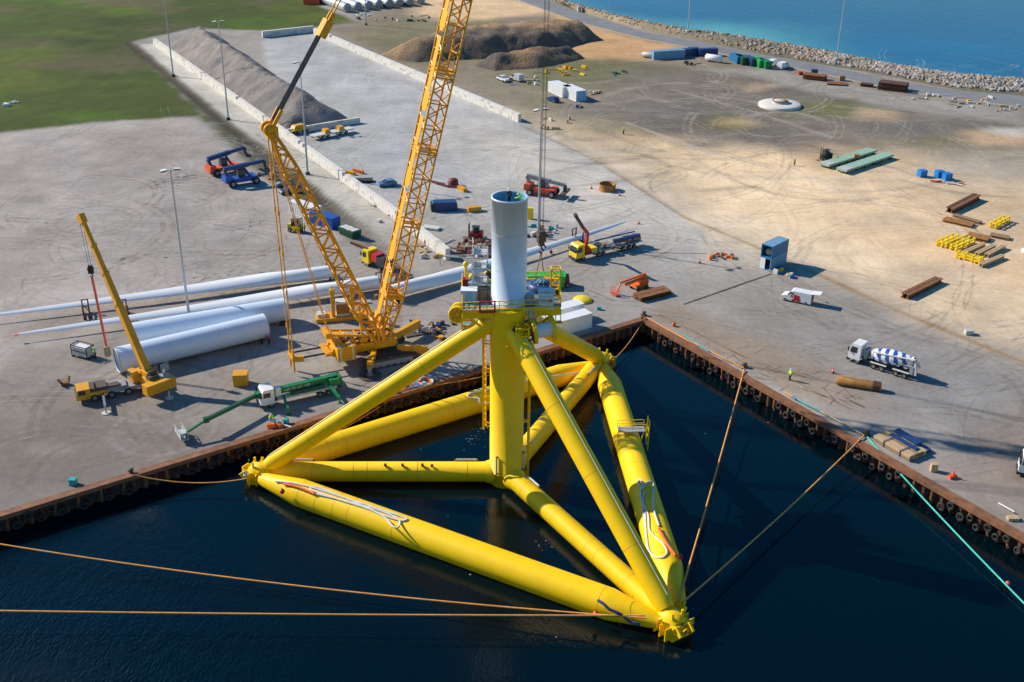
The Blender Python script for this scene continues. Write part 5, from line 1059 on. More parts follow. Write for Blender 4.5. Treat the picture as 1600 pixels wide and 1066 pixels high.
# ------------------------------------------------------------------ telescopic mobile crane (left)
c, a, L = span((116, 632), (262, 604)); c = c+Vector((0, 1.0, 0)); t = thing('mobile_crane', 'orange-yellow telescopic mobile crane lifting the end of a tower section at left', 'crane', c, a); h = L/2
mb = MB(); mb.box((-.6, 0, 1.15), (L-2.6, 2.5, .55)); mb.box((2.0, 0, 1.6), (5.0, 2.3, .3)); mb.build('chassis', M['grey'], t)
for x_ in np.linspace(-h+1.3, h-2.6, 5):
    for s_ in (-1, 1): wheel(t, x_, s_*1.1, .62, .5)
mb = MB(); mb.prism([(h-2.1, .6), (h, .6), (h+.02, 1.3), (h-.25, 2.3), (h-2.1, 2.3)], -1.3, 1.3); cb = mb.build('driver_cab', M['crane_yellow'], t); mb = MB(); mb.add([(h+.03, -1.15, 1.32), (h+.03, 1.15, 1.32), (h-.2, 1.15, 2.15), (h-.2, -1.15, 2.15)], [(0, 1, 2, 3)]); mb.build('windscreen', M['glass'], cb)
mb = MB(); [mb.add([(h-.3, s_*1.312, 1.4), (h-.4, s_*1.312, 2.15), (h-1.4, s_*1.312, 2.15), (h-1.4, s_*1.312, 1.4)], [(0, 1, 2, 3) if s_ < 0 else (3, 2, 1, 0)]) for s_ in (-1, 1)]; mb.build('side_window', M['glass'], cb)
mb = MB(); mb.box((h-3.4, 0, 1.7), (2.4, 2.4, 1.0)); mb.box((h-5.6, .5, 1.7), (1.6, 1.2, .7)); mb.tube((h-2.9, .9, 2.1), (h-2.9, .9, 3.0), .16); mb.build('engine_deck', M['plate'], t); mb = MB(); mb.box((h-3.3, -1.28, 1.35), (2.8, .12, .6)); mb.box((h-3.3, 1.28, 1.35), (2.8, .12, .6)); mb.build('side_skirt', M['crane_yellow'], t)
Mc = Matrix.Rotation(-a, 3, 'Z')
def ML(u, v, z=0): return Mc @ (G(u, v, z)-Vector((c.x, c.y, 0)))
for (u, v) in ((166, 646), (265, 622), (258, 586), (150, 618)):
    P = ML(u, v); st = Vector((P.x*.92, math.copysign(.9, P.y), 1.1)); mb = MB(); mb.bar(st, P+Vector((0, 0, 1.1)), .35, .4); og = mb.build('outrigger', M['steel'], t); mb = MB(); mb.tube(P+Vector((0, 0, 1.2)), P+Vector((0, 0, .12)), .14, n=10); mb.tube(P+Vector((0, 0, .02)), P+Vector((0, 0, .14)), .65, n=14, m=1); mb.build('jack', [M['light_grey'], M['offwhite']], og)
tp = G(166, 566); tz = zat(tp.x, tp.y, 343); tip = Mc @ (Vector((tp.x, tp.y, tz))-Vector((c.x, c.y, 0))); piv = ML(236, 612); piv.z = 3.0; hd = Vector((tip.x-piv.x, tip.y-piv.y, 0)).normalized(); sd_ = Vector((-hd.y, hd.x, 0)); rc = math.atan2(hd.y, hd.x)
sw = MB(); sw.box(piv+hd*.6-Vector((0, 0, .7)), (5.6, 2.2, 1.3), rc); 
for k in (-1, 1): sw.box(piv-hd*.2+sd_*k*.75+Vector((0, 0, .1)), (3.2, .3, 1.6), rc, tx=.6)
sw.build('superstructure', M['crane_yellow'], t); mb = MB(); 
for k in range(3): mb.box(piv-hd*3.0+Vector((0, 0, -1.3+k*.55)), (1.5, 4.9, .52), rc)
mb.build('counterweight', M['crane_yellow'], t)
mb = MB(); mb.box(piv+hd*1.9+sd_*1.6-Vector((0, 0, .2)), (1.9, 1.0, 1.7), rc, tx=.85); ob = mb.build('operator_cab', M['crane_yellow'], t); mb = MB(); mb.box(piv+hd*2.0+sd_*1.6+Vector((0, 0, .1)), (1.75, 1.06, .95), rc, tx=.86); mb.build('cab_glass', M['glass'], ob)
mb = MB(); mb.box(piv-hd*1.6+sd_*.2+Vector((0, 0, .2)), (1.2, 1.6, .8), rc); mb.tube(piv-hd*1.2-sd_*.6+Vector((0, 0, .7)), piv-hd*1.2+sd_*.6+Vector((0, 0, .7)), .45, n=12); mb.build('winch', M['plate'], t)
bd = (tip-piv); BLn = bd.length; bd.normalize()
for i, (s0, s1, w_) in enumerate(((0, .46, 1.0), (.40, .66, .84), (.60, .84, .72), (.78, 1.0, .6))):
    mb = MB(); mb.bar(piv+bd*BLn*s0, piv+bd*BLn*s1, w_, w_*1.15); 
    mb.bar(piv+bd*BLn*(s1-.012), piv+bd*BLn*s1, w_+.16, w_*1.15+.16)
    b_o = mb.build('boom_section', M['crane_yellow'], t)
    upv = sd_.cross(bd).normalized(); upv = upv if upv.z > 0 else -upv
    for k in (-1,): 
        mb = MB(); q0 = piv+bd*BLn*(s0+.06)-upv*0; mb.bar(q0-sd_*(w_/2+.02)*1+upv*0, piv+bd*BLn*(s1-.04)-sd_*(w_/2+.02), .05, w_*.5); 
        if i: mb.build('boom_stripe', M['navy'], b_o)
mb = MB(); mb.bar(tip-bd*.6, tip+bd*.8, .9, 1.3); mb.bar(tip+bd*.3-upv*.3, tip+bd*.3+hd*1.2-Vector((0, 0, .4)), .6, .5); mb.build('boom_head', M['crane_yellow'], t)
mb = MB(); mb.tube(piv+hd*1.8-Vector((0, 0, .3)), piv+bd*BLn*.22-upv*.5, .28, n=10); mb.build('luffing_cylinder', M['steel'], t)
hz_ = zat(tp.x, tp.y, 424); 
for k in (-.2, .2): mb = MB(); mb.tube(tip+hd*.6+Vector((0, 0, -.3))+sd_*k, Mc @ (Vector((tp.x, tp.y, hz_+.6))-Vector((c.x, c.y, 0)))+sd_*k, .03, n=4); mb.build('hoist_rope', M['dark'], t)
h2 = thing('hook_block', 'small black hook block hanging beside the boom of the telescopic crane', 'hook block', (tp.x, tp.y, hz_)); mb = MB(); mb.box((0, 0, .3), (.8, .5, 1.3), tx=.8); mb.tube((0, -.3, .4), (0, .3, .4), .45, n=12); mb.build('sheave_block', M['black'], h2); mb = MB(); mb.path([(0, 0, -.3), (.2, 0, -.8), (0, 0, -1.1), (-.25, 0, -.8)], .1); mb.build('hook', M['black'], h2)
e0 = G(167, 545, 4.0); s3 = thing('lifting_sling', 'pinkish red lifting sling between the small hook block and the tower section end', 'sling', (tp.x, tp.y, hz_-1)); mb = MB()
for k in (-.18, .18): mb.bar((0, k, 0), Vector((e0.x-tp.x, e0.y-tp.y+k, 4.4-hz_+1)), .26, .06)
mb.build('strap', M['strap'], s3); mb = MB(); mb.box((e0.x-tp.x, e0.y-tp.y, 3.6-hz_+1), (.7, .9, 1.7)); mb.build('shackle', M['wood'], s3)
# ------------------------------------------------------------------ green aerial platform truck
c, a, L = span((404, 641), (530, 613)); c = c+Vector((0, .9, 0)); t = thing('aerial_platform_truck', 'truck-mounted green aerial work platform with white cab near the quay edge', 'aerial platform', c, a); h = L/2; chassis(t, -h, h-1.5, (h-1.6, -h+3.6, -h+2.2)); cabover(t, h, 'white', H=2.5)
mb = MB(); mb.box((-.9, 0, 1.25), (L-3.4, 2.4, .25)); mb.build('deck', M['offwhite'], t); mb = MB(); mb.box((-1.5, -.3, 1.6), (4.5, .6, .4)); mb.box((-1.0, .75, 1.65), (5.5, .5, .45)); mb.box((-2.6, -.7, 1.6), (.8, .6, .5), m=1); mb.box((h-2.9, .2, 2.2), (.8, .9, 1.4), m=2); mb.build('deck_equipment', [M['dark_green'], M['red'], M['white']], t)
Mg = Matrix.Rotation(-a, 3, 'Z')
def GL(u, v, z): return Mg @ (G(u, v, z)-Vector((c.x, c.y, 0)))
for (u, v) in ((451, 648), (531, 630), (400, 622), (520, 592)):
    P = GL(u, v, 0); mb = MB(); mb.bar((P.x*.9, math.copysign(.8, P.y), 1.5), P+Vector((0, 0, 1.0)), .35, .4); mb.bar(P+Vector((0, 0, 1.2)), P+Vector((0, 0, .1)), .25); mb.tube(P, P+Vector((0, 0, .1)), .35, n=10); mb.build('outrigger', M['green'], t)
p0 = GL(524, 589, 2.1); p1 = GL(402, 618, 2.2); mb = MB(); mb.bar(p0, p1, .85, .95); mb.box((p0+Vector((0, 0, -.6))), (1.6, 1.8, 1.8)); mb.box((-h+1.0, 0, 1.9), (1.6, 1.6, 1.0)); bo = mb.build('lower_boom', M['green'], t)
p2 = GL(404, 616, 2.2); p3 = GL(322, 656, 2.4); p4 = GL(291, 676, 1.6); mb = MB(); mb.bar(p2, p3, .5, .55); mb.box(p3, (.8, .6, .8)); mb.build('telescopic_boom', M['dark_green'], t); mb = MB(); mb.bar(p3, p4, .28, .32); mb.bar(p4, p4-Vector((0, 0, 1.0)), .4); mb.build('fly_boom', M['green'], t)
db = (p0-p1).normalized(); sd2 = Vector((db.y, -db.x, 0)); sd2 = sd2 if (Matrix.Rotation(a, 3, 'Z') @ sd2).y < 0 else -sd2
an = math.atan2(db.y, db.x); flip = 0
tx = text('EMS   +45 70 107 108', .62, p1.lerp(p0, .42)+sd2.normalized()*.47, (R_(90), 0, an), 'white', t, ext=.004)
bk_ = GL(284, 682, .4); mb = MB(); dd2 = GL(276, 668, .4)-GL(292, 694, .4); an2 = math.atan2(dd2.y, dd2.x)
mb.box(bk_+Vector((0, 0, .2)), (3.2, 1.0, .12), an2)
for s_ in (-.5, .5):
    nv = Vector((-math.sin(an2), math.cos(an2), 0))*s_; dv_ = Vector((math.cos(an2), math.sin(an2), 0))
    for z_ in (.4, .8, 1.3): mb.bar(bk_+nv-dv_*1.6+Vector((0, 0, z_)), bk_+nv+dv_*1.6+Vector((0, 0, z_)), .09)
    for q in (-1.6, -.5, .5, 1.6): mb.bar(bk_+nv+dv_*q, bk_+nv+dv_*q+Vector((0, 0, 1.3)), .1)
    mb.box(bk_+nv+Vector((0, 0, .55)), (3.2, .04, .7), an2)
mb.box(bk_+dv_*-1.0+Vector((0, 0, 1.0)), (1.0, .9, .5), an2); mb.build('work_basket', M['light_grey'], t)
# ------------------------------------------------------------------ turbine blades and tower sections on the ground
def blade(label, root, tipp, bend, zr=1.6, tilt=75, L=None, ext=1.):
    A = G(*root, zr); B = G(*tipp, 1.3); B = A+(B-A)*ext; d = (B-A); L = L or d.length; a = math.atan2(d.y, d.x); t = thing('turbine_blade', label, 'wind turbine blade', (A.x, A.y, 0), a); tilt = 14 if math.cos(a) > 0 else -14; mb = MB(); n = 20; N_ = 46; vs = []; fs = []
    for i in range(N_+1):
        s_ = i/N_; x_ = s_*L; ch = np.interp(s_, [0, .04, .12, .2, .3, .5, .75, .93, .98, 1], [2.5, 2.5, 3.0, 3.5, 3.1, 2.1, 1.25, .7, .45, .12]); thk = np.interp(s_, [0, .04, .12, .22, .4, .7, 1], [1, 1, .72, .42, .26, .2, .16]); tw_ = R_(tilt+math.copysign(1, tilt)*np.interp(s_, [0, .2, .6, 1], [0, 4, 10, 14]))
        yb = bend*s_**2.2; zz = zr+(1.3-zr)*s_
        for k in range(n):
            q = 2*math.pi*k/n; cx_ = math.cos(q)*.5; ty_ = math.sin(q)*.5*thk
            if s_ > .06: f = min(1, (s_-.06)/.1); ty_ *= (1-f*.55*(cx_ < 0)*abs(cx_)*2); cx_ = cx_-.12*f
            vs.append((x_, yb+(cx_*math.cos(tw_)-ty_*math.sin(tw_))*ch, zz+(cx_*math.sin(tw_)+ty_*math.cos(tw_))*ch))
    for i in range(N_):
        for k in range(n): fs.append((i*n+k, i*n+(k+1) % n, (i+1)*n+(k+1) % n, (i+1)*n+k))
    mb.add(vs, fs, 0, True); mb.add([vs[k] for k in range(n)], [tuple(range(n))], 0); mb.build('airfoil', M['blade_white'], t)
    mb = MB(); mb.torus((-.02, 0, zr), 1.15, .12, (1, 0, 0), 24, 6); mb.tube((-.25, 0, zr), (0, 0, zr), 1.0, n=20, m=1); mb.build('root_ring', [M['light_grey'], M['dark']], t)
    return t, a, L
def cradle(p, a, h=1.6, w_=3.2, mk='maroon', label='', hole=1.2):
    t = thing('blade_support', label, 'support frame', p, a); mb = MB()
    for x_ in (-.5, .5):
        for y_ in (-w_/2, w_/2): mb.bar((x_, y_, 0), (x_, y_, h+1.0), .22)
        mb.bar((x_, -w_/2, .15), (x_, w_/2, .15), .25); mb.bar((x_, -w_/2, h-.75), (x_, w_/2, h-.75), .22)
    for y_ in (-w_/2, w_/2): mb.bar((-.5, y_, .2), (.5, y_, h), .12); mb.bar((-.5, y_, h+.9), (.5, y_, h+.9), .15)
    mb.build('frame', M[mk], t); return t
tb1, a1, L1 = blade('white turbine blade farthest back of the three, its tip beyond the left edge', (520, 424), (128, 479), -1.5, L=63); tb2, a2, L2 = blade('white turbine blade ending in a pinkish tip left of the telescopic crane', (590, 441), (62, 522), -1.2, L=63.5); tb3, a3, L3 = blade('white turbine blade passing behind the white tower towards the yellow lorry', (612, 456), (986, 348), 1.2, zr=1.7)
mb = MB(); mb.box((62.9, -1.15, 1.3), (.7, .35, .2)); mb.build('tip_cap', M['strap'], tb2)
for i, (u, v, a, lb) in enumerate([(136, 494, a1, 'brown steel frame under the tip part of the back blade, left of the pink sling'), (196, 494, a2, 'brown steel frame under the second blade, right of the telescopic boom'), (518, 434, a1, 'brown steel frame under the root of the back blade'), (596, 450, a2, 'brown steel frame under the root of the second blade'), (905, 378, a3, 'brown steel frame under the third blade beside the yellow lorry'), (612, 468, a3, 'brown steel frame holding the root of the third blade')]): cradle(G(u, v), a, label=lb, mk='rust_dark')
def tsec(label, le, re, r, z=None):
    z = z or r+.25; A = G(*re, z); B = G(*le, z); c = (A+B)/2; d = A-B; a = math.atan2(d.y, d.x); h = d.length/2; t = thing('tower_section', label, 'tower section', (c.x, c.y, 0), a); mb = MB()
    mb.pipe((-h, 0, z), (h, 0, z), [(0, r), (1, r)], 48, 0, False); mb.pipe((h-.2, 0, z), (-h+.2, 0, z), [(0, r-.06), (1, r-.06)], 48, 0, False); mb.build('tower_shell', M['tower_white'], t)
    for s_ in (-1, 1): mb = MB(); mb.torus((s_*h, 0, z), r-.1, .14, (1, 0, 0), 44, 8); mb.build('flange', M['light_grey'], t)
    mb = MB(); mb.tube((-h+1.4, 0, z), (-h+1.5, 0, z), r-.07, n=32); mb.tube((h-1.5, 0, z), (h-1.4, 0, z), r-.07, n=32); mb.build('end_cover', M['grey'], t)
    mb = MB()
    for q in (.33, .66): mb.torus((-h+2*h*q, 0, z), r+.0, .02, (1, 0, 0), 44, 4)
    mb.build('weld_seam', M['light_grey'], t)
    return t, a, c, h
ts1, at1, ct1, ht1 = tsec('long white tower section lying nearest the quay, lifted at its left end', (183, 563), (414, 509), 2.1); ts2, at2, ct2, ht2 = tsec('long white tower section lying behind the nearer one', (205, 524), (447, 483), 2.05)
for i, (cc, aa_, hh, lb) in enumerate([(ct1, at1, .8, 'timber saddle under the right end of the near tower section'), (ct1, at1, -.45, 'timber saddle under the left part of the near tower section'), (ct2, at2, .9, 'timber saddle under the right end of the rear tower section')]):
    p = cc+Vector((math.cos(aa_), math.sin(aa_), 0))*ht1*hh; t = thing('saddle', lb, 'support', p, aa_); mb = MB(); mb.box((0, 0, .15), (.9, 3.4, .3)); mb.build('base', M['wood_brown'], t); mb = MB()
    for s_ in (-1, 1): mb.box((0, s_*1.35, .55), (.7, .7, .6), tx=.6)
    mb.build('wedge', M['wood'], t)
# ------------------------------------------------------------------ lamp posts
def lamp(u, v, label, H=27.3, base=False, rz=.5):
    t = thing('lamp_post', label, 'lamp post', G(u, v), rz); mb = MB(); mb.tube((0, 0, 0), (0, 0, H), .26, .11, n=12); mb.tube((0, 0, 9), (0, 0, 9.2), .27, n=12); mb.build('pole', M['galv'], t)
    mb = MB(); mb.tube((0, 0, -.1), (0, 0, .6 if not base else 2.4), .55 if not base else .9, n=12); mb.build('footing', M['dark'] if not base else M['concrete'], t)
    mb = MB(); mb.bar((-1.1, 0, H-.1), (1.1, 0, H-.1), .1); hd_ = mb.build('crossarm', M['galv'], t)
    for s_ in (-1, 1):
        mb = MB(); mb.box((s_*1.15, 0, H), (1.0, .8, .22), ry=s_*.15); lh = mb.build('floodlight', M['dark'], hd_); mb = MB(); mb.box((s_*1.15, 0, H+.13), (1.02, .82, .05), ry=s_*.15); mb.build('housing', M['white'], t)
    return t
lamp(296, 498, 'tall grey lamp post in front of the gravel yard, rising behind the tower sections'); lamp(357, 187, 'tall grey lamp post in the middle of the verge beside the gravel heap'); lamp(271, 119, 'tall grey lamp post at the far left end of the lane'); lamp(481, 273, 'tall grey lamp post on the verge behind the crane mast')
lamp(841, 371, 'tall grey lamp post right of the white tower'); lamp(1306, 101, 'tall pale lamp post on the shore at right, against the blue sea', base=True, H=30); lamp(1074, 57, 'tall pale lamp post on the shore at the turquoise water', base=True, H=30); lamp(905, 19, 'far pale lamp post on the shore at the top of the picture', base=True); lamp(572, 39, 'tall grey lamp post in front of the row of silver tanks')
# ------------------------------------------------------------------ block walls and heaps
def blockwall(label, pxs, h, w_, bl=1.7, mk='concrete_white', z1=None):
    P = res([G(*p) for p in pxs], 60); Lt = sum((b-a).length for a, b in zip(P, P[1:])); n = int(Lt/bl); P = res(P, n+1); t = thing('block_wall', label, 'wall', P[0]); o = t.location; mb = MB(o); cap = MB(o)
    for i in range(n):
        a, b = P[i], P[i+1]; d = (b-a); rz = math.atan2(d.y, d.x); c = (a+b)/2; nl = int(round(h/.8))
        for k in range(nl):
            if k == nl-1 and random.random() < .025: continue
            mb.box((c.x+random.uniform(-.03, .03), c.y+random.uniform(-.03, .03), .4+k*.8), (d.length-.03, w_+random.uniform(-.04, .04), .79), rz+random.uniform(-.008, .008), 0 if random.random() < .9 else 1)
    mb.build('stacked_blocks', [M[mk], M['concrete']], t); return t
blockwall('long low white wall of stacked concrete blocks beside the lane, passing behind the crane', [(242, 70), (440, 212), (560, 300), (640, 358), (700, 406)], 2.4, 1.05)
blockwall('long white concrete block wall on the far side of the concrete yard', [(492, 54), (640, 118), (730, 156), (812, 191)], 2.4, 1.1); blockwall('short concrete block wall closing the far end of the concrete yard', [(410, 59), (490, 50)], 2.4, 1.2); blockwall('short low concrete wall at the foot of the grey gravel heap', [(440, 213), (500, 202), (562, 192)], 1.6, .8)
def heap(name, label, px, ridge, hmax, slope, colr, seed, tops=None):
    P = W2(px); xs2 = [p[0] for p in P]; ys2 = [p[1] for p in P]; st = 1.2 if max(xs2)-min(xs2) < 90 else 1.5
    hx, hy = np.meshgrid(np.arange(min(xs2)-2, max(xs2)+2, st), np.arange(min(ys2)-2, max(ys2)+2, st), indexing='ij'); d = sdist(hx, hy, P)+(vnoise(hx, hy, 10, seed)-.5)*2.2
    z = np.minimum(d*slope, hmax*(.85+.3*vnoise(hx, hy, 20, seed+1))); z = z-np.maximum(0, z-hmax*.8)*.5
    gul = (vnoise(hx*1.0, hy*1.0, 3.0, seed+2, 3)-.5)*1.5+(vnoise(hx, hy, 9, seed+3, 3)-.5)*2.4+(np.abs(vnoise(hx+hy, (hx-hy)*.15, 4.5, seed+9, 2)-.5))*1.6; z = np.where(d > 0, z+gul*np.clip(d/4, 0, 1), -.6+np.clip(d, -.5, 0)); z = np.clip(z, -1, None)
    ii = np.arange(hx.size).reshape(hx.shape); F = np.stack([ii[:-1, :-1], ii[1:, :-1], ii[1:, 1:], ii[:-1, 1:]], -1).reshape(-1, 4); keep = (d > -3).ravel()[F].any(1); F = F[keep]
    n1 = vnoise(hx, hy, 16, seed+5, 4); n2 = vnoise(hx, hy, 3, seed+6, 3); kk = np.clip((n1-.42)*4, 0, 1)[..., None]; c = np.array(colr[0])*(1-kk)+np.array(colr[1])*kk; c = c*(.75+.5*n2)[..., None]
    o = npmesh(name, np.stack([hx, hy, z], -1).reshape(-1, 3), F, [HSOIL], c.reshape(-1, 3)); tag(o, label, 'heap'); return o
heap('gravel_heap', 'long grey-brown gravel heap behind the left block wall', [(262, 78), (285, 62), (318, 57), (350, 64), (410, 105), (480, 150), (545, 186), (500, 196), (446, 205), (380, 160), (320, 118)], None, 8.5, .66, [(.29, .255, .23), (.20, .185, .18)], 201)
heap('sand_heap', 'large sand heap behind the right block wall, sandy at its left end', [(588, 90), (650, 98), (760, 93), (850, 84), (938, 63), (925, 50), (840, 52), (740, 58), (655, 72)], None, 7.0, .75, [(.38, .25, .14), (.17, .13, .10)], 221)
heap('soil_heap', 'lower dark soil heap in front of the large sand heap', [(738, 103), (770, 111), (840, 107), (914, 92), (902, 84), (840, 86), (770, 94)], None, 4.5, .6, [(.32, .2, .11), (.13, .11, .10)], 241)
# ------------------------------------------------------------------ silver tanks on the far ground
ends = [(544, 19), (561, 17), (578, 15), (594, 13), (610, 12), (626, 10), (642, 9), (659, 7)]; tk = None; pa = G(500, 2, 1.9); pb = G(544, 19, 1.9); dt = pa-pb; at_ = math.atan2(dt.y, dt.x); Lt = dt.length
mb = MB(); 
names = ['leftmost', 'second', 'third', 'fourth', 'fifth', 'sixth', 'seventh', 'rightmost']
for i, e in enumerate(ends):
    p = G(*e, 0)-Vector((0, 1, 0))
    if tk is None:
        tk = thing('steel_tank', '', 'tank', p, at_, 'silver tanks in a row'); prf = []
        for k in range(int(Lt/2.4)): x0 = k*2.4/Lt; prf += [(x0, 1.75), (x0+.3/Lt, 1.9), (x0+1.9/Lt, 1.9), (x0+2.3/Lt, 1.75)]
        mb = MB(); mb.pipe((0, 0, 1.9), (Lt, 0, 1.9), [(0, 1.5)]+prf[1:]+[(1, 1.6)], 22); mb.build('ribbed_shell', M['silver'], tk); mb = MB(); mb.tube((-.12, 0, 1.9), (0, 0, 1.9), 1.55, n=20); mb.build('end_plate', M['grey'], tk); o = tk
    else: o = dup(tk, p, at_, '')
    tag(o, names[i].capitalize().lower()+' of the eight silver ribbed tanks in the row at the top of the photo' if 0 < i < 7 else names[i]+' of the eight silver ribbed tanks in the row at the top', 'tank', 'silver tanks in a row')
crate(488, 6, 0, (7, 5, 3), 'red_orange', 'orange-red container left of the silver tanks at the top edge', 'cargo_box', 'container')
# ------------------------------------------------------------------ yard goods
def beams(label, fr, bk, n, w_, h, mk, name='steel_beam_stack', cat='steel beams', gap=.12, lay=1, L=None, mk2=None):
    c, a, L0 = span(fr, bk); L = L or L0; t = thing(name, label, cat, c, a)
    for j in range(lay):
        for k in range(n):
            mb = MB(); y = (k-(n-1)/2)*(w_+gap); z = .12+j*(h+.1); q = random.uniform(-.15, .15)
            mb.box((q, y, z+h*.04), (L, w_, h*.12)); mb.box((q, y, z+h*.94), (L, w_, h*.12)); mb.box((q, y, z+h*.5), (L-.02, w_*.25, h*.8)); mb.build('beam', M[mk2 if mk2 and k % 2 else mk], t)
    mb = MB()
    for x_ in (-L*.35, L*.35): mb.box((x_, 0, .06), (.25, n*(w_+gap), .12))
    mb.build('bearer', M['wood_brown'], t); return t
beams('long rusty steel beam pair lying alone at the sand edge', (1413, 467), (1466, 441), 2, .8, .9, 'rust'); beams('rusty brown beam stack, farthest back at the right edge of the sand', (1483, 333), (1526, 311), 2, .9, 1.1, 'rust_dark', mk2='rust')
beams('orange-brown rusty beams lying left of the brown beam stack', (1474, 344), (1520, 354), 3, .9, .4, 'rust_orange'); beams('tan steel beams just right of the orange-brown ones', (1490, 338), (1532, 350), 2, .7, .4, 'wood_brown')
beams('brown plates stacked between the yellow frames', (1514, 370), (1543, 376), 3, 1.0, .5, 'rust_orange', L=4.5); beams('tan timber bundle right of the brown plates', (1547, 368), (1577, 374), 2, 1.0, .35, 'wood_brown')
for i, (a, b, lb) in enumerate([((1505, 399), (1537, 385), 'first pale timber beam right of the yellow frames'), ((1525, 401), (1553, 387), 'second pale timber beam right of the yellow frames'), ((1540, 403), (1568, 388), 'third pale timber beam right of the yellow frames'), ((1531, 418), (1566, 404), 'pale timber beam nearest the viewer beside the yellow frames')]): beams(lb, a, b, 2, .45, .7, 'wood', 'timber_beam', 'timber')
def cradle_y(label, fr, bk, n):
    c, a, L = span(fr, bk); t = thing('yellow_cradle', label, 'steel frame', c, a)
    for k in range(n):
        mb = MB(); y = (k-(n-1)/2)*1.15
        mb.box((0, y, .45), (L, .4, .25)); mb.box((0, y, 1.1), (L, .35, .2))
        for x_ in np.linspace(-L/2+.3, L/2-.3, 4): mb.box((x_, y, .7), (.35, .45, 1.3))
        mb.build('rail', M['bright_yellow'], t)
    mb = MB()
    for x_ in (-L*.3, L*.3): mb.box((x_, 0, .25), (.2, n*1.1, .3))
    mb.build('cross_member', M['bright_yellow'], t); return t
cradle_y('yellow steel frames, left group on the sand at right', (1466, 386), (1492, 374), 2); cradle_y('yellow steel frames, middle group on the sand at right', (1484, 391), (1514, 378), 3); cradle_y('yellow steel frames in front, lying towards the viewer on the sand', (1494, 401), (1534, 412), 2); cradle_y('small pair of yellow steel frames apart to the upper right', (1550, 357), (1572, 345), 2)
# green flat barges
for (fr, bk, lb) in (((1287, 263), (1362, 239), 'pale green flat deck unit with a brown box on it, the farther of two'), ((1314, 271), (1388, 246), 'pale green flat deck unit, the nearer of two on the sand')):
    c, a, L = span(fr, bk); t = thing('flat_deck', lb, 'flat rack', c, a); mb = MB(); mb.box((0, 0, .9), (L, 3.0, .5)); mb.build('deck', M['pale_green'], t); mb = MB(); mb.box((L/2-1.5, 0, 1.17), (3.0, 2.9, .06)); mb.build('ramp', M['light_grey'], t)
    for x_ in np.linspace(-L/2+1, L/2-1, 6):
        for s_ in (-1, 1): wheel(t, x_, s_*1.2, .33, .4)
crate(1338, 246, 1.2, (1.3, 1.1, .8), 'wood_brown', 'small brown box on the farther green deck unit')
t = forklift('dark yellow-black compact machine at the left end of the green deck units', 1290, 250, R_(200), 'dark', 'skid_loader'); t['category'] = 'loader'
# blue tanks with pipes
for i, (u, v, lb) in enumerate([(1440, 276, 'blue box tank, leftmost of the three among the pipes'), (1467, 277, 'blue box tank, middle one of the three among the pipes'), (1479, 281, 'blue box tank, right one of the three among the pipes')]): crate(u, v, 0, (1.9, 1.6, 1.7), 'bright_blue', lb, 'box_tank', 'tank', .3)
t = thing('pipe_bundle', 'loose grey and white pipes lying in front of the blue box tanks', 'pipes', G(1462, 285)); 
for k in range(9):
    mb = MB(); x_ = random.uniform(-5, 6); y_ = -x_*.35+random.uniform(-.7, .7); q = random.uniform(-.9, .3); mb.tube((x_, y_, .3), (x_+2.4*math.cos(q), y_+2.4*math.sin(q), .35), .16, n=8); mb.build('pipe', M[random.choice(['offwhite', 'plate', 'light_grey', 'red'])], t)
# discs and rings
t = thing('foundation_disc', 'round white concrete disc with a raised rusty-rimmed hub on the dark dirt', 'concrete disc', G(1218, 166)); mb = MB(); mb.lathe((0, 0, 0), [(6.4, 0), (6.4, .7), (6.0, .9), (3.0, 1.1), (.01, 1.1)], 40); mb.build('slab', M['concrete_white'], t); mb = MB(); mb.lathe((0, 0, 1.1), [(2.4, 0), (2.3, .7), (.01, .7)], 24); mb.build('hub', M['concrete'], t)
mb = MB(); mb.torus((0, 0, 1.75), 2.3, .2, n=24); mb.build('rim', M['rust_orange'], t)
t = thing('steel_ring', 'rusty open steel ring standing on the concrete behind the yellow lorry', 'steel ring', G(949, 297)); mb = MB(); mb.lathe((0, 0, 0), [(2.2, 0), (1.95, .5), (1.95, 1.3), (2.05, 1.5), (1.8, 1.5), (1.8, 0)], 32); mb.build('shell', M['rust_orange'], t); mb = MB(); mb.torus((0, 0, 1.5), 1.92, .1, n=32); mb.build('rim', M['rust'], t)
t = thing('yellow_cover', 'flat round bright yellow cover lying on the apron right of the platform', 'cover', G(910, 470)); mb = MB(); mb.lathe((0, 0, 0), [(1.75, 0), (1.75, .3), (1.4, .55), (.01, .7)], 28); mb.build('dome', M['bright_yellow'], t); mb = MB(); mb.torus((0, 0, .15), 1.75, .08, n=28); mb.build('rim', M['yellow_seam'], t)
t = thing('steel_pile', 'rusty brown tubular pile lying by the right quay edge', 'pile', (G(1306, 600)+G(1376, 611))/2, math.atan2((G(1376, 611)-G(1306, 600)).y, (G(1376, 611)-G(1306, 600)).x)); L = (G(1376, 611)-G(1306, 600)).length; mb = MB(); mb.pipe((-L/2, 0, .75), (L/2, 0, .75), [(0, .55), (.03, .75), (1, .75)], 20); mb.build('pipe_shell', M['rust_orange'], t); mb = MB(); mb.tube((L/2-1.3, 0, .75), (L/2-.2, 0, .75), .78, n=20); mb.tube((L/2-.02, 0, .75), (L/2+.03, 0, .75), .6, n=18, m=1); mb.build('collar', [M['rust_dark'], M['black']], t)
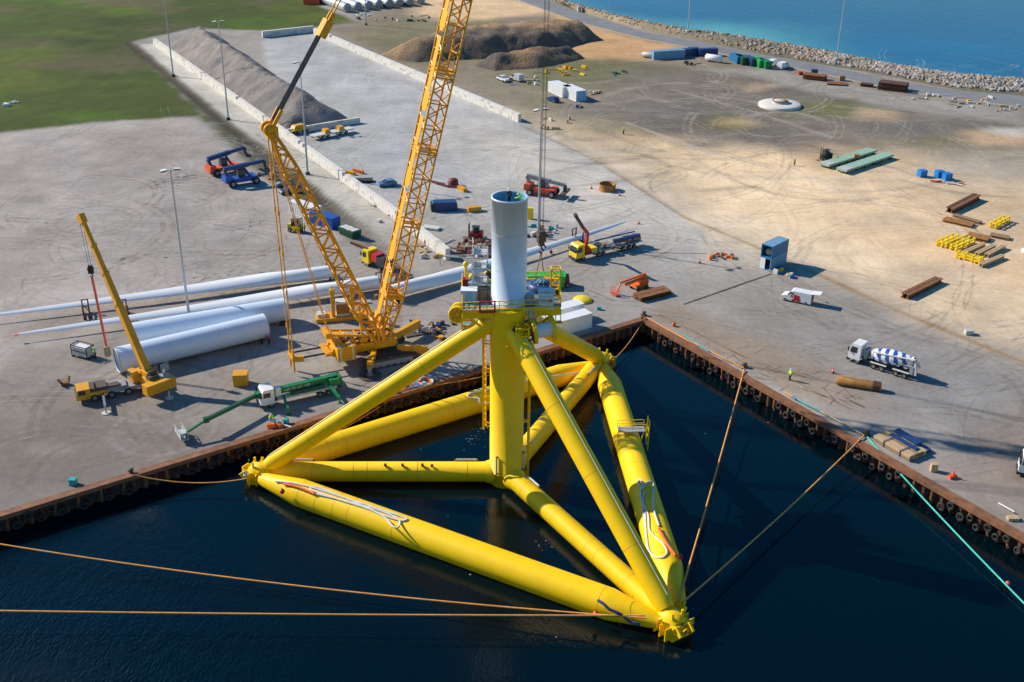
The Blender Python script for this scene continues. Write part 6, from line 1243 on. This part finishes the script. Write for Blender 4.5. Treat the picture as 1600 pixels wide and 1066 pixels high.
# timber bundle near the quay
c, a, L = span((1430, 713), (1384, 686));  
t = thing('timber_stack', 'banded stack of long pale timbers with dark sheets at the right quay edge', 'timber', c, a)
for k in range(5):
    for j in range(2): mb = MB(); mb.box((random.uniform(-.1, .1), -1.7+k*.72, .3+j*.42), (L+1.2, .62, .36)); mb.build('timber', M['wood' if (k+j) % 3 else 'wood_brown'], t)
mb = MB(); mb.box((-.3, 1.6, 1.2), (L*.8, 1.3, .22)); mb.box((.2, .3, 1.02), (L*.9, .8, .16)); mb.box((.9, 2.3, .35), (L*.8, .9, .5)); mb.build('dark_sheet', M['navy'], t); mb = MB()
for x_ in (-L*.25, L*.3): mb.box((x_, -.4, 1.0), (.12, 3.4, .05)); mb.box((x_, -2.08, .5), (.12, .05, .9))
mb.build('band', M['navy'], t)
# small goods
crate(377, 600, 0, (2.2, 1.9, 2.0), 'crane_yellow', 'orange-yellow cubic crane weight standing alone near the quay', 'crane_weight', 'crane weight', .1)
t = thing('generator', 'white generator cabinet in a dark lifting frame left of the tower sections', 'generator', G(131, 557), R_(-25)); mb = MB(); mb.box((0, 0, 1.1), (3.0, 1.5, 1.5)); mb.box((0, 0, 1.9), (2.8, 1.35, .1), m=1); mb.build('cabinet', [M['light_grey'], M['white']], t); mb = MB()
for x_ in (-1.65, 1.65):
    for y_ in (-.85, .85): mb.bar((x_, y_, 0), (x_, y_, 2.2), .12)
    for z_ in (.1, 2.15): mb.bar((x_, -.85, z_), (x_, .85, z_), .12)
for y_ in (-.85, .85):
    for z_ in (.1, 1.2, 2.15): mb.bar((-1.65, y_, z_), (1.65, y_, z_), .09)
mb.build('lifting_frame', M['black'], t)
def cone(u, v, label):
    t = thing('traffic_cone', label, 'cone', G(u, v)); mb = MB(); mb.tube((0, 0, .05), (0, 0, .95), .24, .05, n=12); mb.build('body', M['red_orange'], t); mb = MB(); mb.box((0, 0, .04), (.6, .6, .07)); mb.build('base', M['maroon'], t); mb = MB(); mb.tube((0, 0, .45), (0, 0, .62), .163, .122, n=12); mb.build('band', M['white'], t)
for u, v, lb in ((1093, 411, 'orange cone left of the scattered orange pipes'), (924, 295, 'orange cone left of the rusty steel ring'), (968, 306, 'orange cone right of the rusty steel ring'), (1301, 583, 'orange cone by the rusty tubular pile'), (998, 350, 'orange cone beyond the tip of the third blade'), (868, 297, 'orange cone right of the red stacker behind the tower')): cone(u, v, lb)
t = thing('red_marker', 'orange-red plastic barrier foot by the right quay near the white lorry', 'marker', G(1488, 747)); mb = MB(); mb.box((0, 0, .25), (1.1, .6, .5), .3); mb.build('foot', M['red_orange'], t); mb = MB(); mb.tube((0, 0, .4), (.1, 0, 1.1), .16, .08); mb.build('stem', M['red_orange'], t)
buoy(G(1053, 507, .35), 'red_orange', 'orange ball float on the sandy crust at the quay corner'); buoy(G(861, 394, .4), 'red', 'red marker ball in the shade of the third blade')
def bollard(u, v, label, mk='plate'):
    t = thing('bollard', label, 'bollard', G(u, v)); mb = MB(); mb.lathe((0, 0, 0), [(.35, 0), (.28, .25), (.25, .5), (.42, .62), (.42, .72), (.01, .78)], 14); mb.build('head', M[mk], t); mb = MB(); mb.box((0, 0, .05), (1.1, 1.1, .1)); mb.build('base', M['rust_dark'], t)
for u, v, lb in ((205, 740, 'mooring bollard on the left quay holding the orange rope'), (1006, 493, 'mooring bollard at the quay corner'), (1163, 574, 'mooring bollard on the right quay at the steep orange rope'), (1354, 680, 'mooring bollard on the right quay shared by the orange and turquoise ropes')): bollard(u, v, lb)
crate(1458, 736, 0, (.9, .7, 1.2), 'wood', 'yellowish meter box at the right quay edge beside the timber stack', 'meter_box'); crate(115, 757, 0, (.9, .8, .9), 'teal', 'small grey-teal box at the left quay edge'); crate(1513, 522, 0, (1.3, 1.1, .8), 'concrete', 'small concrete block on the apron near the sand edge', 'concrete_block')
crate(1582, 812, 0, (1.4, .8, .4), 'wood', 'low pale cleat box on the right quay near the picture edge')
crate(936, 484, 0, (.8, .5, .5), 'teal', 'small pair of teal bins right of the yellow cover'); crate(919, 503, 0, (1.3, .8, .8), 'rust', 'rusty brown box right of the white containers at the quay'); crate(893, 479, 0, (1.6, 1.0, .8), 'wood', 'pale wooden crate behind the white containers at the quay'); crate(727, 510, 0, (1.4, .8, .5), 'teal', 'small teal bag beside the rusty bar under the left brace')
lie([(664, 602), (675, 598), (668, 592), (655, 596), (660, 601)], .2, .18, 'orange', 'coil of orange hose on the quay under the left diagonal brace', 'hose_coil', 'hose'); lie([(655, 596), (660, 590), (672, 590), (676, 598), (662, 603)], .45, .16, 'offwhite', 'white hose loop on top of the orange coil on the quay', 'hose_coil', 'hose')
lie([(1012, 497), (1040, 513), (1075, 532), (1095, 541)], .2, .1, 'rope_orange', 'orange rope lying on the right quay edge near the corner'); lie([(1068, 523), (1090, 538), (1108, 549)], .22, .12, 'teal', 'teal rope lying on the right quay edge'); lie([(1108, 548), (1135, 562), (1162, 575)], .22, .1, 'rope_orange', 'orange and white rope lying up to the steep mooring line'); lie([(1225, 612), (1238, 620)], .3, .12, 'rope_orange', 'short orange rope on the right quay edge'); lie([(1238, 620), (1244, 624)], .3, .16, 'blue', 'short blue fender tube on the right quay edge'); lie([(1245, 624), (1262, 633), (1282, 643)], .3, .11, 'teal', 'teal rope between the blue tube and the orange rope on the right quay'); lie([(1282, 643), (1310, 658), (1350, 680)], .3, .12, 'wood', 'pale striped rope lying along the right quay to the bollard'); lie([(1560, 786), (1585, 800)], .3, .1, 'white', 'white bar on the right quay edge near the picture edge')
lie([(628, 603), (640, 606), (655, 603), (663, 600)], .15, .2, 'sky_blue', 'pale blue tarpaulin bundle on the quay under the left brace', 'tarpaulin', 'tarpaulin')
t = beams('rusty bars with green ends under the left diagonal brace', (722, 520), (768, 510), 2, .5, .4, 'rust')
t = beams('dark rusty steel plates stacked in front of the orange boom lift', (995, 469), (1043, 457), 2, 1.3, .35, 'rust', 'plate_stack', 'steel plates', lay=2)
# wood and scrap goods along the wall end
def scatter(label, u0, v0, u1, v1, n, mks, smax=1.8, name='goods_heap', cat='goods', seed=1):
    random.seed(seed); c = G((u0+u1)/2, (v0+v1)/2); t = thing(name, label, cat, c)
    for k in range(n):
        p = G(random.uniform(u0, u1), random.uniform(v0, v1))-c; mb = MB(); a = random.uniform(0, 3.1); q = random.random(); s = (random.uniform(.5, smax), random.uniform(.3, .9), random.uniform(.25, .9))
        if q < .55: mb.box((p.x, p.y, s[2]/2), s, a, tx=random.uniform(.8, 1)); nm = 'box'
        elif q < .8: mb.bar((p.x, p.y, .2), (p.x+smax*1.3*math.cos(a), p.y+smax*1.3*math.sin(a), random.uniform(.2, .6)), .2); nm = 'plank'
        else: mb.tube((p.x, p.y, 0), (p.x, p.y, random.uniform(.6, 1.1)), .35, n=10); nm = 'drum'
        mb.build(nm, M[random.choice(mks)], t)
    return t
scatter('heap of timber, crates and scrap where the left block wall ends', 712, 376, 772, 402, 60, ['wood_brown', 'wood', 'rust_dark', 'plate', 'rust', 'offwhite', 'maroon', 'wood_brown'], 2.0, 'scrap_heap', 'scrap', 3); scatter('pale planks leaning along the left block wall behind the boom', 655, 378, 700, 405, 16, ['wood', 'wood', 'offwhite', 'wood_brown'], 3.0, 'plank_heap', 'planks', 4)
scatter('crates, drums and a white pallet load behind the lamp post right of the tower', 826, 352, 872, 372, 18, ['navy', 'wood', 'teal', 'offwhite', 'dark', 'wood_brown', 'light_grey'], 1.8, 'goods_heap', 'goods', 5); scatter('yellow and white cable drums and boxes in front of the stacked containers', 1210, 420, 1244, 438, 9, ['wood', 'bright_yellow', 'blue', 'offwhite'], 1.0, 'goods_heap', 'goods', 6)
scatter('orange pipe spools lying on the apron left of the stacked containers', 1108, 398, 1146, 410, 12, ['orange', 'wood', 'wood', 'dark_green', 'plate'], 1.9, 'pipe_spools', 'pipe spools', 7); scatter('row of small boxes, cabins and drums behind the right block wall', 780, 120, 848, 134, 18, ['light_grey', 'white', 'teal', 'dark', 'wood', 'sky_blue'], 2.6, 'goods_row', 'goods', 8)
scatter('yellow pipes and silver tanks laid out on the grass behind the paired white containers', 840, 106, 915, 122, 22, ['bright_yellow', 'crane_yellow', 'silver', 'navy', 'crane_yellow'], 2.6, 'pipe_row', 'goods', 9); scatter('dark and wooden bits right of the paired white containers', 912, 143, 942, 151, 9, ['dark', 'wood', 'offwhite', 'wood'], 1.7, 'goods_heap', 'goods', 10)
scatter('tan and yellow cable drums in a row beside the shore road at right', 1490, 154, 1550, 168, 22, ['wood', 'wood', 'offwhite', 'crane_yellow', 'concrete'], 3.0, 'cable_drum_row', 'cable drums', 11); scatter('white and brown sacks on the verge left of the cable drums', 1425, 148, 1472, 157, 9, ['offwhite', 'wood_brown', 'white'], 2.6, 'sack_row', 'sacks', 12); scatter('pale blocks on the verge right of the cable drums', 1552, 166, 1598, 176, 8, ['offwhite', 'concrete', 'wood'], 2.4, 'block_row', 'blocks', 13)
beams('dark rusty steel stack, the largest beside the shore road', (1373, 138), (1417, 143), 4, 1.1, 1.1, 'rust_dark', lay=2); beams('low dark steel pile left of the largest rusty stack', (1345, 134), (1364, 136), 2, 1.2, .8, 'rust_dark'); beams('rusty plate stack with boxes, farther left beside the shore road', (1256, 122), (1290, 126), 3, 1.3, .7, 'rust', lay=2); beams('brown plate pile right of the rusty plate stack by the shore road', (1292, 131), (1322, 133), 3, 1.2, .4, 'rust')
crate(1272, 116, 0, (2, 1.6, 1.6), 'navy', 'small dark blue box behind the rusty plate stack by the shore road'); crate(1251, 117, 0, (1.4, 1.2, 1), 'red', 'small red box left of the rusty plate stack by the shore road'); crate(1315, 126, 0, (1.8, 1.4, 1.6), 'wood_brown', 'brown sack behind the brown plate pile by the shore road')
t = thing('bulk_tank', 'white cylindrical tank lying in front of the lone blue container', 'tank', G(1115, 97), R_(-30)); mb = MB(); mb.pipe((-3.2, 0, 1.4), (3.2, 0, 1.4), [(0, .6), (.06, 1.2), (.94, 1.2), (1, .6)], 20); mb.build('vessel', M['white'], t); mb = MB(); mb.box((-1.8, 0, .2), (.5, 2, .4)); mb.box((1.8, 0, .2), (.5, 2, .4)); mb.build('saddle', M['grey'], t)
t = thing('bulk_tank', 'small pale tank left of the long grey-green office container', 'tank', G(1015, 91), R_(-30)); mb = MB(); mb.pipe((-3.0, 0, 1.1), (3.0, 0, 1.1), [(0, .5), (.06, .9), (.94, .9), (1, .5)], 18); mb.build('vessel', M['light_grey'], t); mb = MB(); mb.box((-1.8, 0, .2), (.5, 1.6, .4)); mb.box((1.8, 0, .2), (.5, 1.6, .4)); mb.build('saddle', M['grey'], t)
scatter('black rubber scraps on the dirt in front of the office container', 1072, 98, 1088, 103, 5, ['black', 'dark'], 2.2, 'scrap_heap', 'scrap', 14); scatter('black scrap on the dirt far behind the paired white containers', 957, 114, 976, 119, 5, ['black', 'dark_green'], 2.4, 'scrap_heap', 'scrap', 15); scatter('dark spots of gear and a small blue box behind the sandy verge', 898, 163, 910, 170, 3, ['navy', 'dark'], 1.2, 'goods_heap', 'goods', 16)
scatter('low timber bearers lying on the sand verge behind the lamp post', 845, 186, 890, 206, 9, ['wood', 'wood', 'offwhite'], 3.0, 'timber_row', 'timber', 17); scatter('white plastic sheets caught in the green field at left', 3, 160, 38, 168, 7, ['white'], 2.6, 'plastic_sheets', 'sheets', 18); scatter('brown and orange boxes between the reach stackers and the crane mast', 402, 268, 432, 284, 6, ['wood_brown', 'orange', 'light_grey'], 1.6, 'goods_heap', 'goods', 19)
scatter('pallets and boxes lying in the lane against the left block wall', 575, 316, 630, 350, 9, ['wood', 'wood_brown', 'offwhite'], 1.8, 'pallet_row', 'pallets', 20); scatter('blue tarps, tools and cable at the quay edge by the worker in yellow', 420, 662, 455, 672, 8, ['sky_blue', 'orange', 'white', 'teal'], 1.0, 'tool_heap', 'tools', 21); scatter('tools and sacks strewn along the quay edge under the left brace', 600, 602, 665, 616, 10, ['sky_blue', 'navy', 'white', 'galv', 'orange'], .9, 'tool_heap', 'tools', 22)
scatter('dark gear and timber on the ground behind the crawler crane', 640, 508, 688, 522, 12, ['dark', 'navy', 'wood_brown', 'light_grey'], 1.5, 'gear_heap', 'gear', 23); scatter('white bits and a hose under the near tower section', 236, 572, 262, 580, 6, ['offwhite', 'light_grey'], .9, 'goods_heap', 'goods', 24); scatter('wooden pallets and gear under the right end of the rear tower section', 430, 497, 446, 508, 7, ['wood', 'dark', 'wood_brown'], 1.3, 'pallet_row', 'pallets', 25)
scatter('scraps of concrete and metal along the far verge before the silver tanks', 555, 24, 690, 34, 16, ['light_grey', 'dark_green', 'offwhite', 'dark'], 3.2, 'goods_row', 'goods', 26); scatter('pallets and dark boxes on the apron between the spare ballast and the blades', 560, 466, 600, 478, 8, ['dark', 'wood', 'wood_brown', 'light_grey'], 1.4, 'goods_heap', 'goods', 31); scatter('dark machinery and orange crates right of the crawler crane', 672, 505, 712, 532, 14, ['dark', 'plate', 'crane_yellow', 'navy', 'wood_brown'], 1.7, 'gear_heap', 'gear', 32); scatter('small boxes and tools on the working platform left of the white sign', 0, 0, 1, 1, 0, ['dark'], 1, 'goods_heap', 'goods', 33) if 0 else None; scatter('brown gear around the blade roots', 605, 432, 640, 446, 9, ['plate', 'maroon', 'light_grey'], 1.5, 'gear_heap', 'gear', 27)
t = thing('steel_chute', 'small rusty forked steel piece left of the telescopic crane', 'steel part', G(102, 602), .4); mb = MB(); mb.box((0, 0, .3), (1.2, .8, .5)); mb.build('base', M['rust'], t); mb = MB(); mb.bar((-.5, 0, .4), (-1.0, 0, 1.3), .3); mb.bar((.5, 0, .4), (.8, .2, 1.4), .3); mb.build('fork', M['rust_orange'], t)
# equipment in the yard: yellow flat loads, dark box, buckets
for (fr, bk, lb, mk) in (((452, 211), (482, 204), 'flat trailer with a yellow load against the gravel heap, left one of two', 'bright_yellow'), ((488, 219), (550, 206), 'long flat trailer with separate yellow blocks, right one of two by the gravel heap', 'offwhite')):
    c, a, L = span(fr, bk); t = thing('flat_trailer', lb, 'trailer', c, a); chassis(t, -L/2, L/2, (-L*.3, -L*.15, L*.15, L*.3)); mb = MB(); mb.box((0, 0, 1.15), (L, 2.6, .3)); mb.build('load_bed', M[mk] if L < 8 else M['offwhite'], t)
    for x_ in ((-L*.2, L*.15) if L > 8 else (0,)): mb = MB(); mb.box((x_, 0, 1.8), (1.9 if L > 8 else 4.5, 1.8, 1.0), tx=.7); mb.build('yellow_block', M['crane_yellow'], t)
for u, v, rz, mk, lb, sz in ((547, 272, -.6, 'crane_yellow', 'orange steel arm piece lying right of the mast, left one', (2.8, .8, .7)), (560, 270, -.6, 'orange', 'orange steel arm piece lying right of the mast, right one', (3.2, .7, .7)), (566, 284, .1, 'dark', 'dark flat grating pile in front of the orange arm pieces', (5, 2.2, .6)), (722, 298, -.9, 'crane_yellow', 'yellow box beam lying left of the white tower', (2.6, 1.0, .9)), (741, 330, .3, 'crane_yellow', 'yellow and grey machine block near the white tower', (3.0, 1.3, 1.1)), (674, 358, -.3, 'offwhite', 'white bin with yellow inside by the end of the block wall', (3.6, 1.8, .5)), (828, 342, 1.4, 'bright_yellow', 'upright yellow tank half hidden behind the white tower', (.8, 1.4, 2.6))): crate(u, v, 0, sz, mk, lb, 'machine_part', 'machine part', rz)
t = thing('dark_cabin', 'dark blue rounded box behind the lower crane boom', 'box', G(694, 328), .15); mb = MB(); mb.prism([(-2.9, 0), (2.9, 0), (2.9, 1.6), (2.5, 2.1), (-2.5, 2.1), (-2.9, 1.6)], -1.2, 1.2); mb.build('shell', M['navy'], t); mb = MB(); mb.box((-2.6, 0, 1.0), (.8, 2.5, 1.6)); mb.build('end_frame', M['black'], t)
t = thing('clamp_tool', 'dark maroon round clamp tool with beams left of the white tower', 'tool', G(708, 290)); mb = MB(); mb.lathe((0, 0, 0), [(1.3, 0), (1.2, 1.4), (.8, 1.7), (.01, 1.8)], 12); mb.build('body', M['maroon'], t); mb = MB(); mb.bar((-2, 0, .3), (-5.5, 2.0, .4), .35); mb.bar((-1, -1.6, .3), (-4.5, 1.0, .4), .35); mb.bar((-1, -1.6, .3), (1.5, -1.9, .3), .35); mb.build('beam_frame', M['maroon'], t)
# ------------------------------------------------------------------ people
def skinmesh(joints, edges, rad_, name, mk, parent):
    me = bpy.data.meshes.new(name); me.from_pydata([tuple(j) for j in joints], edges, []); o = bpy.data.objects.new(name, me); COL.objects.link(o); o.modifiers.new('s', 'SKIN'); 
    for i, r in enumerate(rad_): me.skin_vertices[0].data[i].radius = r if isinstance(r, tuple) else (r, r)
    me.skin_vertices[0].data[0].use_root = True; sm_ = o.modifiers.new('u', 'SUBSURF'); sm_.levels = 1; sm_.render_levels = 1
    return o
def skin_layer(name, joints, edges, rad_, mk, parent):
    me = bpy.data.meshes.new(name); me.from_pydata([tuple(j) for j in joints], edges, []); me.skin_vertices or None
    o = bpy.data.objects.new(name, me); COL.objects.link(o); o.modifiers.new('s', 'SKIN')
    if not me.skin_vertices: return None
    for i, r in enumerate(rad_): me.skin_vertices[0].data[i].radius = (r, r)
    me.skin_vertices[0].data[0].use_root = True; q = o.modifiers.new('u', 'SUBSURF'); q.levels = 1
    dg_ = bpy.context.evaluated_depsgraph_get(); m2 = bpy.data.meshes.new_from_object(o.evaluated_get(dg_)); bpy.data.objects.remove(o); m2.name = name; m2.materials.clear(); m2.materials.append(M[mk]); o2 = bpy.data.objects.new(name, m2); COL.objects.link(o2); o2.parent = parent; return o2
def person(p, rz, label, jk='hivis', hm='white', lean=0., arm=(.25, .25), sit=False, sc=1.12):
    t = thing('person', label, 'person', p, rz); t.scale = (sc,)*3
    hp = .92 if not sit else .5; q = Vector((math.sin(lean), 0, math.cos(lean))); P0 = Vector((0, 0, hp)); ch = P0+q*.45; nk = P0+q*.58; hd_ = P0+q*.74+Vector((.03, 0, 0)); js = [P0, ch, nk, hd_]; ed = [(0, 1), (1, 2), (2, 3)]; rd = [.12, .14, .055, .10]
    arms = []; legs = []
    for s_, ax_ in ((-1, arm[0]), (1, arm[1])):
        sh = ch+Vector((0, s_*.19, .04)); el = sh+Vector((math.sin(ax_)*.28, s_*.06, -math.cos(ax_)*.28)); wr = el+Vector((math.sin(ax_+.5)*.25, -s_*.02, -math.cos(ax_+.5)*.25)); ha = wr+(wr-el).normalized()*.12; i = len(js); js += [sh, el, wr, ha]; rd += [.07, .05, .038, .042]; ed += [(1, i), (i, i+1), (i+1, i+2), (i+2, i+3)]; arms.append((i, i+1, i+2))
        hip = P0+Vector((0, s_*.1, -.06)); kn = hip+(Vector((.06, 0, -.42)) if not sit else Vector((.4, 0, .02))); an_ = kn+Vector((-.05, 0, -.40)); to = an_+Vector((.16, 0, -.03)); i = len(js); js += [hip, kn, an_, to]; rd += [.095, .07, .05, .05]; ed += [(0, i), (i, i+1), (i+1, i+2), (i+2, i+3)]; legs.append((i, i+1, i+2, i+3))
    skin_layer('body', js, ed, rd, 'skin', t)
    a = [0, 1]+[k for A2 in arms for k in A2]; mp = {k: i for i, k in enumerate(a)}; e2 = [(0, 1)]+[(mp[1], mp[A2[0]]) for A2 in arms]+[(mp[A2[j]], mp[A2[j+1]]) for A2 in arms for j in (0, 1)]; skin_layer('jacket', [js[k] for k in a], e2, [rd[k]+.03 for k in a], jk, t)
    a = [0]+[k for A2 in legs for k in A2]; mp = {k: i for i, k in enumerate(a)}; e2 = [(0, mp[A2[0]]) for A2 in legs]+[(mp[A2[j]], mp[A2[j+1]]) for A2 in legs for j in (0, 1, 2)]; skin_layer('trousers', [js[k] for k in a], e2, [rd[k]+.022 for k in a], 'trousers', t)
    mb = MB(); mb.ball(hd_+Vector((0, 0, .06)), .135, 12, 0, .85); mb.tube(hd_+Vector((.03, 0, .03)), hd_+Vector((.03, 0, .05)), .16, n=12); mb.build('helmet', M[hm], t)
    mb = MB(); mb.torus(P0+q*.28, .155, .018, q, 14, 4); mb.build('reflective_band', M['led'], t); return t
person(G(1234, 594), R_(200), 'person in a bright yellow-green jacket standing near the right quay edge'); person(G(974, 210), R_(-60), 'person in a yellow-green vest walking on the sandy verge far behind'); person(G(150, 560), R_(180), 'person in a yellow-green jacket beside the white generator', arm=(.9, .8))
person(G(409, 537), R_(-30), 'person in a yellow-green jacket at the right end of the near tower section'); person(G(421, 538), R_(160), 'person in a red jacket next to the one in yellow-green by the tower section', 'red', lean=.3); person(G(425, 662), R_(-80), 'person in a yellow-green jacket bending beside the white cab of the green platform truck', lean=.5, arm=(1.0, .9)); person(G(1241, 259), R_(90), 'person in a yellow-green jacket standing left of the green deck units')
person(TWT+Vector((-.1, 1.0, -1.35)), R_(-90), 'person in dark clothes and white helmet standing inside the top of the white tower', 'dark', arm=(.1, .1), sc=1.15); person(TWT+Vector((1.5, -.1, -1.5)), R_(150), 'person in a yellow-green jacket leaning over the rim of the white tower', 'hivis', 'hivis', lean=.6, arm=(.9, 1.0)); 
person(G(476, 362), 0, 'person in a yellow-green vest beside the yellow wheel loader')
